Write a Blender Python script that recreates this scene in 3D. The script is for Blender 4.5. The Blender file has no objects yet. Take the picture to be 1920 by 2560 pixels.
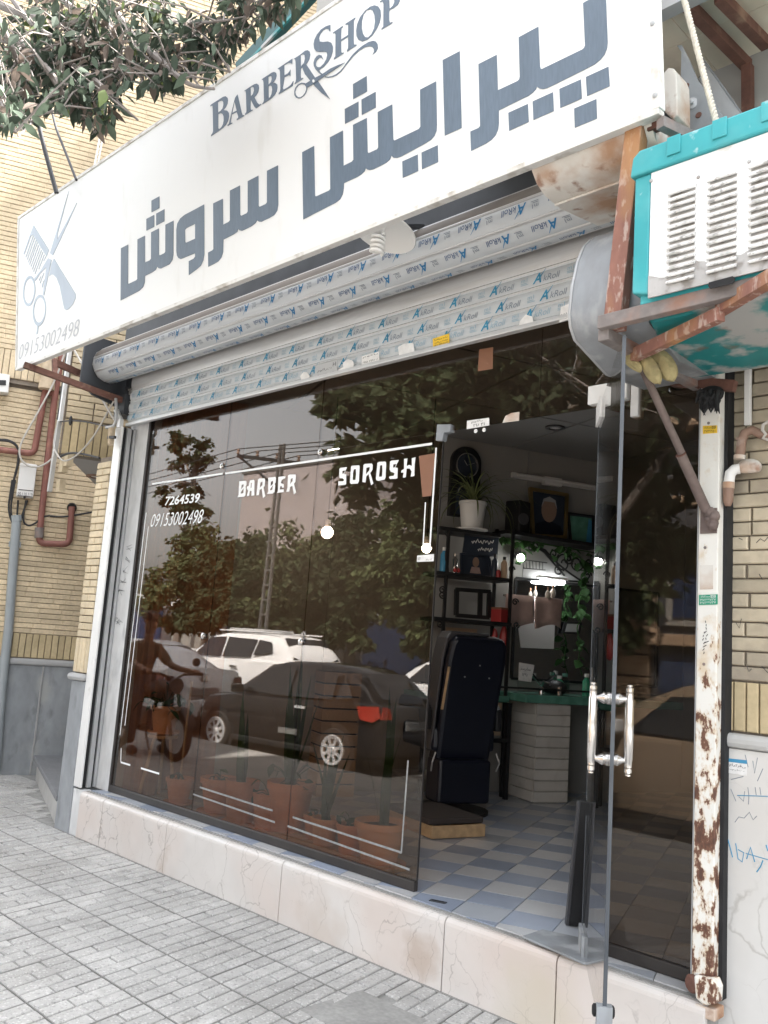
import bpy, bmesh, math, random
from mathutils import Vector, Matrix
random.seed(11)
SC = bpy.context.scene
COL = SC.collection

# ------------------------------------------------------------------ camera
CAM = Vector((0.0, -3.151, 1.373))
YAW, PITCH, ROLL, FPX = -0.784602791, 0.151872625, 0.0700756106, 2212.57853
PW, PH = 1920.0, 2560.0
_f = Vector((math.sin(YAW)*math.cos(PITCH), math.cos(YAW)*math.cos(PITCH), math.sin(PITCH)))
_r = Vector((math.cos(YAW), -math.sin(YAW), 0))
_u = _r.cross(_f)
CR = _r*math.cos(ROLL) + _u*math.sin(ROLL)
CU = -_r*math.sin(ROLL) + _u*math.cos(ROLL)
CF = _f
cd = bpy.data.cameras.new('camera')
cd.sensor_fit = 'VERTICAL'; cd.sensor_height = 36.0; cd.sensor_width = 27.0
cd.lens = FPX*36.0/PH
cd.clip_start = 0.05; cd.clip_end = 600
cam = bpy.data.objects.new('camera', cd); COL.objects.link(cam)
m3 = Matrix((CR, CU, -CF)).transposed()
cam.matrix_world = Matrix.Translation(CAM) @ m3.to_4x4()
SC.camera = cam

# ------------------------------------------------------------------ sky, sun, exposure
SUN_EL, SUN_AZ = 51.0, 27.0     # azimuth of the sun (0 = +y, clockwise): it stands behind the shop, whose front is in open shade
w = bpy.data.worlds.new('World'); SC.world = w; w.use_nodes = True
nt = w.node_tree; nt.nodes.clear()
sky = nt.nodes.new('ShaderNodeTexSky'); sky.sky_type = 'NISHITA'; sky.sun_disc = False
sky.sun_elevation = math.radians(SUN_EL); sky.sun_rotation = math.radians(SUN_AZ)
sky.dust_density = 5.0; sky.air_density = 1.3; sky.ozone_density = 1.0
hs = nt.nodes.new('ShaderNodeHueSaturation'); hs.inputs['Saturation'].default_value = 0.22
bg = nt.nodes.new('ShaderNodeBackground'); bg.inputs['Strength'].default_value = 0.15
wo = nt.nodes.new('ShaderNodeOutputWorld')
nt.links.new(sky.outputs[0], hs.inputs['Color']); nt.links.new(hs.outputs[0], bg.inputs['Color']); nt.links.new(bg.outputs[0], wo.inputs[0])
sl = bpy.data.lights.new('sun', 'SUN'); sl.energy = 5.0; sl.angle = math.radians(1.0); sl.color = (1.0, 0.965, 0.91)
so = bpy.data.objects.new('sun', sl); COL.objects.link(so)
_az, _el = math.radians(SUN_AZ), math.radians(SUN_EL)
sdir = Vector((math.sin(_az)*math.cos(_el), math.cos(_az)*math.cos(_el), math.sin(_el)))
so.rotation_euler = sdir.to_track_quat('Z', 'Y').to_euler()
so.location = (0, -6, 12)
SC.view_settings.view_transform = 'Standard'; SC.view_settings.look = 'None'
SC.view_settings.exposure = 2.75; SC.view_settings.gamma = 1.0; SC.view_settings.use_curve_mapping = False
SC.render.engine = 'CYCLES'
SC.cycles.use_denoising = True
SC.cycles.max_bounces = 10; SC.cycles.transparent_max_bounces = 16; SC.cycles.glossy_bounces = 5; SC.cycles.diffuse_bounces = 4
SC.cycles.sample_clamp_indirect = 8.0

# ------------------------------------------------------------------ photo pixel -> point on a real plane of the place
def ray(px, py): return CR*((px-960)/FPX) + CU*((1280-py)/FPX) + CF
def on_plane(px, py, p0, n):
    d = ray(px, py); p0 = Vector(p0); n = Vector(n)
    return CAM + d*((p0-CAM).dot(n)/d.dot(n))
def on_x(px, py, v): return on_plane(px, py, (v,0,0), (1,0,0))
def on_y(px, py, v=0.0): return on_plane(px, py, (0,v,0), (0,1,0))
def on_z(px, py, v=0.0): return on_plane(px, py, (0,0,v), (0,0,1))
def proj(p):
    d = Vector(p)-CAM; z = d.dot(CF)
    if z < .05: return None
    return 960+FPX*d.dot(CR)/z, 1280-FPX*d.dot(CU)/z

# ------------------------------------------------------------------ mesh helpers
WLOC = {}
def link(o, parent=None, loc=None):
    COL.objects.link(o)
    if parent is not None: o.parent = parent
    return o
def tag(o, label=None, cat=None, group=None, kind=None):
    if label: o['label'] = label
    if cat: o['category'] = cat
    if group: o['group'] = group
    if kind: o['kind'] = kind
    return o
def thing(name, label, cat, loc=(0,0,0), rotz=0.0, group=None):
    o = bpy.data.objects.new(name, None); COL.objects.link(o)
    o.empty_display_size = .1
    o.location = loc; o.rotation_euler = (0,0,rotz)
    WLOC[o.name] = Vector(loc)
    return tag(o, label, cat, group)
def wl(o):
    if o is None: return Vector((0,0,0))
    return WLOC.get(o.name, Vector((0,0,0)))
class MB:
    def __init__(s): s.v=[]; s.f=[]
    def add(s, vs, fs):
        k=len(s.v); s.v += [Vector(p) for p in vs]; s.f += [tuple(i+k for i in q) for q in fs]; return s
    def box(s, a, b, M=None):
        x0,y0,z0 = [min(p,q) for p,q in zip(a,b)]; x1,y1,z1 = [max(p,q) for p,q in zip(a,b)]
        vs=[Vector(p) for p in ((x0,y0,z0),(x1,y0,z0),(x1,y1,z0),(x0,y1,z0),(x0,y0,z1),(x1,y0,z1),(x1,y1,z1),(x0,y1,z1))]
        if M is not None: vs=[M@p for p in vs]
        return s.add(vs, [(0,3,2,1),(4,5,6,7),(0,1,5,4),(1,2,6,5),(2,3,7,6),(3,0,4,7)])
    def prism(s, pts, d):
        n=len(pts); pts=[Vector(p) for p in pts]; d=Vector(d)
        vs=pts+[p+d for p in pts]
        return s.add(vs, [tuple(range(n-1,-1,-1)), tuple(range(n,2*n))]+[(i,(i+1)%n,(i+1)%n+n,i+n) for i in range(n)])
    def bar(s, a, b, wd, ht, up=(0,0,1)):
        a=Vector(a); b=Vector(b); d=(b-a).normalized(); up=Vector(up)
        sx=d.cross(up)
        if sx.length<1e-4: sx=d.cross(Vector((0,1,0)))
        sx.normalize(); u=sx.cross(d).normalized()
        q=[a+sx*(i*wd/2)+u*(j*ht/2) for i,j in ((-1,-1),(1,-1),(1,1),(-1,1))]
        return s.prism(q, b-a)
    def tube(s, pts, r, n=8, cap=True):
        pts=[Vector(p) for p in pts]; N=len(pts); rs=r if isinstance(r,(list,tuple)) else [r]*N
        d0=(pts[1]-pts[0]).normalized(); up=Vector((0,0,1)) if abs(d0.z)<.9 else Vector((1,0,0))
        sx=d0.cross(up).normalized(); k=len(s.v)
        for i,p in enumerate(pts):
            if i==0: d=pts[1]-pts[0]
            elif i==N-1: d=pts[-1]-pts[-2]
            else: d=(pts[i+1]-p).normalized()+(p-pts[i-1]).normalized()
            d.normalize(); sx=(sx-d*sx.dot(d))
            if sx.length<1e-5: sx=d.orthogonal()
            sx.normalize(); u=d.cross(sx)
            for j in range(n):
                t=2*math.pi*j/n; s.v.append(p+sx*(rs[i]*math.cos(t))+u*(rs[i]*math.sin(t)))
        for i in range(N-1):
            for j in range(n): s.f.append((k+i*n+j, k+i*n+(j+1)%n, k+(i+1)*n+(j+1)%n, k+(i+1)*n+j))
        if cap: s.f.append(tuple(k+j for j in range(n-1,-1,-1))); s.f.append(tuple(k+(N-1)*n+j for j in range(n)))
        return s
    def lathe(s, prof, o=(0,0,0), ax=(0,0,1), n=20):
        o=Vector(o); ax=Vector(ax).normalized(); sx=ax.orthogonal().normalized(); sy=ax.cross(sx); k=len(s.v)
        for r,h in prof:
            for j in range(n):
                t=2*math.pi*j/n; s.v.append(o+ax*h+sx*(r*math.cos(t))+sy*(r*math.sin(t)))
        for i in range(len(prof)-1):
            for j in range(n): s.f.append((k+i*n+j,k+i*n+(j+1)%n,k+(i+1)*n+(j+1)%n,k+(i+1)*n+j))
        s.f.append(tuple(k+j for j in range(n-1,-1,-1))); s.f.append(tuple(k+(len(prof)-1)*n+j for j in range(n)))
        return s
    def sphere(s, c, r, n=12, m=8, sc=(1,1,1)):
        c=Vector(c); pr=[]
        k=len(s.v)
        for i in range(m+1):
            a=math.pi*i/m
            for j in range(n):
                t=2*math.pi*j/n
                s.v.append(c+Vector((r*sc[0]*math.sin(a)*math.cos(t), r*sc[1]*math.sin(a)*math.sin(t), r*sc[2]*math.cos(a))))
        for i in range(m):
            for j in range(n): s.f.append((k+i*n+j,k+(i+1)*n+j,k+(i+1)*n+(j+1)%n,k+i*n+(j+1)%n))
        return s
    def xf(s, M): s.v=[M@p for p in s.v]; return s
    def mesh(s, name, off=Vector((0,0,0)), smooth=False):
        me=bpy.data.meshes.new(name); me.from_pydata([p-off for p in s.v], [], s.f); me.update()
        if smooth:
            for p in me.polygons: p.use_smooth=True
        return me
    def build(s, name, mat, parent=None, smooth=False, bevel=0, label=None, fix=True):
        me=s.mesh(name, wl(parent), smooth)
        if fix:
            bm=bmesh.new(); bm.from_mesh(me); bmesh.ops.recalc_face_normals(bm, faces=bm.faces); bm.to_mesh(me); bm.free()
        if mat: me.materials.append(mat)
        o=bpy.data.objects.new(name, me); link(o, parent); WLOC[o.name]=wl(parent)
        if smooth: autosmooth(me)
        if bevel:
            md=o.modifiers.new('bevel','BEVEL'); md.width=bevel; md.segments=2; md.limit_method='ANGLE'; md.angle_limit=math.radians(40)
        if label: o['label']=label
        return o
def autosmooth(me, ang=40):
    bm=bmesh.new(); bm.from_mesh(me)
    for e in bm.edges:
        if len(e.link_faces)==2 and e.calc_face_angle(0)>math.radians(ang): e.smooth=False
    bm.to_mesh(me); bm.free()
def inst(src, parent, M, name=None):
    o=src.copy(); COL.objects.link(o); o.parent=parent; o.matrix_local=M
    return o
def copy_tree(o, parent=None):
    c=o.copy(); COL.objects.link(c); c.parent=parent
    WLOC[c.name]=wl(o)
    for ch in o.children: copy_tree(ch, c)
    return c
def curve_mesh(loops, name, depth=0.0):
    """flat shape from closed 2-D loops (inner loops cut holes)"""
    cu=bpy.data.curves.new(name,'CURVE'); cu.dimensions='2D'; cu.fill_mode='BOTH' if depth else 'FRONT'; cu.extrude=depth/2
    for lp in loops:
        sp=cu.splines.new('POLY'); sp.points.add(len(lp)-1); sp.use_cyclic_u=True
        for i,p in enumerate(lp): sp.points[i].co=(p[0],p[1],0,1)
    o=bpy.data.objects.new(name,cu); COL.objects.link(o)
    me=bpy.data.meshes.new_from_object(o); bpy.data.objects.remove(o); bpy.data.curves.remove(cu)
    return me
def text_mesh(txt, size=1.0, shear=0.0, bold=0.0, align='LEFT'):
    cu=bpy.data.curves.new('lettering','FONT'); cu.body=txt; cu.size=size; cu.shear=shear; cu.offset=bold; cu.align_x=align
    cu.resolution_u=3
    o=bpy.data.objects.new('lettering',cu); COL.objects.link(o)
    me=bpy.data.meshes.new_from_object(o); bpy.data.objects.remove(o); bpy.data.curves.remove(cu)
    return me
def put_mesh(me, name, mat, parent, M):
    me.transform(Matrix.Translation(-wl(parent)) @ M); me.name=name; me.materials.clear(); me.materials.append(mat)
    o=bpy.data.objects.new(name, me); link(o,parent); WLOC[o.name]=wl(parent); return o
def frame(o, u, v):
    u=Vector(u).normalized(); v=Vector(v); n=u.cross(v).normalized(); v=n.cross(u)
    M=Matrix((u,v,n)).transposed().to_4x4(); M.translation=Vector(o); return M
def text_fit(txt, name, mat, parent, o, u, v, width, height, shear=0.0, bold=0.0):
    """text whose ink spans width along u and height along v from corner o"""
    me=text_mesh(txt,1.0,shear,bold)
    xs=[p.co.x for p in me.vertices]; ys=[p.co.y for p in me.vertices]
    if not xs: return None
    S=Matrix.Diagonal((width/(max(xs)-min(xs)), height/(max(ys)-min(ys)),1,1)) @ Matrix.Translation((-min(xs),-min(ys),0))
    return put_mesh(me,name,mat,parent,frame(o,u,v)@S)
def join_meshes(mes, name):
    bm=bmesh.new()
    for me in mes: bm.from_mesh(me)
    out=bpy.data.meshes.new(name); bm.to_mesh(out); bm.free()
    for me in mes: bpy.data.meshes.remove(me)
    return out

# ------------------------------------------------------------------ materials
def M(name, col, rough=.6, metal=0.0, rnd=0.0, noise=None, bump=None, dirt=None, dirt2=None, emis=None, spec=.5, stretch=(1,1,1), alpha=None, rrough=None):
    m=bpy.data.materials.new(name); m.use_nodes=True; t=m.node_tree; N=t.nodes; L=t.links
    b=N['Principled BSDF']; b.inputs['Roughness'].default_value=rough; b.inputs['Metallic'].default_value=metal
    b.inputs['Specular IOR Level'].default_value=spec
    geo=N.new('ShaderNodeNewGeometry'); mp=N.new('ShaderNodeMapping'); mp.inputs['Scale'].default_value=stretch
    L.new(geo.outputs['Position'], mp.inputs['Vector'])
    rgb=N.new('ShaderNodeRGB'); rgb.outputs[0].default_value=(*col,1); c=rgb.outputs[0]
    def nz(scale, detail=4):
        n=N.new('ShaderNodeTexNoise'); n.inputs['Scale'].default_value=scale; n.inputs['Detail'].default_value=detail
        L.new(mp.outputs[0], n.inputs['Vector']); return n
    def mul(c, fac):
        x=N.new('ShaderNodeMix'); x.data_type='RGBA'; x.blend_type='MULTIPLY'; x.inputs[0].default_value=1
        L.new(c,x.inputs[6]); L.new(fac,x.inputs[7]); return x.outputs[2]
    def rng(v,a,b_,lo=0.0,hi=1.0):
        r=N.new('ShaderNodeMapRange'); r.inputs[1].default_value=lo; r.inputs[2].default_value=hi; r.inputs[3].default_value=a; r.inputs[4].default_value=b_
        L.new(v,r.inputs[0]); return r.outputs[0]
    if rnd:
        oi=N.new('ShaderNodeObjectInfo'); c=mul(c, rng(oi.outputs['Random'],1-rnd,1+rnd))
    if noise:
        for s_,a_ in (noise if isinstance(noise[0],tuple) else (noise,)):
            c=mul(c, rng(nz(s_).outputs[0],1-a_,1+a_,.25,.75))
    for d in (dirt,dirt2):
        if d:
            dc,s_,lo,hi=d[:4]; n=nz(s_,6)
            x=N.new('ShaderNodeMix'); x.data_type='RGBA'; x.inputs[7].default_value=(*dc,1)
            L.new(c,x.inputs[6]); L.new(rng(n.outputs[0],0,d[4] if len(d)>4 else 1,lo,hi),x.inputs[0]); c=x.outputs[2]
    L.new(c,b.inputs['Base Color'])
    if rrough: L.new(rng(nz(rrough[0]).outputs[0],rrough[1],rrough[2],.3,.7),b.inputs['Roughness'])
    if bump:
        n=nz(bump[0],6); bp=N.new('ShaderNodeBump'); bp.inputs['Strength'].default_value=bump[1]; bp.inputs['Distance'].default_value=bump[2] if len(bump)>2 else .01
        L.new(n.outputs[0],bp.inputs['Height']); L.new(bp.outputs[0],b.inputs['Normal'])
    if emis:
        b.inputs['Emission Color'].default_value=(*emis[0],1); b.inputs['Emission Strength'].default_value=emis[1]
    return m
def M_glass(name, tint, f0=.05, rough=0.0):
    m=bpy.data.materials.new(name); m.use_nodes=True; t=m.node_tree; N=t.nodes; L=t.links; N.clear()
    out=N.new('ShaderNodeOutputMaterial'); mx=N.new('ShaderNodeMixShader'); tr=N.new('ShaderNodeBsdfTransparent'); gl=N.new('ShaderNodeBsdfGlossy')
    tr.inputs[0].default_value=(*tint,1); gl.inputs['Roughness'].default_value=rough; gl.inputs[0].default_value=(1,1,1,1)
    lw=N.new('ShaderNodeLayerWeight'); lw.inputs[0].default_value=.5
    p=N.new('ShaderNodeMath'); p.operation='POWER'; p.inputs[1].default_value=5; L.new(lw.outputs['Facing'],p.inputs[0])
    a=N.new('ShaderNodeMath'); a.operation='MULTIPLY_ADD'; a.inputs[1].default_value=1-f0; a.inputs[2].default_value=f0; L.new(p.outputs[0],a.inputs[0])
    L.new(a.outputs[0],mx.inputs[0]); L.new(tr.outputs[0],mx.inputs[1]); L.new(gl.outputs[0],mx.inputs[2]); L.new(mx.outputs[0],out.inputs[0])
    return m
# voronoi chips for terrazzo pavers
def M_terrazzo(name):
    m=M(name,(.43,.42,.403),.85,rnd=.09,noise=((2.2,.16),(9,.12)),dirt=((.31,.30,.28),1.7,.50,.68,.6),dirt2=((.24,.23,.215),5,.60,.72,.55),bump=(160,.35,.004))
    t=m.node_tree; N=t.nodes; L=t.links; b=N['Principled BSDF']; src=b.inputs['Base Color'].links[0].from_socket
    geo=N.new('ShaderNodeNewGeometry'); prev=src
    for sc,thr,colr in ((85,.26,(.78,.77,.75)),(70,.20,(.13,.125,.12)),(150,.24,(.10,.10,.10))):
        v=N.new('ShaderNodeTexVoronoi'); v.inputs['Scale'].default_value=sc; L.new(geo.outputs['Position'],v.inputs['Vector'])
        sp=N.new('ShaderNodeSeparateColor'); L.new(v.outputs['Color'],sp.inputs[0])
        lt=N.new('ShaderNodeMath'); lt.operation='LESS_THAN'; lt.inputs[1].default_value=thr; L.new(sp.outputs[0],lt.inputs[0])
        d=N.new('ShaderNodeMath'); d.operation='LESS_THAN'; d.inputs[1].default_value=.42/1.0; L.new(v.outputs['Distance'],d.inputs[0])
        mu=N.new('ShaderNodeMath'); mu.operation='MULTIPLY'; L.new(lt.outputs[0],mu.inputs[0]); L.new(d.outputs[0],mu.inputs[1])
        m2=N.new('ShaderNodeMath'); m2.operation='MULTIPLY'; m2.inputs[1].default_value=.33; L.new(mu.outputs[0],m2.inputs[0])
        x=N.new('ShaderNodeMix'); x.data_type='RGBA'; x.inputs[7].default_value=(*colr,1); L.new(prev,x.inputs[6]); L.new(m2.outputs[0],x.inputs[0]); prev=x.outputs[2]
    L.new(prev,b.inputs['Base Color']); return m
def M_marble(name, base, vein, warm, sc=3.0, stain=None):
    m=M(name,base,.35,rnd=.05,noise=((1.6,.07),(7,.05)))
    t=m.node_tree; N=t.nodes; L=t.links; b=N['Principled BSDF']; prev=b.inputs['Base Color'].links[0].from_socket
    geo=N.new('ShaderNodeNewGeometry')
    n=N.new('ShaderNodeTexNoise'); n.inputs['Scale'].default_value=1.3; n.inputs['Detail'].default_value=3; L.new(geo.outputs['Position'],n.inputs['Vector'])
    r=N.new('ShaderNodeMapRange'); r.inputs[1].default_value=.42; r.inputs[2].default_value=.66; r.inputs[4].default_value=.8; L.new(n.outputs[0],r.inputs[0])
    x=N.new('ShaderNodeMix'); x.data_type='RGBA'; x.inputs[7].default_value=(*warm,1); L.new(prev,x.inputs[6]); L.new(r.outputs[0],x.inputs[0]); prev=x.outputs[2]
    for scl,wd,am,off in ((sc,.012,.5,0),(sc*2.3,.014,.3,7.3),(sc*.8,.012,.65,3.1)):
        nn=N.new('ShaderNodeTexNoise'); nn.inputs['Scale'].default_value=2.5+off*.3; nn.inputs['Detail'].default_value=5; L.new(geo.outputs['Position'],nn.inputs['Vector'])
        ad=N.new('ShaderNodeVectorMath'); ad.operation='MULTIPLY_ADD'; ad.inputs[1].default_value=(.5,.5,.5); L.new(nn.outputs['Color'],ad.inputs[0]); L.new(geo.outputs['Position'],ad.inputs[2])
        mp=N.new('ShaderNodeMapping'); mp.inputs['Location'].default_value=(off,off*2,0); mp.inputs['Scale'].default_value=(1.6,1,.8); L.new(ad.outputs[0],mp.inputs['Vector'])
        v=N.new('ShaderNodeTexVoronoi'); v.feature='DISTANCE_TO_EDGE'; v.inputs['Scale'].default_value=scl; L.new(mp.outputs[0],v.inputs['Vector'])
        q=N.new('ShaderNodeMapRange'); q.inputs[1].default_value=0; q.inputs[2].default_value=wd; q.inputs[3].default_value=am; q.inputs[4].default_value=0; L.new(v.outputs['Distance'],q.inputs[0])
        k=N.new('ShaderNodeTexNoise'); k.inputs['Scale'].default_value=2.1; L.new(mp.outputs[0],k.inputs['Vector'])
        kr=N.new('ShaderNodeMapRange'); kr.inputs[1].default_value=.46; kr.inputs[2].default_value=.62; L.new(k.outputs[0],kr.inputs[0])
        mu=N.new('ShaderNodeMath'); mu.operation='MULTIPLY'; L.new(q.outputs[0],mu.inputs[0]); L.new(kr.outputs[0],mu.inputs[1])
        x=N.new('ShaderNodeMix'); x.data_type='RGBA'; x.inputs[7].default_value=(*vein,1); L.new(prev,x.inputs[6]); L.new(mu.outputs[0],x.inputs[0]); prev=x.outputs[2]
    for (c_,r_,col_,am) in (stain or ()):
        dn=N.new('ShaderNodeVectorMath'); dn.operation='DISTANCE'; dn.inputs[1].default_value=c_
        wn=N.new('ShaderNodeTexNoise'); wn.inputs['Scale'].default_value=9; wn.inputs['Detail'].default_value=6; L.new(geo.outputs['Position'],wn.inputs['Vector'])
        L.new(geo.outputs['Position'],dn.inputs[0]); ad=N.new('ShaderNodeMath'); ad.operation='MULTIPLY_ADD'; ad.inputs[1].default_value=.28; L.new(wn.outputs[0],ad.inputs[0]); L.new(dn.outputs['Value'],ad.inputs[2])
        q=N.new('ShaderNodeMapRange'); q.inputs[1].default_value=.14+r_*.3; q.inputs[2].default_value=.14+r_; q.inputs[3].default_value=am; q.inputs[4].default_value=0; L.new(ad.outputs[0],q.inputs[0])
        x=N.new('ShaderNodeMix'); x.data_type='RGBA'; x.inputs[7].default_value=(*col_,1); L.new(prev,x.inputs[6]); L.new(q.outputs[0],x.inputs[0]); prev=x.outputs[2]
    L.new(prev,b.inputs['Base Color']); return m
def M_rustpost(name):
    """white paint that flakes to rust, worst along the lower half of the post"""
    m=M(name,(.74,.72,.67),.55,noise=((6,.06),),dirt=((.55,.40,.22),14,.56,.72,.6),bump=(60,.15,.004))
    t=m.node_tree; N=t.nodes; L=t.links; b=N['Principled BSDF']; prev=b.inputs['Base Color'].links[0].from_socket
    geo=N.new('ShaderNodeNewGeometry'); mp=N.new('ShaderNodeMapping'); mp.inputs['Scale'].default_value=(1,1,.5); L.new(geo.outputs['Position'],mp.inputs['Vector'])
    n=N.new('ShaderNodeTexNoise'); n.inputs['Scale'].default_value=26; n.inputs['Detail'].default_value=6; n.inputs['Roughness'].default_value=.62; L.new(mp.outputs[0],n.inputs['Vector'])
    sx=N.new('ShaderNodeSeparateXYZ'); L.new(geo.outputs['Position'],sx.inputs[0])
    zr=N.new('ShaderNodeMapRange'); zr.inputs[1].default_value=1.75; zr.inputs[2].default_value=1.15; zr.inputs[3].default_value=-.16; zr.inputs[4].default_value=.055; L.new(sx.outputs[2],zr.inputs[0])
    ad=N.new('ShaderNodeMath'); L.new(n.outputs[0],ad.inputs[0]); L.new(zr.outputs[0],ad.inputs[1])
    for lo,hi,cc,am in ((.51,.585,(.50,.31,.13),.65),(.568,.592,(.15,.068,.042),1),(.62,.68,(.075,.035,.025),.8)):
        r=N.new('ShaderNodeMapRange'); r.inputs[1].default_value=lo; r.inputs[2].default_value=hi; r.inputs[4].default_value=am; L.new(ad.outputs[0],r.inputs[0])
        x=N.new('ShaderNodeMix'); x.data_type='RGBA'; x.inputs[7].default_value=(*cc,1); L.new(prev,x.inputs[6]); L.new(r.outputs[0],x.inputs[0]); prev=x.outputs[2]
    L.new(prev,b.inputs['Base Color']); return m

mt = {}
def mm(k, *a, **kw): mt[k]=M(k,*a,**kw); return mt[k]
mm('sign_white',(.80,.80,.79),.35,noise=((.9,.03),),stretch=(1,1,.25),dirt=((.62,.60,.55),9,.60,.85,.5))
mm('sign_edge',(.72,.71,.68),.45,dirt=((.35,.30,.24),12,.52,.7,.8))
mm('slate_vinyl',(.122,.16,.208),.5,noise=((3,.08),(30,.10)),stretch=(4,4,.3))
mm('pale_vinyl',(.44,.50,.58),.5,noise=((3,.05),),stretch=(4,4,.3))
mm('grey_vinyl',(.50,.51,.54),.5)
mm('brick_left',(.60,.49,.335),.85,rnd=.12,noise=((5,.12),(40,.10),(.9,.14)),bump=(90,.25,.004),dirt=((.40,.32,.22),7,.54,.78,.55))
mm('brick_pier',(.60,.50,.345),.85,rnd=.10,noise=((5,.10),(40,.08)),bump=(90,.25,.004),dirt=((.33,.25,.16),7,.55,.8,.5))
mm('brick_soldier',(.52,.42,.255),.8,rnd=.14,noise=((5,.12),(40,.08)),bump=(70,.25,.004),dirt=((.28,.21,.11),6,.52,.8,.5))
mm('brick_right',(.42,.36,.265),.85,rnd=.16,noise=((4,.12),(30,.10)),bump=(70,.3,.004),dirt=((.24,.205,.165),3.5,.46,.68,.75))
mm('mortar_dark',(.225,.19,.155),.95,noise=((9,.2),),bump=(60,.4))
mm('stone_grey',(.27,.285,.30),.75,rnd=.06,noise=((3,.16),(14,.14)),bump=(25,.3,.006),dirt=((.42,.42,.40),5,.56,.74,.6),dirt2=((.14,.145,.15),9,.58,.7,.5),stretch=(1,1,.5))
mm('stone_coping',(.40,.40,.40),.6,noise=((4,.12),))
mm('stone_pale',(.44,.435,.42),.6,noise=((3,.10),(12,.08)),dirt=((.30,.29,.27),4,.54,.75,.6),bump=(30,.15,.004))
mt['marble']=M_marble('marble',(.60,.575,.55),(.20,.17,.155),(.57,.48,.43),3.0,[((-2.60,-.15,.08),.13,(.36,.26,.19),.5),((-4.62,-.15,.05),.10,(.40,.31,.24),.4),((-3.2,-.15,.02),.2,(.48,.40,.34),.5),((-2.0,-.15,.05),.25,(.52,.47,.36),.5)])
mt['marble_right']=M_marble('marble_right',(.58,.57,.55),(.36,.34,.31),(.55,.52,.48),1.4)
mt['terrazzo']=M_terrazzo('terrazzo')
mm('grout',(.29,.285,.27),.95,noise=((6,.2),(50,.15)),bump=(80,.4,.004))
mm('road_asphalt',(.075,.074,.072),.9,noise=((3,.2),(60,.2)),bump=(120,.4,.004))
mm('kerb_stone',(.34,.33,.31),.85,noise=((4,.15),))
mm('shutter_alu',(.55,.555,.56),.38,metal=.35,noise=((2,.06),(25,.05)),stretch=(.3,6,6),dirt=((.40,.38,.35),3,.54,.78,.6))
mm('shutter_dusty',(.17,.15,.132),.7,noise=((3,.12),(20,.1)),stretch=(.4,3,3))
mm('film_print',(.50,.525,.54),.4,noise=((5,.05),),stretch=(.5,3,3),dirt=((.46,.45,.43),5,.56,.8,.5))
mm('ink_blue',(.02,.17,.36),.5); mm('ink_teal',(.03,.22,.36),.5,noise=((14,.25),)); mm('ink_grey',(.19,.22,.26),.5); mm('ink_pale',(.26,.38,.46),.5); mm('ink_navy',(.045,.09,.20),.5)
mm('ink_black',(.025,.025,.027),.6)
mm('steel_dark',(.055,.06,.068),.55,metal=.3,noise=((6,.2),))
mm('rust_brown',(.135,.062,.045),.8,noise=((8,.25),(40,.2)),bump=(60,.3,.004),dirt=((.30,.20,.14),10,.58,.72,.7))
mm('rust_post',(.25,.115,.085),.75,noise=((7,.2),(40,.15)),stretch=(1,1,.4),bump=(60,.3,.004),dirt=((.46,.36,.31),38,.54,.62,.8),dirt2=((.42,.22,.08),6,.52,.68,.7))
mm('rust_grey',(.20,.175,.165),.75,noise=((8,.25),(40,.15)),bump=(60,.25,.004),dirt=((.26,.13,.085),8,.52,.68,.8))
mm('bike_dark',(.05,.05,.052),.35,metal=.5); mm('brace_brown',(.135,.10,.09),.75,noise=((8,.2),(40,.15)),bump=(60,.25,.004),dirt=((.22,.17,.15),9,.5,.7,.6))
mm('galvanised',(.27,.285,.30),.5,metal=.1,noise=((5,.14),(18,.10)),dirt=((.17,.165,.16),6,.48,.70,.75),dirt2=((.46,.465,.47),9,.56,.70,.7),stretch=(1,1,.45))
mm('rusty_white',(.64,.61,.56),.6,noise=((4,.1),),bump=(40,.2,.004),dirt=((.38,.20,.10),4.5,.47,.66,.9),dirt2=((.24,.11,.06),16,.58,.70,.8))
mm('cooler_white',(.80,.80,.79),.5,noise=((6,.05),),dirt=((.50,.48,.44),16,.62,.74,.7))
mm('louvre_white',(.66,.655,.64),.6,noise=((9,.12),),dirt=((.33,.32,.30),26,.50,.66,.85),dirt2=((.22,.21,.20),60,.56,.68,.8)); mm('cooler_teal',(.035,.33,.36),.5,noise=((6,.10),(1.5,.12)),dirt=((.16,.44,.45),4,.50,.72,.6),dirt2=((.50,.62,.62),18,.64,.74,.8))
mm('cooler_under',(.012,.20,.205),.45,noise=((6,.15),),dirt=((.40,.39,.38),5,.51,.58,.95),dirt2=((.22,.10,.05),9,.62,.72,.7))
mm('bare_metal',(.42,.41,.40),.55,metal=.3,noise=((14,.2),),dirt=((.2,.18,.16),22,.52,.66,.8))
mm('beam_teal',(.015,.075,.075),.5); mm('foam_yellow',(.36,.30,.15),.95,noise=((22,.25),),bump=(60,.6,.01),dirt=((.22,.18,.11),18,.55,.74,.7))
mm('plywood',(.72,.64,.52),.8,noise=((5,.1),),stretch=(1,1,1),dirt=((.28,.24,.19),3.2,.56,.70,.8),dirt2=((.40,.30,.2),1.5,.55,.75,.6))
mm('rope',(.58,.54,.46),.9,noise=((60,.2),))
mm('rail_white',(.74,.74,.73),.4,metal=.2,noise=((4,.06),),dirt=((.45,.44,.42),12,.60,.75,.6))
mm('rail_grey',(.42,.425,.43),.5,metal=.4,noise=((5,.1),))
mm('gap_black',(.012,.012,.013),.8)
mm('concrete_jamb',(.60,.605,.605),.8,noise=((3,.14),(18,.12)),bump=(30,.35,.008),dirt=((.22,.225,.23),6,.56,.72,.7),dirt2=((.58,.58,.57),4,.58,.72,.6),stretch=(1,1,.4))
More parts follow.
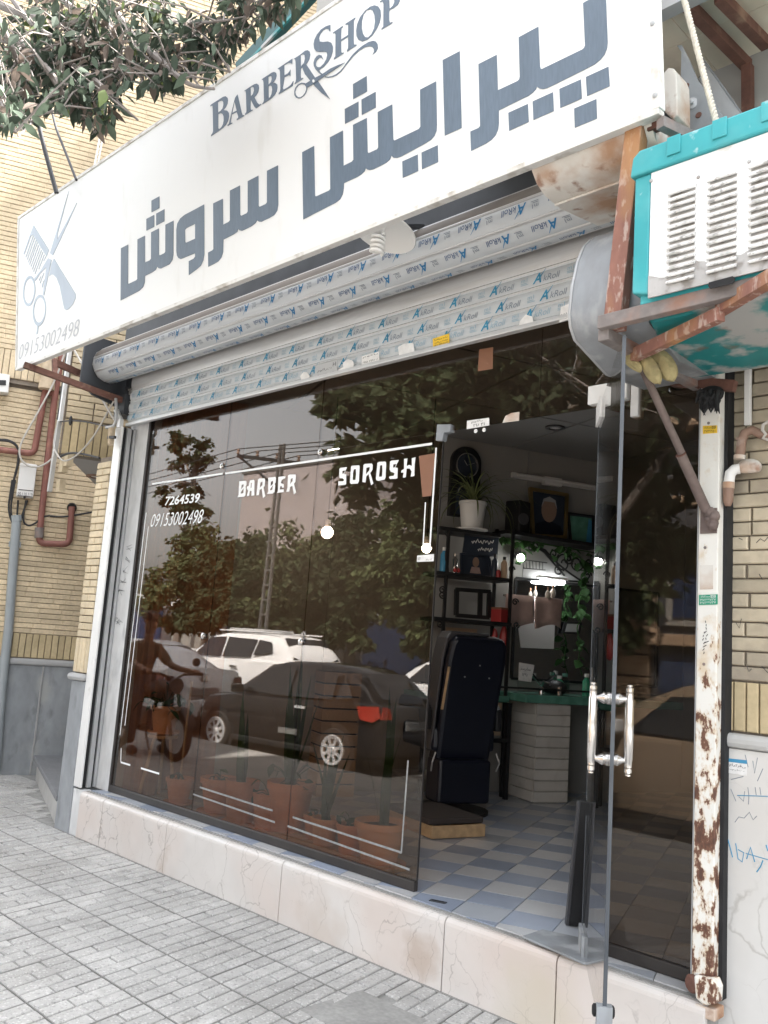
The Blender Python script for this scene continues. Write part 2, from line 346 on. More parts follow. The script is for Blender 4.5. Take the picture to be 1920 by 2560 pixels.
mt['rust_column']=M_rustpost('rust_column')
mt['glass_bronze']=M_glass('glass_bronze',(.635,.555,.48),.055)
mt['glass_clear']=M_glass('glass_clear',(.80,.80,.80),.05)
mt['glass_edge']=M('glass_edge',(.06,.068,.078),.25,noise=((20,.25),),stretch=(1,1,.3))
mm('frame_black',(.030,.026,.024),.4,noise=((8,.2),))
mm('vinyl_white',(.82,.82,.81),.5)
mm('vinyl_worn',(.24,.24,.235),.6,noise=((60,.3),))
mm('chrome',(.62,.60,.58),.18,metal=1.0,noise=((9,.1),))
mm('bristle',(.30,.26,.22),.8); mm('joint_dark',(.25,.245,.232),.95); mm('white_plastic',(.72,.71,.69),.4)
mm('white_paint',(.70,.69,.67),.5,noise=((4,.05),),dirt=((.5,.48,.45),9,.58,.75,.5))
mm('sticker_white',(.72,.71,.69),.5,noise=((30,.12),)); mm('sticker_yellow',(.78,.50,.035),.5); mm('sticker_green',(.02,.27,.16),.5); mm('sticker_grey',(.45,.455,.46),.5); mm('sticker_brown',(.22,.10,.055),.6); mm('sticker_blue',(.02,.03,.28),.4); mm('sticker_sky',(.05,.25,.42),.5)
mm('gas_red',(.235,.095,.075),.6,noise=((7,.15),),dirt=((.40,.18,.13),9,.55,.75,.6))
mm('pipe_grey',(.30,.33,.345),.5,noise=((6,.1),))
mm('pipe_brown',(.235,.145,.105),.6,noise=((9,.15),),dirt=((.42,.36,.31),12,.56,.72,.7))
mm('cable_black',(.02,.02,.022),.6); mm('cable_white',(.50,.47,.43),.6)
mm('pipe_lag',(.52,.42,.30),.9,noise=((14,.2),),bump=(40,.5,.01))
mm('plaster_grey',(.36,.35,.335),.9,noise=((3,.06),))
mm('step_dark',(.19,.195,.205),.75,noise=((5,.12),(40,.1)))
mm('bark',(.15,.125,.105),.95,noise=((12,.25),),bump=(30,.7,.02))
mm('twig',(.22,.195,.18),.9,noise=((12,.2),))
def M_leaf(name,col,rnd=.35):
    m=M(name,col,.75,rnd=rnd,spec=.2,noise=((7,.25),(1.2,.2)))
    b=m.node_tree.nodes['Principled BSDF']
    t=m.node_tree; N=t.nodes; L=t.links
    tr=N.new('ShaderNodeBsdfTranslucent'); mx=N.new('ShaderNodeMixShader'); mx.inputs[0].default_value=.3
    src=b.inputs['Base Color'].links[0].from_socket; L.new(src,tr.inputs[0])
    L.new(b.outputs[0],mx.inputs[1]); L.new(tr.outputs[0],mx.inputs[2]); L.new(mx.outputs[0],N['Material Output'].inputs[0]); return m
mt['leaf']=M_leaf('leaf',(.075,.10,.072)); mt['leaf_tree']=M_leaf('leaf_tree',(.055,.072,.034)); mt['leaf_yellow']=M_leaf('leaf_yellow',(.13,.17,.065)); mt['leaf_far']=M_leaf('leaf_far',(.075,.092,.04)); mt['leaf_dry']=M_leaf('leaf_dry',(.15,.12,.10)); mt['leaf_inside']=M_leaf('leaf_inside',(.045,.105,.035)); mt['leaf_spider']=M_leaf('leaf_spider',(.16,.19,.08))
mm('floor_white',(.50,.50,.505),.28,rnd=.08,noise=((8,.05),)); mm('floor_blue',(.29,.33,.41),.28,rnd=.14,noise=((8,.08),)); mm('floor_grey',(.38,.40,.43),.28,rnd=.1,noise=((8,.06),))
mm('wall_inside',(.31,.305,.29),.8,noise=((2,.05),)); mm('ceiling_inside',(.27,.27,.268),.85); mm('joint_light',(.45,.45,.44),.8)
mm('wood_brown',(.30,.15,.085),.5,noise=((3,.2),(20,.15)),stretch=(6,6,.4))
mm('iron_black',(.014,.014,.015),.5); mm('navy_leather',(.006,.008,.017),.35,noise=((14,.1),)); mm('grey_shell',(.06,.06,.065),.4)
mm('counter_green',(.10,.26,.20),.25,noise=((12,.3),)); mm('board_white',(.56,.53,.485),.55,rnd=.10,noise=((5,.1),),dirt=((.36,.32,.27),8,.55,.75,.5)); mm('board_tan',(.48,.36,.25),.6,rnd=.08,noise=((5,.1),))
mm('mirror',(.75,.77,.77),.03,metal=1.0)
mm('terracotta',(.62,.29,.15),.75,rnd=.16,noise=((6,.14),(30,.1))); mm('terracotta_pale',(.66,.37,.20),.75,rnd=.1,noise=((6,.14),)); mm('soil',(.06,.045,.035),.95)
mm('pine_wood',(.50,.34,.19),.6,noise=((3,.2),),stretch=(1,8,8)); mm('carpet_dark',(.05,.042,.04),.95)
mm('towel_pink',(.42,.30,.27),.95,noise=((20,.1),)); mm('gold',(.35,.25,.11),.35,metal=.8); mm('red_plastic',(.36,.03,.03),.4); mm('green_bottle',(.05,.30,.17),.3); mm('paper_tan',(.46,.33,.22),.7); mm('photo_dark',(.03,.04,.06),.4); mm('skin_dim',(.30,.20,.15),.6)
mm('lamp_glow',(1,1,1),.5,emis=((1.0,.98,.92),9.0)); mm('tube_glow',(1,1,1),.5,emis=((.92,.97,1.0),11.0)); mm('screen_cfl',(.80,.79,.76),.4)
mm('car_white',(.78,.78,.78),.16,spec=.6); mm('car_black',(.012,.012,.014),.14,spec=.7); mm('car_silver',(.62,.63,.64),.2,spec=.6); mm('car_tan',(.20,.15,.105),.3); mm('car_glass',(.015,.017,.02),.04,spec=.8); mm('tyre',(.02,.02,.02),.85); mm('rim',(.60,.60,.61),.3,metal=.1); mm('lamp_red',(.36,.035,.022),.2); mm('lamp_dark_red',(.10,.012,.014),.2); mm('plate',(.22,.22,.215),.6); mm('bumper',(.03,.03,.032),.5)
mm('skin',(.20,.125,.09),.6,noise=((9,.06),)); mm('shirt_brown',(.10,.075,.052),.85,noise=((9,.1),),bump=(16,.3,.02)); mm('trousers_dark',(.035,.035,.04),.85); mm('hair',(.02,.017,.015),.7)
mm('facade_tan',(.33,.225,.145),.8,noise=((2,.08),)); mm('facade_pink',(.36,.315,.31),.85,noise=((1,.1),)); mm('facade_dark',(.05,.05,.055),.8); mm('window_blue',(.02,.035,.075),.1); mm('poster_grey',(.24,.23,.21),.6)
mm('pole_conc',(.11,.105,.10),.85)
# ================================================================== SETTING
SILL = 0.30
WV = Vector((.390,.921,0)).normalized()          # the party walls run askew into the block
WN = Vector((WV.y,-WV.x,0))                      # their normal, towards the shop
def brick_mesh(L, H, D=.03, c=.004, shear=0.0, name='brick'):
    """one brick face: local x along the course, y up, z out of the wall"""
    a,b=L/2,H/2
    def q(a,b,z): return [(-a+shear*-b,-b,z),(a+shear*-b,-b,z),(a+shear*b,b,z),(-a+shear*b,b,z)]
    vs=q(a,b,-D)+q(a,b,-c)+q(a-c,b-c,0)
    fs=[(8,9,10,11)]+[(i,(i+1)%4,4+(i+1)%4,4+i) for i in range(4)]+[(4+i,4+(i+1)%4,8+(i+1)%4,8+i) for i in range(4)]
    me=bpy.data.meshes.new(name); me.from_pydata(vs,[],fs); me.update(); return me
_bm={}
def brick_get(L,H,mat,shear=0.0,D=.03,c=.004,name='brick'):
    k=(round(L,3),round(H,3),mat.name,shear)
    if k not in _bm:
        me=brick_mesh(L,H,D,c,shear,name); me.materials.append(mat); _bm[k]=me
    return _bm[k]
def in_poly(x,y,P):
    r=False; j=len(P)-1
    for i in range(len(P)):
        if (P[i][1]>y)!=(P[j][1]>y) and x<(P[j][0]-P[i][0])*(y-P[i][1])/(P[j][1]-P[i][1])+P[i][0]: r=not r
        j=i
    return r
SIGN_PX=[(46,544),(40,925),(1648,281),(1643,-10),(840,-10)]
def lay(cands, parent, name, mat, base, u, v, cap=300, shear=0.0, hide=(), stuff='stuff_bricks', D=.03, c=.004, tilt=.0):
    """cands: (uc, vc, L, H); the pieces that show largest become parts, the rest one joined part"""
    base=Vector(base); u=Vector(u).normalized(); v=Vector(v); n=u.cross(v).normalized()
    sc=[]
    for (a,b,L,H) in cands:
        p=base+u*a+v*b; q=proj(p); s=0
        if q and -40<q[0]<1960 and -40<q[1]<2600 and not any(in_poly(q[0],q[1],P) for P in hide):
            s=1/(p-CAM).length**2*L*H
        sc.append((s,a,b,L,H))
    sc.sort(key=lambda t:-t[0])
    off=wl(parent); rest=MB()
    rot=Matrix((u,v,n)).transposed()
    for i,(s,a,b,L,H) in enumerate(sc):
        p=base+u*a+v*b+n*random.uniform(-.0015,.0015)
        me=brick_get(L,H,mat,shear,D,c,name)
        R=rot.to_4x4()
        if tilt: R=R@Matrix.Rotation(random.gauss(0,tilt),4,'X')@Matrix.Rotation(random.gauss(0,tilt),4,'Y')
        if s>0 and i<cap:
            o=bpy.data.objects.new(name,me); COL.objects.link(o); o.parent=parent
            T=R.copy(); T.translation=p-off; o.matrix_local=T
        else:
            T=R.copy(); T.translation=p
            rest.add([T@x.co for x in me.vertices],[tuple(f.vertices) for f in me.polygons])
    if rest.v:
        o=rest.build(name+'_field',mat,parent,fix=False); o['kind']='stuff'
def courses(u0,u1,z0,z1,ch,L,gap,stag=.5,clip=None,jit=.12):
    out=[]; k=0; z=z0
    while z+ch<=z1+1e-4:
        x=u0-L*((k*stag)%1)-random.uniform(0,L*jit)
        while x<u1:
            l=L*(1 if random.random()>.06 else .5); a=max(x,u0); b=min(x+l,u1)
            if b-a>.02:
                uc,zc=(a+b)/2,z+ch/2
                if clip is None or clip(uc,zc): out.append((uc,zc,round(b-a-gap,2),ch-gap))
            x+=l
        z+=ch; k+=1
    return out
def soldiers(u0,u1,z0,z1,w_,gap):
    n=max(1,round((u1-u0)/w_)); w_=(u1-u0)/n
    return [(u0+(i+.5)*w_,(z0+z1)/2,w_-gap,z1-z0-gap) for i in range(n)]
def slab(mb,p0,u,n,u0,u1,z0,z1,t0,t1):
    """a block lying on a wall plane"""
    p0=Vector(p0);u=Vector(u);n=Vector(n)
    q=[p0+u*u0+n*t0,p0+u*u1+n*t0,p0+u*u1+n*t1,p0+u*u0+n*t1]
    return mb.prism([Vector((p.x,p.y,z0)) for p in q],(0,0,z1-z0))

# ---- ground
road=MB().box((-120,-120,-.5),(120,-4.05,-.2)).build('road',mt['road_asphalt']); road['kind']='structure'
gut=MB().box((-60,-4.02,-.45),(40,-3.75,-.02)).build('kerb',mt['kerb_stone'],bevel=.015); gut['kind']='structure'
far=MB().box((-60,-17.4,-.45),(40,-14.0,-.05)).build('far_pavement',mt['kerb_stone']); far['kind']='structure'
pav=MB().box((-34,-3.748,-.4),(14,3.0,-.008)).build('pavement',mt['grout']); pav['kind']='structure'
c=[]; PX,PY,SH=.3175,.343,-.215
patch=on_z(905,2535,0)
k=0
for r in range(-3,11):
    yc0=-.14-PY*(r+1)
    for i in range(-22,12):
        x0=-4.164+PX*i
        for s_ in range(4):
            xs=x0+PX*(s_+.5)/4
            cut=(.62,.38)[(s_+r)%2]
            for a,b in ((0,cut),(cut,1)):
                ym=yc0+PY*(1-(a+b)/2)
                xm=xs+SH*(ym+.484)
                if (Vector((xm,ym,0))-patch).length<.17: continue
                if xm<-9.6 or (r<0 and (xm>-6.12 or ym>.54-(xm+7.9)*.371 or (Vector((xm,ym,0))-Vector((-8.2,.55,0))).dot(WN)<.05)): continue
                c.append((xm,ym,round(PX/4-.011,3),round(PY*(b-a)-.011,3)))
lay(c,pav,'paver',mt['terrazzo'],(0,0,.0),(1,0,0),(0,1,0),300,shear=SH,D=.012,c=.004,tilt=.006)
jm=MB()
for r in range(12):
    y=-.14-PY*r; jm.box((-9.6,y-.002,-.0079),(1.2,y+.002,-.0005))
    if r<11:
        for i in range(-17,18):
            x0=-4.164+PX*i; ya,yb=y-.004,y-PY+.004
            if (Vector((x0,y-PY/2,0))-patch).length<.22: continue
            xa,xb=x0+SH*(ya+.484),x0+SH*(yb+.484)
            jm.prism([(xa-.0017,ya,-.0079),(xa+.0017,ya,-.0079),(xb+.0017,yb,-.0079),(xb-.0017,yb,-.0079)],(0,0,.0072))
jm.build('tile_joint',mt['joint_dark'],pav)['kind']='stuff'
fl=MB().box((patch.x-.17,patch.y-.17,-.01),(patch.x+.19,patch.y+.16,.001)).build('concrete_patch',mt['grout'],pav)

# ---- riser under the shop front: marble slabs with a rounded nose
riser=thing('marble_step','cream and pink marble riser with grey veins running under the whole shop window','step',(-3.6,-.1,0))
xs=[-5.66]+[on_z(px,py,0).x for px,py in ((243,2117),(408,2184),(703,2305),(1109,2478))]+[-1.93,-1.36]
MB().box((-5.655,-.128,-.05),(-1.365,-.02,.27)).build('core',mt['grout'],riser)
for i in range(len(xs)-1):
    a,b=xs[i]+.003,xs[i+1]-.003
    prof=[(-.126,0),(-.150,0),(-.150,.262),(-.1475,.275),(-.140,.286),(-.130,.291),(-.112,.291),(-.112,.272),(-.126,.272)]
    MB().prism([(a,y,z) for y,z in prof],(b-a,0,0)).build('marble_slab',mt['marble'],riser,bevel=.002)
MB().box((-5.65,-.158,-.006),(-1.36,-.1503,.0035)).build('grime_joint',mt['joint_dark'],riser)
MB().box((-5.65,-.1115,.265),(-1.40,-.088,.2945)).build('mortar_line',mt['mortar_dark'] if False else mt['grout'],riser)

# ---- shop floor: blue and white tiles
floor=MB().prism([(-5.62,-.1,.12),(-1.40,-.1,.12),(.75,5.6,.12),(-3.28,5.6,.12)],(0,0,.174)).build('shop_floor',mt['grout']); floor['kind']='structure'
def clip_poly(P,edges):
    for (q,n) in edges:
        out=[]
        for i in range(len(P)):
            a,b=P[i],P[(i+1)%len(P)]; da=(a[0]-q[0])*n[0]+(a[1]-q[1])*n[1]; db=(b[0]-q[0])*n[0]+(b[1]-q[1])*n[1]
            if da>=0: out.append(a)
            if (da>=0)!=(db>=0):
                t=da/(da-db); out.append((a[0]+(b[0]-a[0])*t,a[1]+(b[1]-a[1])*t))
        P=out
        if len(P)<3: return []
    return P
TE=math.radians(20.6); e1=(math.cos(TE),math.sin(TE)); e2=(-math.sin(TE),math.cos(TE)); TL=.2145
edges=[((0,-.087),(0,1)),((-5.6,0),(WN.x,WN.y)),((-1.42,0),(-WN.x,-WN.y)),((0,4.6),(0,-1))]
tiles=[]
for i in range(-26,16):
    for j in range(-10,26):
        o=(-2.483+TL*(i*e1[0]+j*e2[0]),-.111+TL*(i*e1[1]+j*e2[1])); g=.002
        P=[(o[0]+e1[0]*a+e2[0]*b,o[1]+e1[1]*a+e2[1]*b) for a,b in ((g,g),(TL-g,g),(TL-g,TL-g),(g,TL-g))]
        P=clip_poly(P,edges)
        if P:
            cx=sum(p[0] for p in P)/len(P); cy=sum(p[1] for p in P)/len(P); q=proj((cx,cy,.3))
            vis= q and 180<q[0]<1800 and 1600<q[1]<2600
            d=(Vector((cx,cy,.3))-CAM).length
            tiles.append((d if vis else 99+d,P,(i+j)%2,(i,j)))
tiles.sort(key=lambda t:t[0])
rest={}
for k,(d,P,par,ij) in enumerate(tiles):
    rr=random.random()
    ma='floor_blue' if (par==1 and rr>.12) else ('floor_grey' if rr<.2 else 'floor_white')
    mb=MB().prism([(p[0],p[1],.2945) for p in P],(0,0,.0055+random.uniform(-.0007,.0007)))
    if d<90 and k<300: mb.build('floor_tile',mt[ma],floor)
    else: rest.setdefault(ma,MB()).add(mb.v,mb.f)
for ma,mb in rest.items(): mb.build('floor_tile_field',mt[ma],floor)['kind']='stuff'
# a small dark drain slot set in the threshold tile
a=on_z(1075,2250,.301); b=on_z(1115,2258,.301)
t=thing('floor_slot','small dark metal bolt plate set in a blue threshold tile','floor plate',(a+b)/2)
MB().bar(a,b,.03,.004).build('plate',mt['steel_dark'],t); MB().bar(a.lerp(b,.15)+Vector((0,0,.003)),a.lerp(b,.85)+Vector((0,0,.003)),.010,.003).build('slot',mt['gap_black'],t)

# ---- inside walls and ceiling
def wallquad(name,p,q,z0,z1,t,mat):
    p=Vector((*p,0));q=Vector((*q,0)); d=(q-p).normalized(); n=Vector((d.y,-d.x,0))
    o=MB().prism([p.xyz+Vector((0,0,z0)),q+Vector((0,0,z0)),q-n*t+Vector((0,0,z0)),p-n*t+Vector((0,0,z0))],(0,0,z1-z0)).build(name,mat); o['kind']='structure'; return o
A=(-5.60,.02); LEN=5.9
Bp=(A[0]+WV.x*LEN,A[1]+WV.y*LEN)
R0=(-1.42,.05); R1=(R0[0]+WV.x*LEN,R0[1]+WV.y*LEN)
wi=wallquad('shop_wall',A,Bp,.28,3.2,.12,mt['wall_inside'])
wallquad('shop_wall',R1,R0,.28,3.2,.12,mt['plaster_grey'])
wallquad('shop_wall',Bp,R1,.28,3.2,.12,mt['wall_inside'])
ceil=MB().prism([(A[0],A[1],3.14),(R0[0],R0[1],3.14),(R1[0],R1[1],3.14),(Bp[0],Bp[1],3.14)],(0,0,.1)).build('shop_ceiling',mt['joint_light']); ceil['kind']='structure'
P0=Vector((A[0],A[1],0)); W0=Vector((A[0]+.02,A[1],0))
for i in range(4):
    for j in range(6):
        a0,a1=.02+i*.98,.98+i*.98; b0,b1=.03+j*.98,.99+j*.98
        q=[P0+WN*a+WV*b for a,b in ((a0,b0),(a1,b0),(a1,b1),(a0,b1))]
        q=clip_poly([(p.x,p.y) for p in q],[((0,.03),(0,1)),((-1.44,0),(-WN.x,-WN.y))])
        if q: MB().prism([(p[0],p[1],3.115) for p in q],(0,0,.03)).build('ceiling_panel',mt['ceiling_inside'],ceil)
for k in range(7):   # thin wall joints
    s=.6+k*.85; p=P0+WV*s+WN*.001
    MB().bar(p+Vector((0,0,.35)),p+Vector((0,0,3.1)),.006,.006).build('panel_joint',mt['ceiling_inside'],wi)

# ---- shop building above the shutter
upper=thing('shop_building','pale plastered wall of the shop building above and behind the white sign','building',(-3.6,.1,3.3))
MB().box((-5.98,-.03,3.12),(3.0,.25,4.3)).build('wall',mt['plaster_grey'],upper)
MB().box((-5.98,.3,3.27),(3.0,5.5,4.25)).build('storey',mt['plaster_grey'],upper)
MB().box((-5.75,1.3,4.26),(6.0,7.5,7.7)).build('upper_shade_block',mt['plaster_grey'],upper)  # set-back block added out of view to keep the pavement in shade
MB().box((-7.25,2.65,0),(-5.76,7.5,9.4)).build('recess_shade_block',mt['plaster_grey'],upper)  # unseen block added behind the recess to shade the motorcycle rider
MB().box((-5.97,-.052,3.13),(-1.5,-.031,3.9)).build('shade_strip',mt['steel_dark'],upper)  # dark sheet paints the shade between sign and shutter roll

# ---- neighbouring brick house on the left
L0=Vector((-8.2,.55,0))
nb=thing('brick_house','yellow brick house wall with grey stone base, left of the barber shop','building',L0)
slab(MB(),L0,WV,WN,-1.4,3.4,0,9.6,-4.0,-.022).build('wall_core',mt['mortar_dark'],nb)
slab(MB(),L0,WV,WN,-1.4,3.4,3.62,9.6,-.021,.028).build('upper_core',mt['mortar_dark'],nb)
hide=[SIGN_PX,[(170,1000),(330,900),(330,2200),(205,1700),(180,1690)]]
lay(courses(-1.4,3.4,1.275,3.61,.0482,.20,.0045,jit=.6),nb,'brick',mt['brick_left'],L0,WV,(0,0,1),160,hide=hide)
lay(courses(-1.4,3.4,3.94,9.5,.0482,.20,.0045,jit=.6),nb,'brick',mt['brick_left'],L0+WN*.05,WV,(0,0,1),140,hide=hide)
lay(soldiers(-1.4,3.4,1.05,1.275,.058,.006),nb,'soldier_brick',mt['brick_soldier'],L0,WV,(0,0,1),60,hide=hide)
lay(soldiers(-1.4,3.4,3.66,3.94,.058,.006),nb,'soldier_brick',mt['brick_left'],L0+WN*.05,WV,(0,0,1),30,hide=hide)
cop=MB(); pts=[]
slab(cop,L0,WV,WN,-1.4,3.4,.985,1.045,-.02,.035).build('coping',mt['stone_coping'],nb,bevel=.02)
js=[-1.4,-1.05,-.42,.115,.70,1.5,2.4,3.4]
for i in range(len(js)-1):
    slab(MB(),L0,WV,WN,js[i]+.004,js[i+1]-.004,-.02,.983,-.02,.006+.004*(i%2)).build('stone_slab',mt['stone_grey'],nb,bevel=.003)
q=L0+WV*.115+WN*.012; MB().bar(q,q+Vector((0,0,.98)),.016,.012).build('joint_strip',mt['stone_coping'],nb)

# ---- recessed entrance step between the house and the shop
st=thing('entrance_step','dark grey slab step in the recess left of the stone pilaster','step',(-6.9,.4,0))
MB().prism([(-7.93,.56,.165),(-6.02,-.135,.165),(-5.95,2.4,.165),(-7.2,2.4,.165)],(0,0,.04)).build('tread',mt['step_dark'],st,bevel=.006)
MB().prism([(-7.90,.59,-.02),(-6.04,-.10,-.02),(-5.97,2.4,-.02),(-7.18,2.4,-.02)],(0,0,.184)).build('riser',mt['stone_pale'],st)
rw=MB().box((-7.6,2.42,0),(-5.7,2.6,6)).build('recess_wall',mt['plaster_grey']); rw['kind']='structure'

# ---- pilaster left of the shutter
pil=thing('brick_pilaster','narrow yellow brick pilaster on a grey stone base, beside the left shutter rail','pilaster',(-5.88,-.1,0))
MB().box((-5.998,-.115,1.02),(-5.803,.6,2.60)).build('core',mt['mortar_dark'],pil)
lay(courses(-6.0,-5.803,1.30,2.60,.0505,.20,.006),pil,'brick',mt['brick_pier'],(0,-.137,0),(1,0,0),(0,0,1),140,hide=[SIGN_PX])
lay(courses(-.137,.6,1.30,3.9,.0505,.2,.006),pil,'brick',mt['brick_pier'],(-6.0,0,0),(0,-1,0) if False else (0,1,0),(0,0,1),0) if False else None
lay(soldiers(-6.0,-5.803,1.055,1.297,.047,.005),pil,'soldier_brick',mt['brick_pier'],(0,-.137,0),(1,0,0),(0,0,1),20)
MB().box((-6.03,-.165,1.0),(-5.803,-.10,1.05)).build('coping',mt['stone_coping'],pil,bevel=.022)
MB().box((-5.995,-.137,-.03),(-5.803,-.09,.998)).build('stone_slab',mt['stone_grey'],pil,bevel=.004)
MB().box((-5.993,-.089,-.03),(-5.803,.6,.998)).build('side_slab',mt['stone_grey'],pil)
MB().box((-5.8015,-.125,-.03),(-5.66,-.06,.292)).build('mortar_joint',mt['concrete_jamb'],pil)

# ---- brick lintel over the recess
LB=Vector((-6.67,-.13,0))
lin=thing('brick_lintel','hanging brick lintel with upright soldier bricks over the recessed entrance','lintel',(-6.6,0,2.7))
slab(MB(),LB,WV,WN,0.0,2.4,2.712,4.2,-.14,-.022).build('core',mt['mortar_dark'],lin)
lay(courses(.01,2.4,3.0,4.2,.0505,.22,.006),lin,'brick',mt['brick_pier'],LB,WV,(0,0,1),120,hide=[SIGN_PX])
lay(soldiers(.01,2.4,2.71,2.995,.058,.007),lin,'soldier_brick',mt['brick_soldier'],LB,WV,(0,0,1),30)
so_=MB().prism([(-7.98,.9,2.715),(-6.72,-.05,2.715),(-5.9,2.4,2.715),(-7.35,2.4,2.715)],(0,0,.06)).build('soffit',mt['plaster_grey'],lin)
c0=on_z(240,1190,2.712)
t=thing('soffit_light','round brown recessed lamp ring in the grey entrance soffit','ceiling lamp',c0)
MB().lathe([(.085,0),(.085,-.012),(.06,-.014),(.055,0)],c0,n=20).build('ring',mt['pipe_brown'],t)
MB().lathe([(.05,-.002),(.04,-.008),(.0,-.008)],c0,n=16).build('lens',mt['white_plastic'],t)
for k,(px,py) in enumerate(((158,1165),(170,1150),(150,1215))):   # broken brick ends left hanging
    p=on_y(px,py,-.10); MB().box(p-Vector((.03,.02,.05)),p+Vector((.03,.03,.05))).build('broken_brick',mt['brick_pier'],lin)

# ---- right-hand wall
rw_=thing('brick_wall','dusty tan brick wall with pale marble base, right of the rusty column','wall',(-.3,.02,0))
MB().box((-1.40,-.004,-.02),(1.6,.3,4.6)).build('wall_core',mt['mortar_dark'],rw_)
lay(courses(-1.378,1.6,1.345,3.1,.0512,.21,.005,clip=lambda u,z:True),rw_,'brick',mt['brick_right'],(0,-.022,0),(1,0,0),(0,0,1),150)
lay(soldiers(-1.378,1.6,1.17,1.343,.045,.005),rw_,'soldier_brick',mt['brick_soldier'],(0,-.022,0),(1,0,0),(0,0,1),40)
MB().box((-1.378,-.055,1.115),(1.6,-.006,1.165)).build('coping',mt['stone_pale'],rw_,bevel=.018)
for a,b in ((-1.378,-.72),(-.716,.1),(.104,.9),(.904,1.6)):
    MB().box((a,-.038,-.02),(b,-.006,1.113)).build('marble_slab',mt['marble_right'],rw_,bevel=.003)
# ================================================================== SIGN
SB=Vector((-6.157,-.75,3.126)); SU=Vector((1,0,0)); SVv=Vector((0,-.129,1.096)).normalized(); SN=SU.cross(SVv).normalized()
SL,SH_=4.878,1.104
def spx(px,py):
    p=on_plane(px,py,SB,SN)-SB; return (p.dot(SU),p.dot(SVv))
def zz(pts,ox,oy,s): return [(ox+x*s,oy+y*s) for x,y in pts]
def sloops(loops,ox,oy,s): return [[spx(*q) for q in zz(l,ox,oy,s)] for l in loops]
sign=thing('shop_sign','long white shop sign with slate blue Persian lettering above the rolled shutter','sign',SB)
SF=frame(SB,SU,SVv)
def sbox(a,b,name,mat,bevel=0):
    return MB().box(a,b,SF).build(name,mat,sign,bevel=bevel)
sbox((0.012,.012,-.03),(SL-.012,SH_-.012,0),'panel',mt['sign_white'])
for a,b in (((0,-.004,-.035),(SL,.016,.006)),((0,SH_-.016,-.035),(SL,SH_+.004,.006)),((-.004,.0165,-.035),(.016,SH_-.0165,.006)),((SL-.022,.0165,-.035),(SL+.004,SH_-.0165,.006))):
    sbox(a,b,'edge_trim',mt['sign_edge'],.002)
for v in (.06,.30,.55,.80,1.03):
    sc=MB().lathe([(.009,0),(.007,.004),(0,.005)],SF@Vector((SL-.010,v,.006)),SN,10).build('screw',mt['rail_grey'],sign)
def letter(loops,z,mat,name='letter'):
    o=put_mesh(curve_mesh([[(a,b) for a,b in l] for l in loops],name,.002),name,mat,sign,SF@Matrix.Translation((0,0,z))); return o
s1=420/1659
Zs={1:(1140,0,s1),2:(740,150,s1),3:(290,400,s1),4:(510,60,280/1659),5:(720,0,300/1659),6:(40,460,200/962)}
def L_(z,*loops,mat='slate_vinyl',name='letter'):
    letter(sloops(loops,*Zs[z]),.0015,mt[mat],name)
def dots(z,*qs,mat='slate_vinyl'):
    for q in qs: L_(z,q,mat=mat,name='letter_dot')
L_(1,[(1258,32),(1480,-92),(1500,420),(1494,480),(1470,540),(1430,590),(1370,638),(1300,675),(960,845),(900,873),(860,882),(830,877),(812,866),(803,855),(790,885),(760,918),(715,950),(660,975),(425,1092),(426,1220),(418,1280),(395,1335),(355,1380),(300,1418),(152,1492),(145,1300),(225,1265),(240,1248),(241,1225),(225,635),(405,543),(416,893),(610,802),(627,786),(633,760),(622,370),(815,265),(832,660),(838,678),(852,683),(1250,490),(1268,474),(1277,450)])
dots(1,[(520,1115),(712,1028),(720,1205),(528,1293)],[(760,1003),(960,912),(968,1098),(768,1186)],[(1024,880),(1235,786),(1245,975),(1033,1068)],[(1286,762),(1508,660),(1520,853),(1297,950)],[(1170,1074),(1388,980),(1394,1172),(1176,1263)])
L_(2,[(1452,2),(1619,-85),(1638,672),(1472,748)])
L_(2,[(1228,295),(1386,212),(1394,640),(1390,700),(1370,750),(1335,790),(1280,825),(1040,955),(1000,969),(965,966),(945,945),(930,985),(895,1015),(850,1040),(765,1082),(730,1089),(705,1082),(692,1068),(680,1100),(650,1130),(610,1155),(476,1217),(474,1270),(465,1325),(440,1375),(395,1410),(335,1440),(75,1575),(64,912),(181,850),(190,1340),(200,1349),(330,1290),(342,1275),(338,765),(466,698),(472,1046),(555,1005),(570,985),(566,642),(702,574),(710,910),(720,921),(805,882),(815,865),(810,515),(953,440),(963,785),(975,797),(1215,683),(1232,660)])
dots(2,[(566,240),(701,160),(704,312),(568,387)],[(485,485),(619,412),(620,562),(487,632)],[(650,392),(789,316),(791,470),(653,544)],[(1053,1003),(1205,934),(1209,1097),(1057,1165)],[(1243,915),(1402,843),(1406,1008),(1247,1080)])
L_(3,[(1494,108),(1602,54),(1604,440),(1595,500),(1565,545),(1520,572),(1470,595),(1440,611),(1415,610),(1397,597),(1380,625),(1340,655),(1270,690),(1245,700),(1222,695),(1212,680),(1200,710),(1165,735),(1062,787),(1060,910),(1045,960),(1015,1000),(975,1025),(914,1055),(912,915),(955,893),(965,880),(963,430),(1057,384),(1060,640),(1115,612),(1128,597),(1128,303),(1226,253),(1228,540),(1240,552),(1293,527),(1304,510),(1304,210),(1408,156),(1410,452),(1420,464),(1483,435),(1494,418)])
L_(3,[(873,440),(874,930),(865,990),(840,1045),(800,1080),(722,1137),(722,1000),(770,975),(784,955),(785,920),(660,972),(640,979),(620,970),(605,945),(599,900),(599,690),(608,630),(635,580),(680,543)],[(785,630),(700,672),(683,690),(684,810),(695,818),(784,778)])
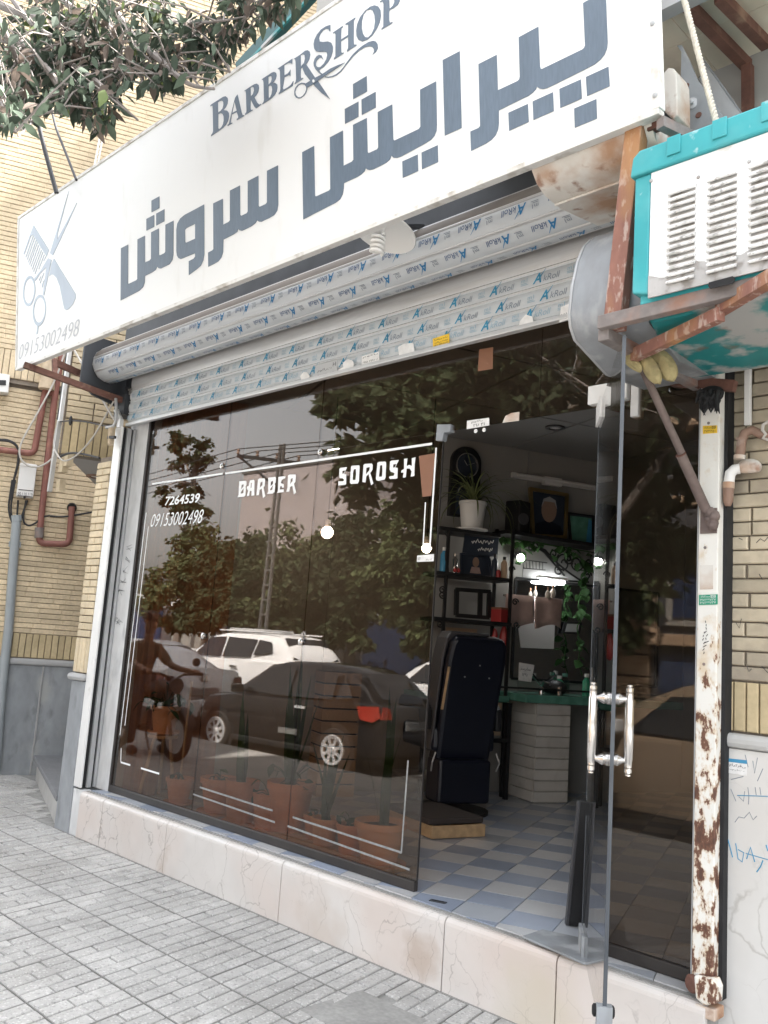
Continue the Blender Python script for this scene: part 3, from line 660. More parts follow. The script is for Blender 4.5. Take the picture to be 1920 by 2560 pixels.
L_(3,[(491,640),(570,600),(568,930),(560,985),(530,1030),(490,1050),(445,1072),(425,1070),(410,1053),(395,1085),(360,1110),(288,1145),(285,1210),(270,1255),(235,1290),(190,1315),(48,1387),(52,872),(122,836),(120,1215),(127,1224),(205,1187),(213,1175),(215,785),(288,748),(288,1013),(335,992),(348,975),(350,715),(425,677),(426,935),(435,943),(482,920),(490,905)])
dots(3,[(353,402),(430,360),(430,475),(354,517)],[(303,583),(379,543),(379,660),(303,697)],[(400,530),(480,487),(479,605),(400,648)])
# BARBER SHOP in serif capitals
L_(4,[(100,1205),(125,1185),(250,1105),(290,1080),(325,1072),(350,1095),(357,1130),(350,1180),(325,1235),(290,1275),(345,1285),(370,1320),(373,1370),(360,1430),(330,1490),(285,1540),(110,1663),(108,1648),(130,1620),(140,1590),(135,1260),(130,1215),(115,1210),(100,1222)],[(207,1160),(240,1140),(270,1135),(290,1155),(292,1200),(280,1250),(250,1290),(212,1312)],[(213,1335),(250,1322),(280,1335),(295,1370),(297,1430),(285,1490),(260,1535),(230,1560),(213,1545)])
L_(4,[(500,1047),(515,1110),(560,1310),(575,1352),(597,1352),(595,1365),(490,1425),(488,1412),(510,1392),(512,1370),(490,1305),(415,1342),(398,1440),(395,1470),(422,1463),(420,1475),(352,1512),(352,1500),(375,1475),(465,1095),(485,1065)],[(455,1140),(490,1285),(420,1320)])
L_(4,[(600,995),(640,965),(700,925),(750,895),(785,885),(812,905),(817,950),(805,1010),(775,1060),(748,1088),(790,1165),(820,1195),(852,1185),(850,1195),(780,1250),(755,1235),(692,1112),(692,1250),(700,1278),(722,1270),(720,1282),(612,1348),(612,1335),(632,1310),(635,1280),(627,1040),(622,1000),(610,998)],[(690,945),(720,932),(742,945),(745,990),(730,1040),(695,1075)])
L_(4,[(858,825),(890,800),(960,755),(1010,722),(1045,712),(1070,725),(1077,765),(1065,815),(1035,860),(1010,882),(1055,875),(1085,895),(1090,940),(1080,1000),(1050,1055),(1010,1095),(870,1192),(870,1180),(888,1155),(893,1120),(887,870),(880,830),(868,828)],[(955,785),(985,770),(1005,780),(1008,820),(995,865),(957,905)],[(957,925),(985,912),(1008,925),(1015,975),(1005,1040),(985,1085),(960,1100)])
L_(4,[(1095,665),(1312,517),(1308,598),(1295,580),(1255,575),(1190,612),(1192,765),(1245,735),(1275,700),(1283,678),(1283,775),(1265,755),(1195,790),(1170,950),(1180,975),(1240,945),(1290,905),(1328,845),(1318,915),(1110,1043),(1110,1028),(1130,1000),(1137,960),(1130,710),(1122,675),(1108,672)])
L_(4,[(1335,520),(1380,490),(1440,450),(1500,400),(1540,390),(1568,410),(1577,455),(1565,520),(1535,575),(1500,612),(1470,640),(1437,660),(1435,780),(1440,805),(1473,800),(1470,812),(1350,893),(1348,880),(1365,855),(1370,820),(1362,565),(1355,528),(1345,522)],[(1435,465),(1470,448),(1495,465),(1500,520),(1485,580),(1437,635)])
L_(5,[(205,912),(250,885),(380,1080),(400,1105),(430,1140),(585,1372),(470,1290),(430,1250),(380,1200),(350,1160),(310,1115),(240,1030),(212,965)],name='emblem_blade')
letter(sloops([[(795,870),(500,1065),(420,1120),(380,1150),(270,1218),(245,1165),(330,1112),(385,1080),(480,1030),(600,950),(700,905)]],*Zs[5]),.0038,mt['slate_vinyl'],'emblem_blade')
L_(5,[(240,1150),(268,1190),(270,1230),(255,1280),(225,1325),(185,1355),(150,1365),(115,1350),(93,1315),(90,1270),(105,1215),(140,1170),(190,1145)],[(235,1175),(256,1205),(257,1240),(240,1285),(210,1325),(175,1347),(140,1345),(112,1315),(103,1275),(115,1225),(150,1178),(195,1160)],name='emblem_ring')
letter(sloops([[(366+16*math.cos(t*.7),1127+22*math.sin(t*.7)) for t in range(9)]],*Zs[5]),.0062,mt['sign_white'],'emblem_rivet')
L_(5,[(588,345),(588,437),(577,432),(562,405),(530,398),(490,420),(450,470),(432,530),(440,575),(490,583),(555,575),(600,592),(624,650),(620,715),(600,785),(560,855),(500,925),(432,970),(448,1000),(485,1028),(462,1035),(420,1000),(385,960),(362,915),(358,870),(372,820),(400,780),(435,760),(465,768),(490,828),(465,800),(440,800),(405,830),(390,870),(388,905),(410,930),(450,930),(500,880),(535,820),(548,760),(540,725),(510,715),(440,720),(390,710),(365,670),(358,610),(370,550),(405,480),(460,410),(530,365)])
L_(5,[(625,455),(760,360),(758,378),(740,395),(735,550),(835,485),(838,350),(820,340),(800,348),(800,332),(935,243),(932,262),(912,285),(910,560),(915,620),(950,618),(948,632),(818,717),(818,700),(835,670),(837,510),(735,572),(738,720),(750,735),(772,728),(770,742),(640,825),(640,808),(660,780),(662,480),(650,455),(627,465)])
L_(5,[(1200,75),(1250,90),(1280,140),(1287,220),(1270,310),(1230,400),(1170,490),(1100,550),(1030,575),(980,555),(952,500),(947,430),(960,340),(1000,240),(1070,150),(1140,95)],[(1140,130),(1175,150),(1200,215),(1207,300),(1195,390),(1160,470),(1110,520),(1070,515),(1040,470),(1022,390),(1025,290),(1045,205),(1090,145)])
L_(5,[(1278,35),(1278,20),(1400,-70),(1480,-105),(1540,-60),(1550,10),(1520,70),(1470,110),(1410,140),(1402,160),(1402,280),(1412,318),(1448,305),(1446,322),(1296,412),(1296,398),(1322,370),(1325,60),(1315,25),(1300,25)],[(1400,-20),(1440,-40),(1470,-20),(1475,30),(1455,80),(1408,125)])
L_(5,[(510,1072),(560,1078),(620,1068),(680,1040),(735,995),(785,930),(835,865),(905,780),(985,705),(1065,655),(1130,642),(1170,652),(1192,685),(1193,720),(1172,757),(1220,720),(1246,665),(1240,610),(1215,575),(1180,565),(1115,585),(1040,630),(965,690),(890,765),(825,855),(775,925),(725,985),(670,1028),(610,1055),(560,1063),(515,1057)],name='emblem_swash')
# comb and scissors emblem
L_(6,[(215,498),(398,795),(370,872),(230,645),(205,612),(180,630),(100,852),(92,840),(165,630)],mat='pale_vinyl',name='emblem_comb')
teeth=[]
for (a,b) in (((208,628),(118,885)),((225,650),(135,915)),((245,678),(150,945)),((258,705),(163,972)),((275,735),(180,1000)),((292,765),(196,1030)),((308,795),(212,1057)),((325,820),(228,1085)),((342,850),(275,1028)),((360,872),(335,930)),((340,1065),(290,1195)),((300,1110),(278,1165))):
    teeth.append([(a[0]-3,a[1]),(a[0]+3,a[1]),(b[0]+3,b[1]),(b[0]-3,b[1])])
for q in teeth: L_(6,q,mat='pale_vinyl',name='emblem_tooth')
L_(6,[(342,1150),(330,1200),(322,1245),(312,1240),(318,1200)],mat='pale_vinyl',name='emblem_drop')
L_(6,[(637,88),(503,600),(500,665),(735,228),(545,650),(445,860),(412,832)],mat='pale_vinyl',name='emblem_blade')
L_(6,[(388,892),(430,912),(395,1080),(340,1340),(325,1335),(368,1000),(290,1080),(232,1170),(222,1140),(300,1040)],mat='pale_vinyl',name='emblem_shank')
def ell(cx,cy,a,b,rot,n=28): return [(cx+a*math.cos(t)*math.cos(rot)-b*math.sin(t)*math.sin(rot),cy+a*math.cos(t)*math.sin(rot)+b*math.sin(t)*math.cos(rot)) for t in [2*math.pi*i/n for i in range(n)]]
L_(6,ell(160,1287,74,184,.07),ell(161,1288,60,150,.07),mat='pale_vinyl',name='emblem_ring')
L_(6,ell(283,1520,79,190,.07),ell(285,1515,66,152,.07),mat='pale_vinyl',name='emblem_ring')
L_(6,[(258,1700),(273,1700),(264,1795),(248,1810)],mat='pale_vinyl',name='emblem_tail')
L_(6,[(460,897),(720,1325),(720,1370),(690,1440),(640,1500),(610,1517),(588,1505),(575,1460),(530,1230),(490,1130),(450,1090),(425,1090),(402,1110),(430,960)],mat='pale_vinyl',name='emblem_handle')
a=spx(*zz([(36,2118)],*Zs[6])[0]); b=spx(*zz([(765,1845)],*Zs[6])[0]); cc=spx(*zz([(745,1640)],*Zs[6])[0])
text_fit('09153002498','phone_number',mt['grey_vinyl'],sign,SF@Vector((a[0],a[1]-.0,.002)),SU,SVv,b[0]-a[0],(cc[1]-b[1])*.92,shear=.3,bold=-.012)

# sign brackets
t=thing('sign_bracket','rust brown angle iron bracket under the left end of the white sign','bracket',(-5.85,-.5,3.05))
p=on_y(60,912,-.80); q=on_y(310,1003,-.10)
MB().bar(p,q,.035,.04).build('lower_angle',mt['rust_brown'],t)
p2=on_y(135,905,-.55); q2=on_y(225,945,-.25)
MB().bar(p2,q2,.03,.045).build('upper_angle',mt['rust_brown'],t)
MB().bar(p2+Vector((0,0,.02)),on_y(137,945,-.56),.03,.03).build('strut',mt['rust_brown'],t)
# teal beam above the sign
t=thing('steel_beam','teal painted steel beam running up behind the sign top, among the leaves','beam',on_y(700,80,-.45))
MB().bar(on_y(600,175,-.45),on_y(800,-40,-.45),.06,.075).build('beam',mt['beam_teal'],t)
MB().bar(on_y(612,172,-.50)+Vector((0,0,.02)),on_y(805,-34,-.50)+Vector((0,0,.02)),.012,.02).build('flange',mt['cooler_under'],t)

# ================================================================== ROLLER SHUTTER
YC=-.08; RR=.123; RY,RZ=YC-RR,3.259
XL,XR=-5.72,-1.56
sh=thing('roller_shutter','silver roller shutter rolled most of the way up, printed protective film on its slats','shutter',(-3.65,-.1,2.9))
# curtain slats: z ranges
def slat_profile(z0,z1,bulge=.010):
    n=6; pr=[]
    for i in range(n+1):
        t=i/n; pr.append((YC-bulge*math.sin(math.pi*t)**.6-.002, z0+.008+(z1-z0-.016)*t))
    pr=[(YC-.0,z0),(YC-.006,z0+.002)]+pr+[(YC-.006,z1-.002),(YC,z1)]
    return pr
zr=[2.838,2.909,2.997,3.076,3.20]
mats=['film_print','film_print','film_print','shutter_alu']
for i in range(4):
    pr=slat_profile(zr[i]+.001,zr[i+1]-.001)
    MB().prism([(XL,y,z) for y,z in pr],(XR-XL,0,0)).build('slat',mt[mats[i]],sh,smooth=True)
MB().prism([(XL,y,z) for y,z in ((YC+.01,2.812),(YC-.02,2.812),(YC-.022,2.818),(YC-.022,2.832),(YC-.006,2.8375),(YC+.01,2.8375))],(XR-XL,0,0)).build('bottom_bar',mt['shutter_alu'],sh)
# roll: slats wrapped round the barrel
def rollpt(ang,r=RR): return (RY-r*math.cos(ang), RZ+r*math.sin(ang))   # ang 0 = towards street
XRL=-5.87
step=math.radians(45)
angs=[math.radians(-123)+step*i for i in range(8)]
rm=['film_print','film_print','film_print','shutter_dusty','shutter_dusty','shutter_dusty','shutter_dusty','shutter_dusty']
rolls=[]
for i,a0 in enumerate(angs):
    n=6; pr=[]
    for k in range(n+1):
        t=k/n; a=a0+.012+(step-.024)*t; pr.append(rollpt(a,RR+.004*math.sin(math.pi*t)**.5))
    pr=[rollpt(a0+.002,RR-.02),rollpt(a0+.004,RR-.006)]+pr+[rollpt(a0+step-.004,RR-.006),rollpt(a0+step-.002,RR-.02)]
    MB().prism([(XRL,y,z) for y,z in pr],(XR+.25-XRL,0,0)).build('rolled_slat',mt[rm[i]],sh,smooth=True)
    MB().prism([(XRL-.006,y,z) for y,z in [rollpt(a0,RR+.003),rollpt(a0+step*.5,RR+.006),rollpt(a0+step,RR+.003),rollpt(a0+step,RR-.03),rollpt(a0,RR-.03)]],(.012,0,0)).build('slat_end',mt['rail_grey'],sh)
MB().lathe([(RR-.03,0),(RR-.03,XR+.2-XRL)],(XRL+.02,RY,RZ),(1,0,0),24).build('barrel',mt['shutter_dusty'],sh)
MB().prism([(XRL-.03,y,z) for y,z in ((-.40,3.10),(-.40,3.45),(-.02,3.45),(-.02,3.0),(-.10,2.98),(-.30,3.02))],(.02,0,0)).build('end_plate',mt['steel_dark'],sh)
MB().box((XRL-.01,-.12,2.90),(-5.735,-.02,3.05)).build('end_block',mt['steel_dark'],sh)
# bright ridges between the slats
for a in angs:
    y,z=rollpt(a+.0,RR+.001); MB().tube([(XRL,y,z),(XR+.2,y,z)],.0055,6).build('slat_ridge',mt['shutter_alu'],sh,smooth=True)
    y,z=rollpt(a-.075,RR+.0015); MB().tube([(XRL,y,z),(XR+.2,y,z)],.0028,5).build('slat_groove',mt['rail_grey'],sh)
for z in zr[1:4]:
    MB().tube([(XL,YC-.006,z),(XR,YC-.006,z)],.005,6).build('slat_ridge',mt['shutter_alu'],sh,smooth=True)
# film lettering
def logo(parts_big, parts_small):
    big=text_mesh('A',1.0,.25,.018); sm=text_mesh('kRoll',.52,.22,.004)
    return big,sm
def film_row(o,u,v,n_len,hgt,off,pitch,bigmat,smmat,palemat,parent):
    """repeat the printed film mark along a slat; o origin at row start, u along, v up"""
    bigs=[];sms=[];pal=[]
    x=off
    F=frame(o,u,v)
    while x<n_len-.12:
        b=text_mesh('A',1,.28,.02); b.transform(Matrix.Translation((x,hgt*.12,.0))@Matrix.Diagonal((hgt*.95,hgt*.98,1,1))); bigs.append(b)
        bm_=bmesh.new(); vs=[bm_.verts.new(p) for p in ((x+hgt*.55,hgt*.55,0),(x+hgt*.62,hgt*.5,0),(x+hgt*1.02,hgt*1.02,0),(x+hgt*.98,hgt*1.02,0))]; bm_.faces.new(vs); tk=bpy.data.meshes.new('t'); bm_.to_mesh(tk); bm_.free(); bigs.append(tk)
        s=text_mesh('kRoll',1,.22,.0); s.transform(Matrix.Translation((x+hgt*.78,hgt*.14,0))@Matrix.Diagonal((hgt*.62,hgt*.64,1,1))); sms.append(s)
        q=text_mesh('m1',1,0,.01); q.transform(Matrix.Translation((x-hgt*1.02,hgt*.42,0))@Matrix.Diagonal((hgt*.5,hgt*.42,1,1))); pal.append(q)
        for k,(dy,ww) in enumerate(((.30,.5),(.20,.62))):
            bm_=bmesh.new(); vs=[bm_.verts.new(p) for p in ((x-hgt*1.02,hgt*dy,0),(x-hgt*(1.02-ww),hgt*dy,0),(x-hgt*(1.02-ww),hgt*(dy+.05),0),(x-hgt*1.02,hgt*(dy+.05),0))]; bm_.faces.new(vs); tk=bpy.data.meshes.new('t'); bm_.to_mesh(tk); bm_.free(); pal.append(tk)
        x+=pitch
    put_mesh(join_meshes(bigs,'film_mark'),'film_initial',mt[bigmat],parent,F)['kind']='stuff'
    put_mesh(join_meshes(sms,'film_mark'),'film_name',mt[smmat],parent,F)['kind']='stuff'
    put_mesh(join_meshes(pal,'film_mark'),'film_small_print',mt[palemat],parent,F)['kind']='stuff'
for i,off in ((0,.06),(1,.14),(2,.10)):
    film_row((XL,YC-.0142,zr[i]+.008),(1,0,0),(0,0,1),XR-XL,.066,off,.243,'ink_teal',('ink_pale' if i==0 else 'ink_grey'),'ink_pale',sh)
for i,off in ((0,.05),(1,.13),(2,.02)):
    a=angs[i]+step*.5; y,z=rollpt(a,RR+.0062); tang=Vector((0,math.sin(a)*1,math.cos(a)))  # direction of growing angle
    up=-Vector((0,math.sin(a),math.cos(a)))
    o=Vector((XR+.2,y,z))-up*.034
    film_row(o,(-1,0,0),up,XR+.2-XRL,.062,off,.24,'ink_blue','ink_navy','ink_grey',sh)
# stickers on the lowest slat
YS=YC-.0160
def sticker(name,pxs,mat,label,cat='sticker',y=YS,lines=None,ink='ink_black',group=None):
    P=[on_y(px,py,y) for px,py in pxs]
    c=sum(P,Vector())/len(P)
    t=thing(name,label,cat,c,group=group)
    MB().prism(P,(0,.0012,0)).build('paper',mt[mat],t)
    if lines and len(P)==4:
        o=P[3]; u=(P[2]-P[3]); v=(P[0]-P[3])
        for (txt,a,b,wd,ht) in lines:
            text_fit(txt,'print',mt[ink],t,o+u*a+v*b+Vector((0,-.0009,0)),u,v,u.length*wd,v.length*ht)
    return t
k4=700/1659
def z4(*pts): return [(700+x*k4,500+y*k4) for x,y in pts]
# Persian words: joined letter forms, written in drawing order
def fa(s): return s
sticker('sticker',z4((905,822),(1002,790),(1004,855),(907,883)),'sticker_yellow','yellow advertising sticker with three lines of black Persian print on the lowest slat',lines=[('\u06f0\u06f9\u06f1\u06f5 \u06f3\u06f2\u06f2 \u06f4\u06f0\u06f3\u06f3',.06,.06,.88,.28),('\ufe92\ufeae\ufed7\ufbfd \ufecb\ufee4\ufeed',.1,.42,.8,.2),('\ufe8e\ufeae\ufed0\ufbfd \ufe92\ufea9\ufead',.1,.70,.8,.2)])
sticker('sticker',z4((210,980),(340,945),(338,1030),(206,1062)),'sticker_grey','grey rectangular sticker with a boxed H and bold Persian print on the lowest slat',lines=[('H',.80,.60,.12,.28),('\ufee1\ufeee\ufedb\ufe8e\ufead\ufe95',.12,.38,.62,.26),('\u06f0\u06f9\u06f1\u06f5\u06f3\u06f1\u06f8\u06f7\u06f2',.06,.07,.86,.18)])
sticker('sticker',z4((485,925),(587,897),(589,948),(484,975)),'sticker_white','white sticker with fine black print between two torn ones on the lowest slat',lines=[('\u06f0\u06f9\u06f1\u06f5 \u06f2\u06f1\u06f9\u06f2\u06f0\u06f8',.05,.06,.9,.22),('\ufee1\ufeee\ufedb\ufe8e\ufead',.06,.66,.85,.24)])
sticker('torn_sticker',z4((372,965),(400,943),(425,948),(440,970),(430,1003),(350,1025),(345,1005),(375,990)),'sticker_white','torn white sticker remnant right of the grey boxed sticker on the lowest slat')
sticker('torn_sticker',z4((700,870),(735,852),(790,845),(797,897),(705,925),(702,905)),'sticker_white','torn white sticker remnant with a dark strip, left of the yellow sticker')
sticker('torn_sticker',z4((1420,720),(1455,678),(1495,690),(1505,735),(1410,762)),'sticker_white','torn arch shaped sticker remnant near the right end of the lowest slat')
sticker('torn_sticker',z4((118,1045),(140,1018),(160,1020),(178,1048),(130,1070)),'sticker_white','smallest torn white sticker remnant left of the grey boxed sticker')
sticker('sticker',[(1402,768),(1428,757),(1432,795),(1398,806)],'sticker_white','white sticker with large black digits at the right end beside the metal duct',lines=[('\u06f5\u06f2\u06f0\u06f6',.05,.15,.9,.35)])
for a in ((515,903,552,912),):
    pass
# ================================================================== CFL lamp under the sign
lp=on_y(961,575,-.50)
t=thing('outdoor_lamp','dusty white dome lamp with a spiral bulb hanging under the sign edge','lamp',lp)
ax=Vector((-.12,-.30,-1)).normalized()
MB().lathe([(r*1.18,h) for r,h in [(.02,-.035),(.05,-.03),(.075,-.012),(.12,.0),(.135,.008),(.132,.014),(.115,.008),(.07,0),(.04,-.006)]],lp,ax,28).build('shade',mt['screen_cfl'],t,smooth=True)
bp=on_y(948,566,-.62); bd=Vector((.0,-.03,-1)).normalized()
MB().lathe([(.028,-.05),(.030,.0),(.026,.025),(.016,.03)],bp,bd,14).build('socket',mt['white_plastic'],t,smooth=True)
sp=[]
for i in range(64):
    a=i*.42; sp.append(bp+bd*(.038+i*.00145)+Vector((.026*math.cos(a),.026*math.sin(a),0)))
MB().tube(sp,.0078,7).build('spiral_tube',mt['screen_cfl'],t,smooth=True)
MB().bar(lp-ax*.02,lp-ax*.02+Vector((0,.25,.10)),.02,.02).build('arm',mt['steel_dark'],t)

# ================================================================== LEFT RAIL AND JAMB
t=thing('shutter_rail','white metal shutter guide rail with a dark slot, beside the brick pilaster','shutter rail',(-5.74,-.11,.3))
MB().box((-5.800,-.133,.305),(-5.703,-.118,2.80)).build('front_angle',mt['rail_white'],t,bevel=.003)
MB().box((-5.800,-.1175,.305),(-5.725,-.02,2.80)).build('slot',mt['gap_black'],t)
MB().box((-5.7245,-.085,.305),(-5.703,-.055,2.80)).build('inner_flange',mt['rail_grey'],t,bevel=.002)
MB().box((-5.7245,-.0385,.305),(-5.703,-.018,2.80)).build('back_flange',mt['rail_grey'],t,bevel=.002)
p=[Vector((-5.755,-.126,2.80)),Vector((-5.755,-.126,2.86)),Vector((-5.79,-.15,2.93))]
MB().bar(p[0],p[1],.04,.03).build('top_section',mt['rail_white'],t); MB().bar(p[1],p[2],.036,.028).build('bent_tip',mt['rail_white'],t)
jamb=MB().box((-5.80,-.014,.296),(-5.548,.12,3.1)).build('concrete_jamb',mt['concrete_jamb'],bevel=.006)
tag(jamb,'rough grey concrete door jamb with pencil scribbles, left of the tinted glass','jamb')
for (px,py,wd) in ((322,1370,18),(318,1400,14),(313,1425,12),(306,1450,16),(300,1480,20),(297,1556,18),(290,1545,14)):
    for r in range(3):
        a=on_y(px-random.uniform(2,wd*.4),py+random.uniform(-7,7),-.0152); b=on_y(px+random.uniform(2,wd*.6),py+random.uniform(-9,9),-.0152); m=on_y(px+random.uniform(-6,6),py+random.uniform(-9,9),-.0152)
        MB().tube([a,m,b],.0011,4).build('pencil_mark',mt['steel_dark'],jamb)

# ================================================================== GLASS FRONT
GX=[-5.545,-4.575,-3.692,-2.772]
GZ=2.425
gf=thing('shop_window','bronze tinted shop window of three tall panes with white lettering','shop window',(-4.2,0,SILL))
for i in range(3):
    MB().box((GX[i]+.0015,-.005,.346),(GX[i+1]-.0015,.005,3.02) if i<2 else (GX[i+1]-.0015,.005,GZ)).build('pane',mt['glass_bronze'],gf)
MB().box((GX[2]+.0015,-.005,GZ+.003),(GX[3]+.55,.005,3.02)).build('transom_pane',mt['glass_bronze'],gf)
MB().box((GX[3]+.553,-.005,GZ+.003),(-1.478,.005,3.02)).build('transom_pane',mt['glass_bronze'],gf)
MB().box((GX[3]-.0012,-.0055,.346),(GX[3]+.0012,.0055,GZ)).build('pane_edge',mt['frame_black'],gf)
MB().box((GX[0],-.016,.3005),(GX[3]-.002,.012,.3455)).build('bottom_rail',mt['frame_black'],gf,bevel=.004)
MB().box((GX[0]-.004,-.012,.3005),(GX[0]+.02,.02,3.02)).build('side_channel',mt['frame_black'],gf)
for px,py in ((801,1130),(555,1165),(508,1590),(752,1605)):
    p=on_y(px,py,-.006); MB().lathe([(.019,0),(.019,.006),(.014,.010),(0,.011)],p,(0,-1,0),18).build('clamp_disc',mt['chrome'],gf,smooth=True)
    MB().lathe([(.019,0),(.019,.006),(.014,.010),(0,.011)],p+Vector((0,.012,0)),(0,1,0),18).build('clamp_disc',mt['chrome'],gf,smooth=True)
k8=850/1659
def g8(x,y): return on_y(250+x*k8,1550+y*k8,-.0058)
def g7(x,y): return on_y(250+x*k8,1050+y*k8,-.0058)
def stripe(a,b,w_=.012,mat='vinyl_white'):
    u=(b-a).normalized(); v=Vector((0,-1,0)).cross(u); 
    MB().prism([a-v*w_/2,b-v*w_/2,b+v*w_/2,a+v*w_/2],(0,.0007,0)).build('stripe',mt[mat],gf)
stripe(g7(255,312),g7(598,262)); stripe(g7(612,261),g7(1620,116)); stripe(g7(1640,135),g7(1608,640),.010); stripe(g7(1588,402),g7(1575,640),.007)
stripe(g7(225,452),g8(97,562),.007); stripe(g7(236,520),g8(121,515),.007)
stripe(g8(103,625),g8(101,692),.008); stripe(g8(101,694),g8(147,708),.011); stripe(g8(200,723),g8(288,750),.011)
stripe(g8(487,816),g8(842,930),.010,'vinyl_worn'); stripe(g8(455,850),g8(853,987),.010,'vinyl_worn')
stripe(g8(940,962),g8(1470,1135),.010,'vinyl_worn'); stripe(g8(915,1005),g8(1510,1218),.010,'vinyl_worn'); stripe(g8(1503,685),g8(1470,1137),.009,'vinyl_worn')
GF=frame((0,-.0058,0),(1,0,0),(0,0,1))
def gletter(loops,ox,oy,s):
    lp=[[(on_y(ox+x*s,oy+y*s,-.0058).x,on_y(ox+x*s,oy+y*s,-.0058).z) for x,y in l] for l in loops]
    put_mesh(curve_mesh(lp,'letter',.0008),'letter',mt['vinyl_white'],gf,GF)
G1=(570,1150,190/1659); G2=(830,1120,230/1659)
for lps in ([[(250,468),(385,455),(403,475),(400,545),(378,590),(390,610),(380,770),(350,800),(210,812),(232,770)],[(300,540),(345,532),(340,580),(275,650)],[(345,615),(335,725),(275,735),(280,700),(320,640)]],
  [[(480,445),(560,430),(577,455),(575,770),(512,780),(515,680),(478,670),(462,780),(412,790),(440,670),(415,630),(415,580),(450,570)],[(500,500),(520,500),(515,600),(490,620)]],
  [[(655,425),(690,405),(795,400),(810,430),(800,560),(775,600),(815,790),(765,828),(735,620),(690,655),(675,765),(620,770),(640,600)],[(710,490),(755,470),(750,550),(690,610)]],
  [[(878,388),(1035,370),(1047,395),(1040,490),(1020,520),(1030,560),(1015,700),(975,730),(855,740),(880,690)],[(940,470),(985,455),(980,520),(925,580)],[(985,545),(965,655),(915,660),(920,630),(950,590)]],
  [[(1098,372),(1252,350),(1248,395),(1180,430),(1150,500),(1215,530),(1215,600),(1180,605),(1165,560),(1140,580),(1130,645),(1215,640),(1215,700),(1070,718),(1090,680)]],
  [[(1310,335),(1345,318),(1470,315),(1482,345),(1470,470),(1440,520),(1485,710),(1440,750),(1405,560),(1355,590),(1335,690),(1275,695),(1300,600)],[(1370,410),(1415,395),(1410,460),(1355,530)]]): gletter(lps,*G1)
for lps in ([[(135,375),(160,357),(272,347),(215,470),(258,475),(255,650),(235,665),(115,677),(115,600),(190,600),(215,590),(212,560),(185,545),(140,545),(130,500)],[(190,415),(240,405),(210,460),(185,465)]],
  [[(345,335),(370,318),(490,312),(498,335),(485,600),(465,640),(345,648),(323,625)],[(395,385),(430,380),(435,480),(425,575),(372,577),(380,450)]],
  [[(568,310),(590,288),(715,280),(733,305),(730,390),(690,450),(747,640),(705,670),(660,470),(620,510),(605,620),(548,615)],[(620,355),(680,345),(675,400),(612,475)]],
  [[(820,270),(850,250),(960,245),(977,265),(965,530),(945,570),(830,592),(800,580),(793,540)],[(870,315),(905,310),(910,420),(900,515),(848,518),(858,400)]],
  [[(1048,245),(1075,228),(1205,215),(1140,350),(1185,360),(1180,545),(1150,555),(1050,560),(1032,540),(1035,515),(1110,500),(1130,460),(1100,440),(1060,430),(1040,390)],[(1105,295),(1165,290),(1130,350),(1103,355)]],
  [[(1300,195),(1362,188),(1345,330),(1390,305),(1440,320),(1440,185),(1508,165),(1490,300),(1485,505),(1420,515),(1435,420),(1400,370),(1345,370),(1330,525),(1280,535),(1290,440),(1248,445),(1255,400),(1300,380)]]): gletter(lps,*G2)
s3=170/1659
a=on_y(360+505*s3,1220+432*s3,-.006); b=on_y(360+1350*s3,1220+352*s3,-.006); hgt=(on_y(360+1310*s3,1220+108*s3,-.006).z-b.z)
text_fit('7264539','phone_number',mt['vinyl_white'],gf,a,b-a,(0,0,1),(b-a).length,hgt*.92,shear=.12,bold=.022)
a=on_y(360+155*s3,1220+955*s3,-.006); b=on_y(360+1430*s3,1220+855*s3,-.006); hgt=(on_y(360+1450*s3,1220+490*s3,-.006).z-b.z)
text_fit('09153002498','phone_number',mt['vinyl_white'],gf,a,b-a,(0,0,1),(b-a).length,hgt*.92,shear=.30,bold=-.004)
# stickers on the glass
c1=500/1659
def z1b(*pts): return [(1050+x*c1,1050+y*c1) for x,y in pts]
sticker('notice',z4((1108,1308),(1238,1290),(1240,1335),(1106,1358)),'sticker_white','white printed sticker with black digits on the transom glass above the doorway',y=-.0062,lines=[('\u06f2\u06f1\u06f8\u06f4\u06f1',.3,.1,.5,.35),('\ufee1\ufeee\ufedb\ufe8e\ufead',.2,.55,.5,.3)])
sticker('torn_sticker',z4((1318,1320),(1335,1280),(1370,1262),(1418,1255),(1416,1308)),'rusty_white','peeling white and rust brown sticker scrap on the transom above the doorway',y=-.0062)
sticker('notice',[(1043,1389),(1085,1385),(1084,1403),(1042,1405)],'sticker_white','small white label with fine print near the right edge of the tinted window',y=-.0064,lines=[('\u06f2\u06f1\u06f8\u06f4',.55,.15,.35,.25),('KEY',.08,.3,.14,.4)])
sticker('sticker',[(1047,1140),(1088,1133),(1078,1240),(1056,1242)],'sticker_brown','brown and orange sticker in the upper right corner of the tinted window',y=-.0060)
sticker('notice',z4((1180,885),(1262,872),(1260,1000),(1172,1015)),'sticker_brown','small brown paper stuck to the dark transom glass below the shutter',cat='paper',y=-.0060)
t=thing('door_patch','worn silver corner patch fitting at the top corner of the tinted window','patch fitting',on_y(1110,1080,-.01))
P=[on_y(x,y,-.022) for x,y in z4((930,1330),(1010,1328),(1008,1372),(970,1380),(960,1425),(922,1425))]
MB().prism(P,(0,.034,0)).build('patch',mt['galvanised'],t,bevel=.002)
for px,py in ((1190,1078),(1211,1075)):
    p=on_y(px,py,-.006); MB().lathe([(.010,0),(.010,.004),(0,.005)],p,(0,-1,0),12).build('screw_cap',mt['white_plastic'],t)

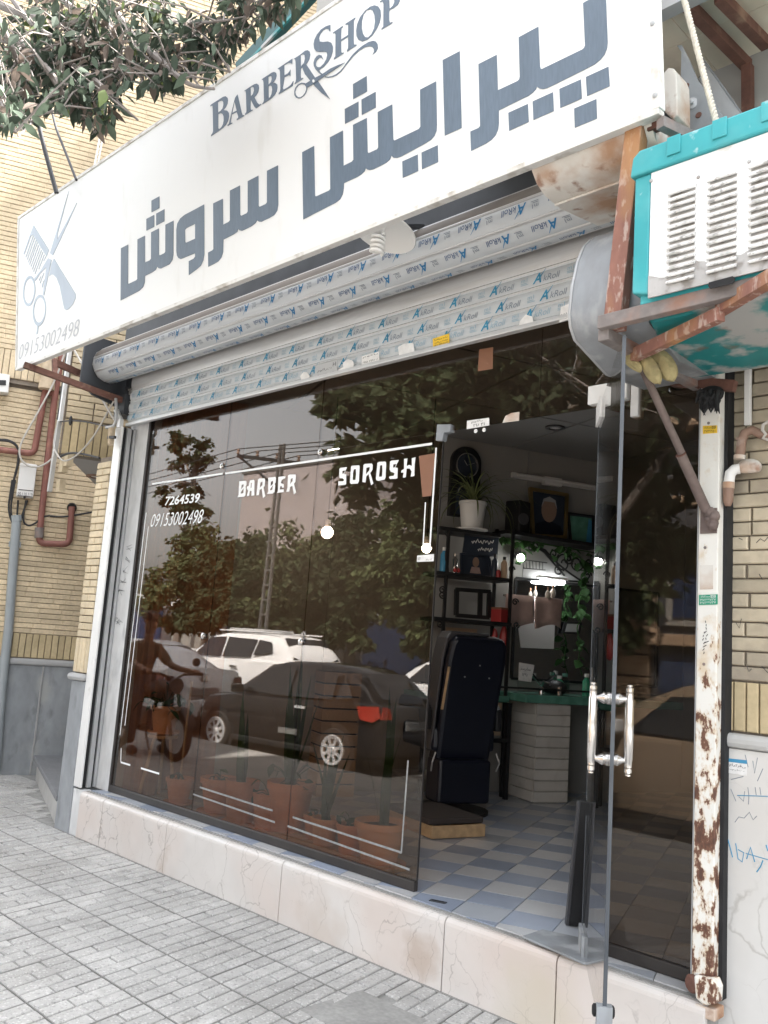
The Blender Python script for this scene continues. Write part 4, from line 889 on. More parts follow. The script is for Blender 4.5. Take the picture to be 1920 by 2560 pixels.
# ---- right fixed pane
rp=thing('side_window','narrow bronze tinted fixed glass pane between the open door and the rusty column','shop window',(-1.68,0,SILL))
MB().box((-1.895,-.005,.346),(-1.478,.005,GZ)).build('pane',mt['glass_bronze'],rp)
MB().box((-1.895,-.016,.3005),(-1.478,.012,.3455)).build('bottom_rail',mt['frame_black'],rp,bevel=.004)

# ---- open door leaf
HX=-1.915
best=None
for i in range(200):
    a=math.radians(-89+i*.3); q=proj((HX+.87*math.cos(a),.87*math.sin(a),1.37))
    if q and (best is None or abs(q[0]-1536)<best[0]): best=(abs(q[0]-1536),a)
DA=best[1]
door=thing('glass_door','clear glass door leaf standing open towards the street, seen almost edge on','door',(HX,0,SILL),DA)
door_M=Matrix.Translation((HX,0,SILL))@Matrix.Rotation(DA,4,'Z')
def dpart(mb,name,mat,**k):
    o=mb.mesh(name); o.materials.append(mat)
    bm=bmesh.new(); bm.from_mesh(o); bmesh.ops.recalc_face_normals(bm,faces=bm.faces); bm.to_mesh(o); bm.free()
    ob=bpy.data.objects.new(name,o); COL.objects.link(ob); ob.parent=door
    if k.get('smooth'):
        for p in o.polygons: p.use_smooth=True
        autosmooth(o)
    return ob
dpart(MB().box((.03,-.005,.012),(.866,.005,2.12)),'leaf',mt['glass_clear'])
dpart(MB().box((.8662,-.006,.012),(.8702,.006,2.12)),'edge',mt['glass_edge'])
dpart(MB().box((.02,-.006,.012),(.0298,.006,2.12)),'edge',mt['glass_edge'])
dpart(MB().box((.0,-.016,2.04),(.17,-.0055,2.125)),'top_patch',mt['white_paint']); dpart(MB().box((.0,.0055,2.04),(.17,.016,2.125)),'top_patch',mt['white_paint'])
dpart(MB().box((.0,-.016,.0),(.17,-.0055,.085)),'bottom_patch',mt['galvanised']); dpart(MB().box((.0,.0055,.0),(.17,.016,.085)),'bottom_patch',mt['galvanised'])
for s in (-1,1):
    hx=.80; pr=[(.006,-.36),(.010,-.355),(.010,-.345),(.007,-.338),(.013,-.33),(.013,-.30),(.009,-.295),(.013,-.29),(.013,-.245),(.015,-.235),(.016,0),(.015,.235),(.013,.245),(.013,.29),(.009,.295),(.013,.30),(.013,.33),(.007,.338),(.010,.345),(.010,.355),(.006,.36)]
    pr=[(r*.9,h*.385) for r,h in pr]
    dpart(MB().lathe(pr,(hx,s*.055,.875),(0,0,1),16),'pull_handle',mt['chrome'],smooth=True)
    for dz in (-.092,.092):
        dpart(MB().lathe([(.020,.0055),(.020,.012),(.016,.014),(.019,.022),(.011,.036),(.007,.046)],(hx,0,.875+dz),(0,s,0),16),'handle_stud',mt['chrome'],smooth=True)
dpart(MB().box((.845,-.022,.03),(.878,.022,.10)),'floor_lock',mt['galvanised'])
dpart(MB().lathe([(.016,0),(.018,.01),(.018,.022),(.012,.026)],(.835,.006,.075),(0,1,0),14),'rubber_stop',mt['gap_black'],smooth=True); dpart(MB().lathe([(.016,0),(.018,.01),(.018,.022),(.012,.026)],(.835,-.006,.075),(0,-1,0),14),'rubber_stop',mt['gap_black'],smooth=True)
t=thing('pennant','small blue and white striped pennant hanging on the inside of the glass door','pennant',on_y(1515,1600,-.02))
P=[on_y(1511,1500,.05),on_y(1526,1600,.05),on_y(1519,1700,.05),on_y(1506,1600,.05)]
MB().prism(P,(.003,.004,0)).build('cloth',mt['sticker_blue'],t)
P=[on_y(1511,1532,.046),on_y(1520,1600,.046),on_y(1516,1665,.046),on_y(1510,1600,.046)]
MB().prism(P,(.002,.002,0)).build('stripe',mt['sticker_white'],t)
# top hinge block fixed to the transom, and floor hinge plate
t=thing('pivot_block','white painted pivot block bolted to the glass above the open door','hinge block',on_y(1545,1010,-.02))
MB().box((HX-.04,-.035,2.435),(HX+.14,.035,2.515)).build('block',mt['white_paint'],t,bevel=.003)
MB().box((HX+.15,-.02,2.36),(HX+.185,.03,2.52)).build('side_plate',mt['white_paint'],t,bevel=.003)
P=[on_z(px,py,.302) for px,py in ((1305,2345),(1356,2328),(1512,2362),(1508,2412),(1458,2412))]
t=thing('floor_spring','scuffed steel floor spring cover plate under the glass door','floor hinge',sum(P,Vector())/5)
MB().prism(P,(0,0,.008)).build('cover_plate',mt['galvanised'],t,bevel=.002)
# ================================================================== RIGHT: COLUMN, BRACE, COOLER, DUCTS, CANOPY
t=thing('steel_column','white painted steel column with peeling rust, right of the narrow tinted pane','column',(-1.43,-.08,0))
MB().box((-1.425,-.115,.36),(-1.352,-.02,2.75)).build('post',mt['rust_column'],t,bevel=.003)
MB().box((-1.3515,-.075,.30),(-1.338,-.02,2.75)).build('slot',mt['gap_black'],t)
MB().box((-1.4275,-.118,.355),(-1.4255,-.06,2.75)).build('edge_strip',mt['rail_grey'],t)
lk=on_y(1765,2475,-.13)
MB().prism([(lk.x+x,-.150,lk.z+z) for x,z in ((-.035,.04),(.03,.045),(.043,.02),(.04,-.03),(.0,-.045),(-.028,-.03))],(0,.06,0)).build('lock_cover',mt['rust_column'],t,bevel=.008)
MB().box((lk.x-.032,-.142,lk.z-.085),(lk.x+.036,-.07,lk.z-.048)).build('lock_base',mt['rusty_white'],t,bevel=.004)
MB().lathe([(.028,0),(.03,.012),(.022,.02)],(lk.x-.045,-.12,lk.z+.005),(-.4,-1,0),14).build('lock_ear',mt['rust_brown'],t)
g3=lambda x,y:(1450+x*.339,950+y*.339)
for x,y in ((948,318),(922,1236),(913,2095)):
    p=on_y(*g3(x,y),-.116); MB().lathe([(.0055,0),(.0045,.003),(0,.0035)],p,(0,-1,0),10).build('screw',mt['rust_grey'],t)
for x,y,L in ((905,1850,60),(890,1930,80)):
    for k in range(7):
        a=on_y(*g3(x+random.uniform(0,30),y-60+k*25),-.1165); b=on_y(*g3(x+random.uniform(20,45),y-75+k*25),-.1165)
        MB().tube([a,b],.0012,4).build('pen_mark',mt['ink_black'],t)
def g3s(*p): return [g3(*q) for q in p]
sticker('sticker',g3s((905,338),(1010,334),(1011,390),(906,397)),'sticker_yellow','small yellow sticker with black Persian print near the top of the rusty white column',y=-.1175,lines=[('\u06f3\u06f7\u06f2\u06f6\u06f3\u06f5\u06f0\u06f0',.08,.1,.84,.34),('\ufe97\ufe8e\ufedb\ufeb4\ufefd',.1,.55,.8,.34)])
sticker('sticker',g3s((877,1585),(1015,1580),(1015,1655),(877,1660)),'sticker_green','small green sticker with pale numbers on the rusty white column',y=-.1175,lines=[('\u06f3\u06f7\u06f2\u06f6\u06f6\u06f7\u06f3\u06f7',.08,.08,.84,.24),('\u06f3\u06f7\u06f2\u06f6\u06f6\u06f7\u06f3\u06f7',.08,.36,.84,.24),('\ufe97\ufe8e\ufedb\ufeb4\ufefd',.1,.68,.8,.26)],ink='sticker_white')
sticker('faded_sticker',g3s((886,1366),(982,1364),(980,1540),(884,1545)),'rusty_white','faded rust stained paper sticker on the column between the yellow and green ones',y=-.1172)
g4=lambda x,y:(1400+x*.3888,1700+y*.3888)
s_=sticker('sticker',[g4(*q) for q in ((1053,500),(1203,516),(1200,617),(1048,592))],'sticker_white','white sticker with a blue top band on the pale marble wall base',y=-.0395,lines=[('\ufe95\ufee1\ufe8e\ufeae\ufedb\ufead\ufed7\ufbfd',.04,.45,.92,.25),('\ufe8e\ufea9\ufead\ufee1\ufead\ufe8e\ufe95',.1,.22,.8,.12)])
P=[on_y(*g4(*q),-.0396) for q in ((1053,500),(1203,516),(1202,540),(1052,522))]
MB().prism(P,(0,-.0006,0)).build('band',mt['sticker_sky'],s_)
gr=thing('graffiti','teal and grey scrawled marks on the pale marble wall base','graffiti',(-1.25,-.039,.7))
for i,(pl,r,ma) in enumerate(( ([(1080,1025),(1095,1080),(1110,1140)],.0035,'sticker_sky'),([(1130,1050),(1145,1150),(1172,1170),(1182,1110),(1145,1090)],.003,'sticker_sky'),([(1200,1150),(1225,1075),(1252,1170)],.0035,'sticker_sky'),([(1195,1115),(1337,1155)],.0025,'sticker_sky'),([(1305,1160),(1290,1200),(1265,1235)],.0035,'sticker_sky'),([(1325,1060),(1337,1100)],.0035,'sticker_sky'),
    ([(1190,480),(1210,560)],.002,'ink_grey'),([(1240,520),(1252,600),(1270,500)],.002,'ink_grey'),([(1305,570),(1270,650)],.002,'ink_grey'),([(1098,700),(1132,780)],.002,'ink_grey'),([(1150,750),(1180,780),(1188,715)],.002,'ink_grey'),([(1140,742),(1337,748)],.0025,'sticker_sky'),([(1208,690),(1215,745),(1212,800)],.002,'ink_grey'),([(1255,690),(1262,740)],.002,'ink_grey'),([(1285,690),(1292,740)],.002,'ink_grey'),([(1125,915),(1150,880),(1185,888),(1218,850),(1242,900),(1265,875)],.002,'ink_grey'),([(1100,640),(1180,620)],.002,'ink_grey'))):
    pts=[on_y(*g4(*q),-.0384) for q in pl]
    MB().tube(pts,r*.6,5).build('stroke',mt[ma],gr)
gb=thing('pencil_scribble','dark pencil scribbles on the tan brick wall beside the column','graffiti',(-1.3,-.02,1.6))
for pl in ([(1170,1165),(1200,1180)],[(1300,1200),(1330,1170),(1360,1190),(1386,1160)],[(1150,1790),(1175,1830),(1190,1760)],[(1110,1590),(1100,1630),(1120,1625)],[(1230,2110),(1245,2150),(1265,2130)],[(1320,1430),(1345,1470)],[(1350,1790),(1386,1800)],[(1340,2110),(1386,2160)]):
    MB().tube([on_y(*g3(*q),-.0235) for q in pl],.0012,4).build('stroke',mt['ink_black'],gb)

# rusty square post in front, carrying sign and cooler stand
PT=on_y(1593,318,-.70); PBt=on_y(1536,826,-.70)
stn=thing('cooler_stand','rusty square tube bracket frame holding the teal cooler above the right pane','bracket',PBt)
MB().bar(PBt,PT,.062,.05,up=(0,1,0)).build('post',mt['rust_post'],stn,bevel=.003)
a=on_y(1512,838,-.705); b=on_y(1930,722,-.76)
MB().bar(Vector((PBt.x-.03,-.74,2.462)),Vector((-.4,-.74,2.475)),.035,.045).build('front_rail',mt['rust_grey'],stn,bevel=.003)
BT=Vector((-1.45,-.545,2.405))
MB().bar(Vector((PBt.x-.02,-.735,2.425)),Vector((-1.45,-.08,2.425)),.04,.04).build('side_rail',mt['rust_grey'],stn,bevel=.003)
MB().bar(BT+Vector((0,-.02,-.005)),on_y(1803,785,-.72),.03,.042).build('cross_rail',mt['rust_post'],stn,bevel=.002)
MB().bar(on_y(1800,772,-.70),on_y(1935,690,-.80),.035,.04).build('rail_stub',mt['rust_post'],stn)
MB().bar(on_y(1680,952,-.11),on_y(1838,966,-.11),.03,.04).build('wall_rail',mt['rust_brown'],stn)
br=thing('diagonal_brace','long dark brown steel brace running from the cooler stand down to the white column','brace',(-1.44,-.1,1.93))
FT=on_y(1772,1292,-.118)
mid=on_y(*g3(770,600),-.30)
d=(BT-FT)
MB().tube([FT+Vector((0,0,.015)),BT],.0135,12).build('tube',mt['brace_brown'],br,smooth=True)
MB().tube([FT+d*.04,FT+d*.40],.0175,12).build('sleeve',mt['brace_brown'],br,smooth=True)
MB().tube([FT+d*.40,FT+d*.405],.0188,12).build('weld',mt['rust_brown'],br)
lump=MB(); 
for i in range(9):
    p=FT+Vector((random.uniform(-.022,.022),random.uniform(-.012,.004),random.uniform(-.05,.025))); lump.sphere(p,random.uniform(.015,.024),8,6)
lump.box(FT+Vector((-.03,-.004,-.06)),FT+Vector((.03,.012,.03)))
lump.build('foot_plate',mt['brace_brown'],br,smooth=True)

# cooler
cl=thing('air_cooler','teal framed evaporative air cooler with peeling white louvred panel on the rusty stand','air cooler',(-1.0,-.45,2.49))
CX0,CX1,CY0,CY1,CZ0,CZ1=-1.345,-.62,-.775,-.14,2.487,2.995
MB().box((CX0+.02,CY0+.02,CZ0),(CX1,CY1,CZ1-.03)).build('body',mt['cooler_teal'],cl)
MB().prism([(CX0+.0,CY0,CZ0+.035),(CX0+.055,CY0,CZ0+.02),(CX0+.055,CY0,CZ1-.085),(CX0,CY0,CZ1-.085)],(0,.06,0)).build('corner_post',mt['cooler_teal'],cl,bevel=.006)
lip=[]; x=CX0-.012; 
MB().prism([(CX0-.012,CY0-.012,CZ1-.084),(CX1,CY0-.012,CZ1-.084),(CX1,CY0-.012,CZ1),(CX0+.02,CY0-.012,CZ1),(CX0-.004,CY0-.012,CZ1-.02)],(0,.64,0)).build('top_lid',mt['cooler_teal'],cl,bevel=.006)
for k in range(6):
    xx=CX0+.115+k*.145
    MB().box((xx,CY0-.017,CZ1-.058),(xx+.045,CY0-.0125,CZ1+.004)).build('lid_rib',mt['cooler_teal'],cl,bevel=.003)
MB().box((CX0+.0565,CY0-.001,CZ0+.055),(CX1,CY0+.018,CZ1-.0855)).build('front_panel',mt['cooler_white'],cl,bevel=.002)
# bare, flaked strip along the bottom of the panel
ed=[(CX0+.0565,CZ0+.012)]; x=CX0+.0565; top=[]
random.seed(5)
while x<CX1:
    top.append((x,CZ0+.055+.035*(.5+.5*math.sin(x*37))*random.uniform(.3,1)+.004)); x+=.018
pts=[(CX0+.0565,CZ0+.006),(CX1,CZ0+.006)]+[(a,b) for a,b in reversed(top)]
MB().prism([(a,CY0-.0025,b) for a,b in pts],(0,.006,0)).build('flaked_edge',mt['bare_metal'],cl)
MB().prism([on_y(x,y,CY0-.004)-Vector((0,0,0)) for x,y in ((1772,706),(1832,690),(1838,698),(1832,708),(1775,722),(1770,715))],(0,.002,0)).build('slot',mt['gap_black'],cl)
lv=MB(); LW=.088
pr=[(0,.0),(-.010,-.003),(-.0135,-.009),(-.012,-.013),(-.006,-.0125),(-.004,-.006),(0,-.004)]
lv.prism([(-LW/2,y,z) for y,z in pr],(LW,0,0))
me=lv.mesh('louvre'); me.materials.append(mt['louvre_white']); bm=bmesh.new(); bm.from_mesh(me); bmesh.ops.recalc_face_normals(bm,faces=bm.faces); bm.to_mesh(me); bm.free()
dk=MB().box((-LW/2+.004,-.0006,-.017),(LW/2-.004,.004,-.0045)).mesh('louvre_gap'); dk.materials.append(mt['bare_metal'])
z0=on_y(1700,488,CY0).z
for xc in (on_y(1706,560,CY0).x,on_y(1808,540,CY0).x,on_y(1812,540,CY0).x+.1175,on_y(1812,540,CY0).x+.235):
    for k in range(14):
        o=bpy.data.objects.new('louvre',me); COL.objects.link(o); o.parent=cl
        o.matrix_local=Matrix.Translation(Vector((xc+random.uniform(-.001,.001),CY0-.001,z0+.018-k*.0222))-wl(cl))@Matrix.Rotation(random.uniform(-.06,.06),4,'X')
        o2=bpy.data.objects.new('louvre_gap',dk); COL.objects.link(o2); o2.parent=cl
        o2.matrix_local=Matrix.Translation(Vector((xc,CY0-.001,z0+.018-k*.0222))-wl(cl))
for px,py in ((1746,443),(1873,404),(1628,452)):
    p=on_y(px,py,CY0-.002); MB().lathe([(.006,0),(.005,.003),(0,.004)],p,(0,-1,0),10).build('screw',mt['bare_metal'],cl)
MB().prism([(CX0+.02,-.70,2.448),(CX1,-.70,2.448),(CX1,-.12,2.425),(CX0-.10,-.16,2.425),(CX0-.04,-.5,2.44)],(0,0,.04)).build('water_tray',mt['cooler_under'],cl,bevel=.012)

# galvanised duct, rusted old casing
gv=[(-.528,2.895),(-.585,2.84),(-.621,2.768),(-.650,2.66),(-.660,2.56),(-.650,2.515),(-.619,2.476),(-.404,2.41),(-.12,2.43),(-.12,2.93)]
t=thing('sheet_duct','dented galvanised sheet metal duct with rounded front, left of the teal cooler','duct',(-1.5,-.4,2.6))
MB().prism([(-1.648,y,z) for y,z in gv],(.282,0,0)).build('casing',mt['galvanised'],t,smooth=True)
MB().prism([(-1.652,y-.003*(1 if i<7 else 0),z) for i,(y,z) in enumerate(gv)],(.010,0,0)).build('rim',mt['rail_grey'],t,smooth=True)
MB().tube([(-1.47,y-.002,z) for y,z in gv[:8]],.003,6).build('seam',mt['rail_grey'],t)
rc=[(-.725,3.165),(-.712,3.13),(-.675,3.09),(-.625,3.068),(-.52,3.06),(-.25,3.10),(-.25,3.13),(-.5,3.16)]
t=thing('rusted_casing','rusted white sheet metal trough hanging under the right end of the sign','casing',(-1.5,-.5,3.1))
MB().prism([(-1.80,y,z) for y,z in rc],(.47,0,0)).build('trough',mt['rusty_white'],t,smooth=True)
MB().tube([(-1.795,-.56,3.056),(-1.335,-.56,3.056)],.006,6).build('seam',mt['rusty_white'],t)
P=[on_y(1550+x*.223,y*.223,-.58) for x,y in ((450,860),(540,757),(600,765),(632,850),(640,1100),(640,1290),(600,1330),(500,1250))]
MB().prism(P,(0,.10,.0)).build('end_plate',mt['rusty_white'],t,bevel=.004)
c7=lambda x,y:(1550+x*.223,y*.223)
t=thing('bracket_plate','blue grey steel plate bracket with a bolt, above the teal cooler','bracket',on_y(*c7(850,1200),-.42))
P=[on_y(*c7(x,y),-.42) for x,y in ((640,512),(690,505),(770,660),(870,900),(1000,1060),(1345,1570),(1080,1660),(780,1620),(672,1380),(680,900),(688,580))]
MB().prism(P,(0,.012,0)).build('plate',mt['galvanised'],t)
p=on_y(*c7(805,1160),-.422); MB().lathe([(.022,0),(.021,.003),(.008,.004),(.008,.016),(0,.018)],p,(0.3,-1,0),14).build('bolt',mt['rail_grey'],t)
for x,y in ((740,965),(735,1245),(880,1290)):
    p=on_y(*c7(x,y),-.4215); MB().lathe([(.012,0),(.010,.002),(0,.0025)],p,(0,-1,0),10).build('bolt_hole',mt['rust_brown'],t)
t=thing('grey_beam','grey folded metal beam leaning behind the rope above the cooler','beam',on_y(*c7(1200,1100),-.30))
P=[on_y(*c7(x,y),-.30) for x,y in ((905,640),(1440,1380),(1440,1500),(1330,1560),(1040,1150),(890,900))]
MB().prism(P,(.0,.05,.0)).build('channel',mt['rail_grey'],t,bevel=.003)
P=[on_y(*c7(x,y),-.303) for x,y in ((905,622),(935,650),(1450,1380),(1420,1375))]
MB().prism(P,(0,.012,0)).build('flange',mt['galvanised'],t)
t=thing('square_tube','short dark square tube sticking out behind the sign corner','steel tube',on_y(*c7(620,1440),-.70))
MB().bar(on_y(*c7(450,1375),-.74),on_y(*c7(795,1545),-.60),.03,.035).build('tube',mt['rust_grey'],t)
MB().bar(on_y(*c7(330,1440),-.69),on_y(*c7(470,1390),-.69),.03,.03).build('tee',mt['rust_brown'],t)
t=thing('black_cable','black electric cable looping behind the square tube to the cooler','cable',on_y(*c7(760,1600),-.55))
MB().tube([on_y(*c7(x,y),-.55) for x,y in ((660,1545),(700,1590),(760,1660),(790,1720))],.005,6).build('cable',mt['cable_black'],t); MB().tube([on_y(*c7(x,y),-.55) for x,y in ((760,1545),(820,1590),(855,1650),(870,1720))],.005,6).build('cable',mt['cable_black'],t)
t=thing('twisted_rope','pale twisted rope hanging down to the top of the teal cooler','rope',on_y(*c7(920,800),-.62))
ra,rb=on_y(*c7(690,-120),-.62),on_y(*c7(1150,1640),-.62)
n=160; dd=(rb-ra); ux=dd.orthogonal().normalized(); uy=dd.normalized().cross(ux)
for k in range(3):
    MB().tube([ra+dd*(i/n)+(ux*math.cos(i*.62+k*2.094)+uy*math.sin(i*.62+k*2.094))*.0052 for i in range(n+1)],.0058,6).build('strand',mt['rope'],t,smooth=True)
# canopy
can=thing('plywood_canopy','stained plywood canopy on rusty rafters above the cooler, top right','canopy',(-1.2,-.3,3.74))
for i,(a,b) in enumerate(((-2.6,-1.42),(-1.416,-.2),(-.196,1.0))):
    MB().box((a,-.50,3.735),(b,-.27,3.755)).build('board',mt['plywood'],can); MB().box((a,-.267,3.735),(b,-.035,3.755)).build('board',mt['plywood'],can)
MB().box((-2.6,-.56,3.66),(1.0,-.503,3.76)).build('front_beam',mt['rail_grey'],can)
for a,b in ((c7(740,40),c7(1430,740)),(c7(1110,-40),c7(1640,500))):
    MB().bar(on_z(*a,3.68),on_z(*b,3.68)+Vector((0,0,0)),.036,.04).build('rafter',mt['rust_brown'],can)
MB().bar(on_z(*c7(1430,740),3.66),on_z(*c7(1430,740),3.66)+Vector((.01,0,-.75)),.036,.036,up=(0,1,0)).build('hanger',mt['rust_brown'],can)
# foam rag
fm=thing('foam_rag','torn yellow foam rolled round the top of the brace under the cooler','foam',BT)
c5=lambda x,y:(1350+x*.3436,600+y*.3436)
def blob(pts,rs,name,mat,par,seed,amp=.25,sq=1.0):
    random.seed(seed); mb=MB(); mb.tube(pts,rs,12); 
    mb.v=[v+Vector((random.gauss(0,1),random.gauss(0,1),random.gauss(0,1)))*.0048 for v in mb.v]
    o=mb.build(name,mat,par,smooth=True)
    md=o.modifiers.new('s','SUBSURF'); md.levels=1; md.render_levels=2
    return o
blob([on_y(*c5(x,y),-.50) for x,y in ((760,800),(840,820),(900,880),(940,960),(960,1030))],[.012,.026,.034,.03,.016],'foam_roll',mt['foam_yellow'],fm,1)
blob([on_y(*c5(x,y),-.53) for x,y in ((740,830),(790,890),(820,960),(850,1010),(865,1050))],[.014,.024,.021,.024,.012],'foam_roll',mt['foam_yellow'],fm,2)
blob([on_y(*c5(x,y),-.55) for x,y in ((590,830),(640,850),(690,900),(745,960))],[.012,.018,.02,.008],'foam_flap',mt['foam_yellow'],fm,3)
# dark mop-like rag on top of the column
random.seed(9)
fr=thing('black_rag','ragged black scrap of roofing felt hanging over the top of the white column','rag',on_y(*g3(960,130),-.16))
mb=MB()
for i in range(70):
    a=on_y(*g3(random.uniform(890,1025),random.uniform(70,150)),-.14-random.uniform(0,.05)); L=random.uniform(.02,.06)
    b=a+Vector((random.uniform(-.02,.015),random.uniform(-.01,.01),-L)); mb.tube([a,a.lerp(b,.5)+Vector((random.uniform(-.008,.008),0,0)),b],[.009,.007,.001],5)
mb.build('shreds',mt['gap_black'],fr)['kind']='stuff'
MB().sphere(on_y(*g3(965,110),-.15),.045,10,8,(1.1,.6,.75)).build('wad',mt['gap_black'],fr,smooth=True)

# drain pipes on the right wall
t=thing('white_conduit','short white plastic conduit strip running down the tan brick wall','conduit',on_y(*g3(1240,160),-.04))
MB().bar(on_y(*g3(1240,-200),-.045),on_y(*g3(1238,335),-.045),.021,.02,up=(0,1,0)).build('strip',mt['white_plastic'],t,bevel=.002)
t=thing('drain_pipe','jointed brown and white plastic drain elbows on the right brick wall','pipe',on_y(*g3(1150,700),-.08))
r_=.0165
MB().tube([on_y(*g3(1420,430),-.06),on_y(*g3(1330,400),-.07),on_y(*g3(1270,370),-.08),on_y(*g3(1215,390),-.085),on_y(*g3(1195,440),-.085),on_y(*g3(1180,560),-.085)],r_,14).build('upper_elbow',mt['pipe_brown'],t,smooth=True)
MB().tube([on_y(*g3(1192,430),-.085),on_y(*g3(1190,448),-.085)],r_*1.2,14).build('collar',mt['pipe_brown'],t); MB().tube([on_y(*g3(1178,555),-.085),on_y(*g3(1175,585),-.085)],r_*1.2,14).build('collar',mt['rusty_white'],t)
blob([on_y(*g3(x,y),-.06) for x,y in ((1340,650),(1280,640),(1210,640),(1165,660))],[.018,.026,.026,.017],'cement_lump',mt['rusty_white'],t,6)
MB().tube([on_y(*g3(1180,655),-.075),on_y(*g3(1140,660),-.08),on_y(*g3(1108,690),-.085),on_y(*g3(1098,760),-.085)],r_*1.15,14).build('white_elbow',mt['white_plastic'],t,smooth=True)
MB().tube([on_y(*g3(1097,755),-.085),on_y(*g3(1095,800),-.085)],r_*1.25,14).build('collar',mt['rusty_white'],t,smooth=True)
MB().tube([on_y(*g3(1095,798),-.085),on_y(*g3(1092,890),-.085),on_y(*g3(1091,930),-.085)],[r_*1.15,r_*1.1,r_*.6],14).build('end_cap',mt['pipe_brown'],t,smooth=True)
t=thing('white_cable','knotted white cable end hanging at the right edge beside the drain pipe','cable',on_y(*g3(1370,400),-.07))
MB().tube([on_y(*g3(x,y),-.08) for x,y in ((1400,300),(1350,330),(1345,370),(1370,400),(1350,430),(1386,440))],.006,7).build('cable',mt['cable_white'],t,smooth=True)

# ================================================================== LEFT HOUSE: PIPES, METER, CABLES
def onL(px,py,off=.03): return on_plane(px,py,L0+WN*off,WN)
s2l=320/1659
def l2(x,y,off=.04): return onL(x*s2l,850+y*s2l,off)
def l6(x,y,off=.04): return onL(x*.36166,1200+y*.36166,off)
def fillet(pts,r=.06,n=4):
    out=[pts[0]]
    for i in range(1,len(pts)-1):
        p=pts[i]; a=p+(pts[i-1]-p).normalized()*min(r,(pts[i-1]-p).length*.45); b=p+(pts[i+1]-p).normalized()*min(r,(pts[i+1]-p).length*.45)
        for k in range(n+1):
            t_=k/n; out.append(a*(1-t_)**2+p*2*t_*(1-t_)+b*t_**2)
    return out+[pts[-1]]
t=thing('gas_pipe','red gas pipe bending left round the white meter box on the brick house','pipe',l2(470,1430))
MB().tube(fillet([l2(-60,1415),l2(440,1475),l2(588,650)]),.030,12).build('run',mt['gas_red'],t,smooth=True)
MB().tube([l2(588,690),l2(690,690)],.030,12).build('link',mt['gas_red'],t,smooth=True)
t=thing('gas_pipe','red gas pipe running straight down and hooking up at its end below the soffit','pipe',l2(640,1300))
MB().tube(fillet([l2(810,150,.06),l2(735,560,.06),l2(690,900,.05),l2(600,1700,.05),l6(285,250,.05),l6(268,438,.05),l6(478,445,.05),l6(497,185,.05)]),.030,12).build('run',mt['gas_red'],t,smooth=True)
MB().tube([l6(497,195,.05),l6(497,188,.0)],.045,12).build('wall_rose',mt['gap_black'],t)
MB().tube([l6(272,330,.05),l6(270,400,.05)],.042,10).build('coupling',mt['rust_grey'],t,smooth=True)
t=thing('lagged_pipe','tan lagged pipe stub above the red gas pipes behind the sign end','pipe',l2(610,450))
MB().tube([l2(650,200,.09),l2(625,420,.09),l2(600,640,.09)],[.075,.07,.075],12).build('lagging',mt['pipe_lag'],t,smooth=True)
t=thing('meter_box','white metal meter box with a black number strip on the brick house','meter box',l2(350,1850))
P=[l2(*q,.0) for q in ((262,1610),(478,1640),(425,2062),(208,2042))]
MB().prism(P,WN*.11).build('box',mt['white_plastic'],t,bevel=.008)
MB().prism([l2(*q,.105) for q in ((256,1605),(484,1632),(482,1652),(258,1630))],WN*.012).build('hood',mt['white_plastic'],t)
o=l2(228,2008,.112); e=l2(418,2026,.112); h=l2(240,1930,.112)
text_fit('00.110.119','number',mt['ink_black'],t,o,e-o,h-o,(e-o).length,(h-o).length*.52)
for a,b in ((o,e),(h,h+(e-o))):
    MB().tube([a+WN*0+(h-o)*(-.08),b+(h-o)*(-.08)],.0035,4).build('label_line',mt['ink_black'],t)
p=l2(318,2040,.112); MB().lathe([(.012,0),(.01,.006),(0,.007)],p,WN,10).build('screw',mt['ink_black'],t)
t=thing('vent_box','white slotted vent box on the brick house at the left edge','vent',l2(60,600))
P=[l2(*q,.0) for q in ((-120,455),(130,490),(106,722),(-130,700))]
MB().prism(P,WN*.12).build('box',mt['white_plastic'],t,bevel=.006)
for k in range(5):
    MB().bar(l2(-100,522+k*13,.123),l2(78,528+k*13,.123),.010,.008).build('slot',mt['ink_black'],t)
t=thing('steel_conduit','grey steel conduit standing on the brick house below the meter box','pipe',l6(80,700))
MB().tube([l6(115,262,.06),l6(88,620,.06),l6(62,1000,.06),l6(28,1300,.06),l6(-5,1650,.06),l6(-30,2000,.06)],.042,12).build('pipe',mt['pipe_grey'],t,smooth=True)
MB().tube([l6(112,245,.06),l6(115,285,.06)],.046,12).build('rim',mt['pipe_grey'],t)
MB().bar(l6(60,442,.05),l6(145,448,.05),.03,.05).build('clamp',mt['pipe_grey'],t); MB().bar(l6(20,1330,.05),l6(50,1333,.05),.05,.05).build('clamp',mt['pipe_grey'],t)
t=thing('black_cable','bundle of black cables looping from the left edge down to the grey conduit','cable',l2(230,1380))
for pts in (((-50,1288),(100,1292),(200,1340),(242,1420),(235,1600),(180,1800),(140,2074)),((-50,1300),(120,1308),(215,1365),(246,1450),(240,1620),(165,1850),(150,2080))):
    MB().tube(fillet([l2(x,y,.06) for x,y in pts],.1),.010,8).build('cable',mt['cable_black'],t,smooth=True)
for pts in (((85,0),(55,200),(80,290),(115,330),(140,300),(150,250),(190,140)),((105,0),(70,200),(95,310),(130,325)),((125,140),(118,260)),((180,140),(160,250),(165,300),(205,320),(260,290),(290,255),(345,245)),((345,248),(430,258),(640,222))):
    MB().tube(fillet([l6(x,y,.06) for x,y in pts],.08),.009,8).build('cable',mt['cable_black'],t,smooth=True)
t=thing('white_cable','thin pale cable sagging in a wide loop from the sign to the meter box','cable',l2(300,1260))
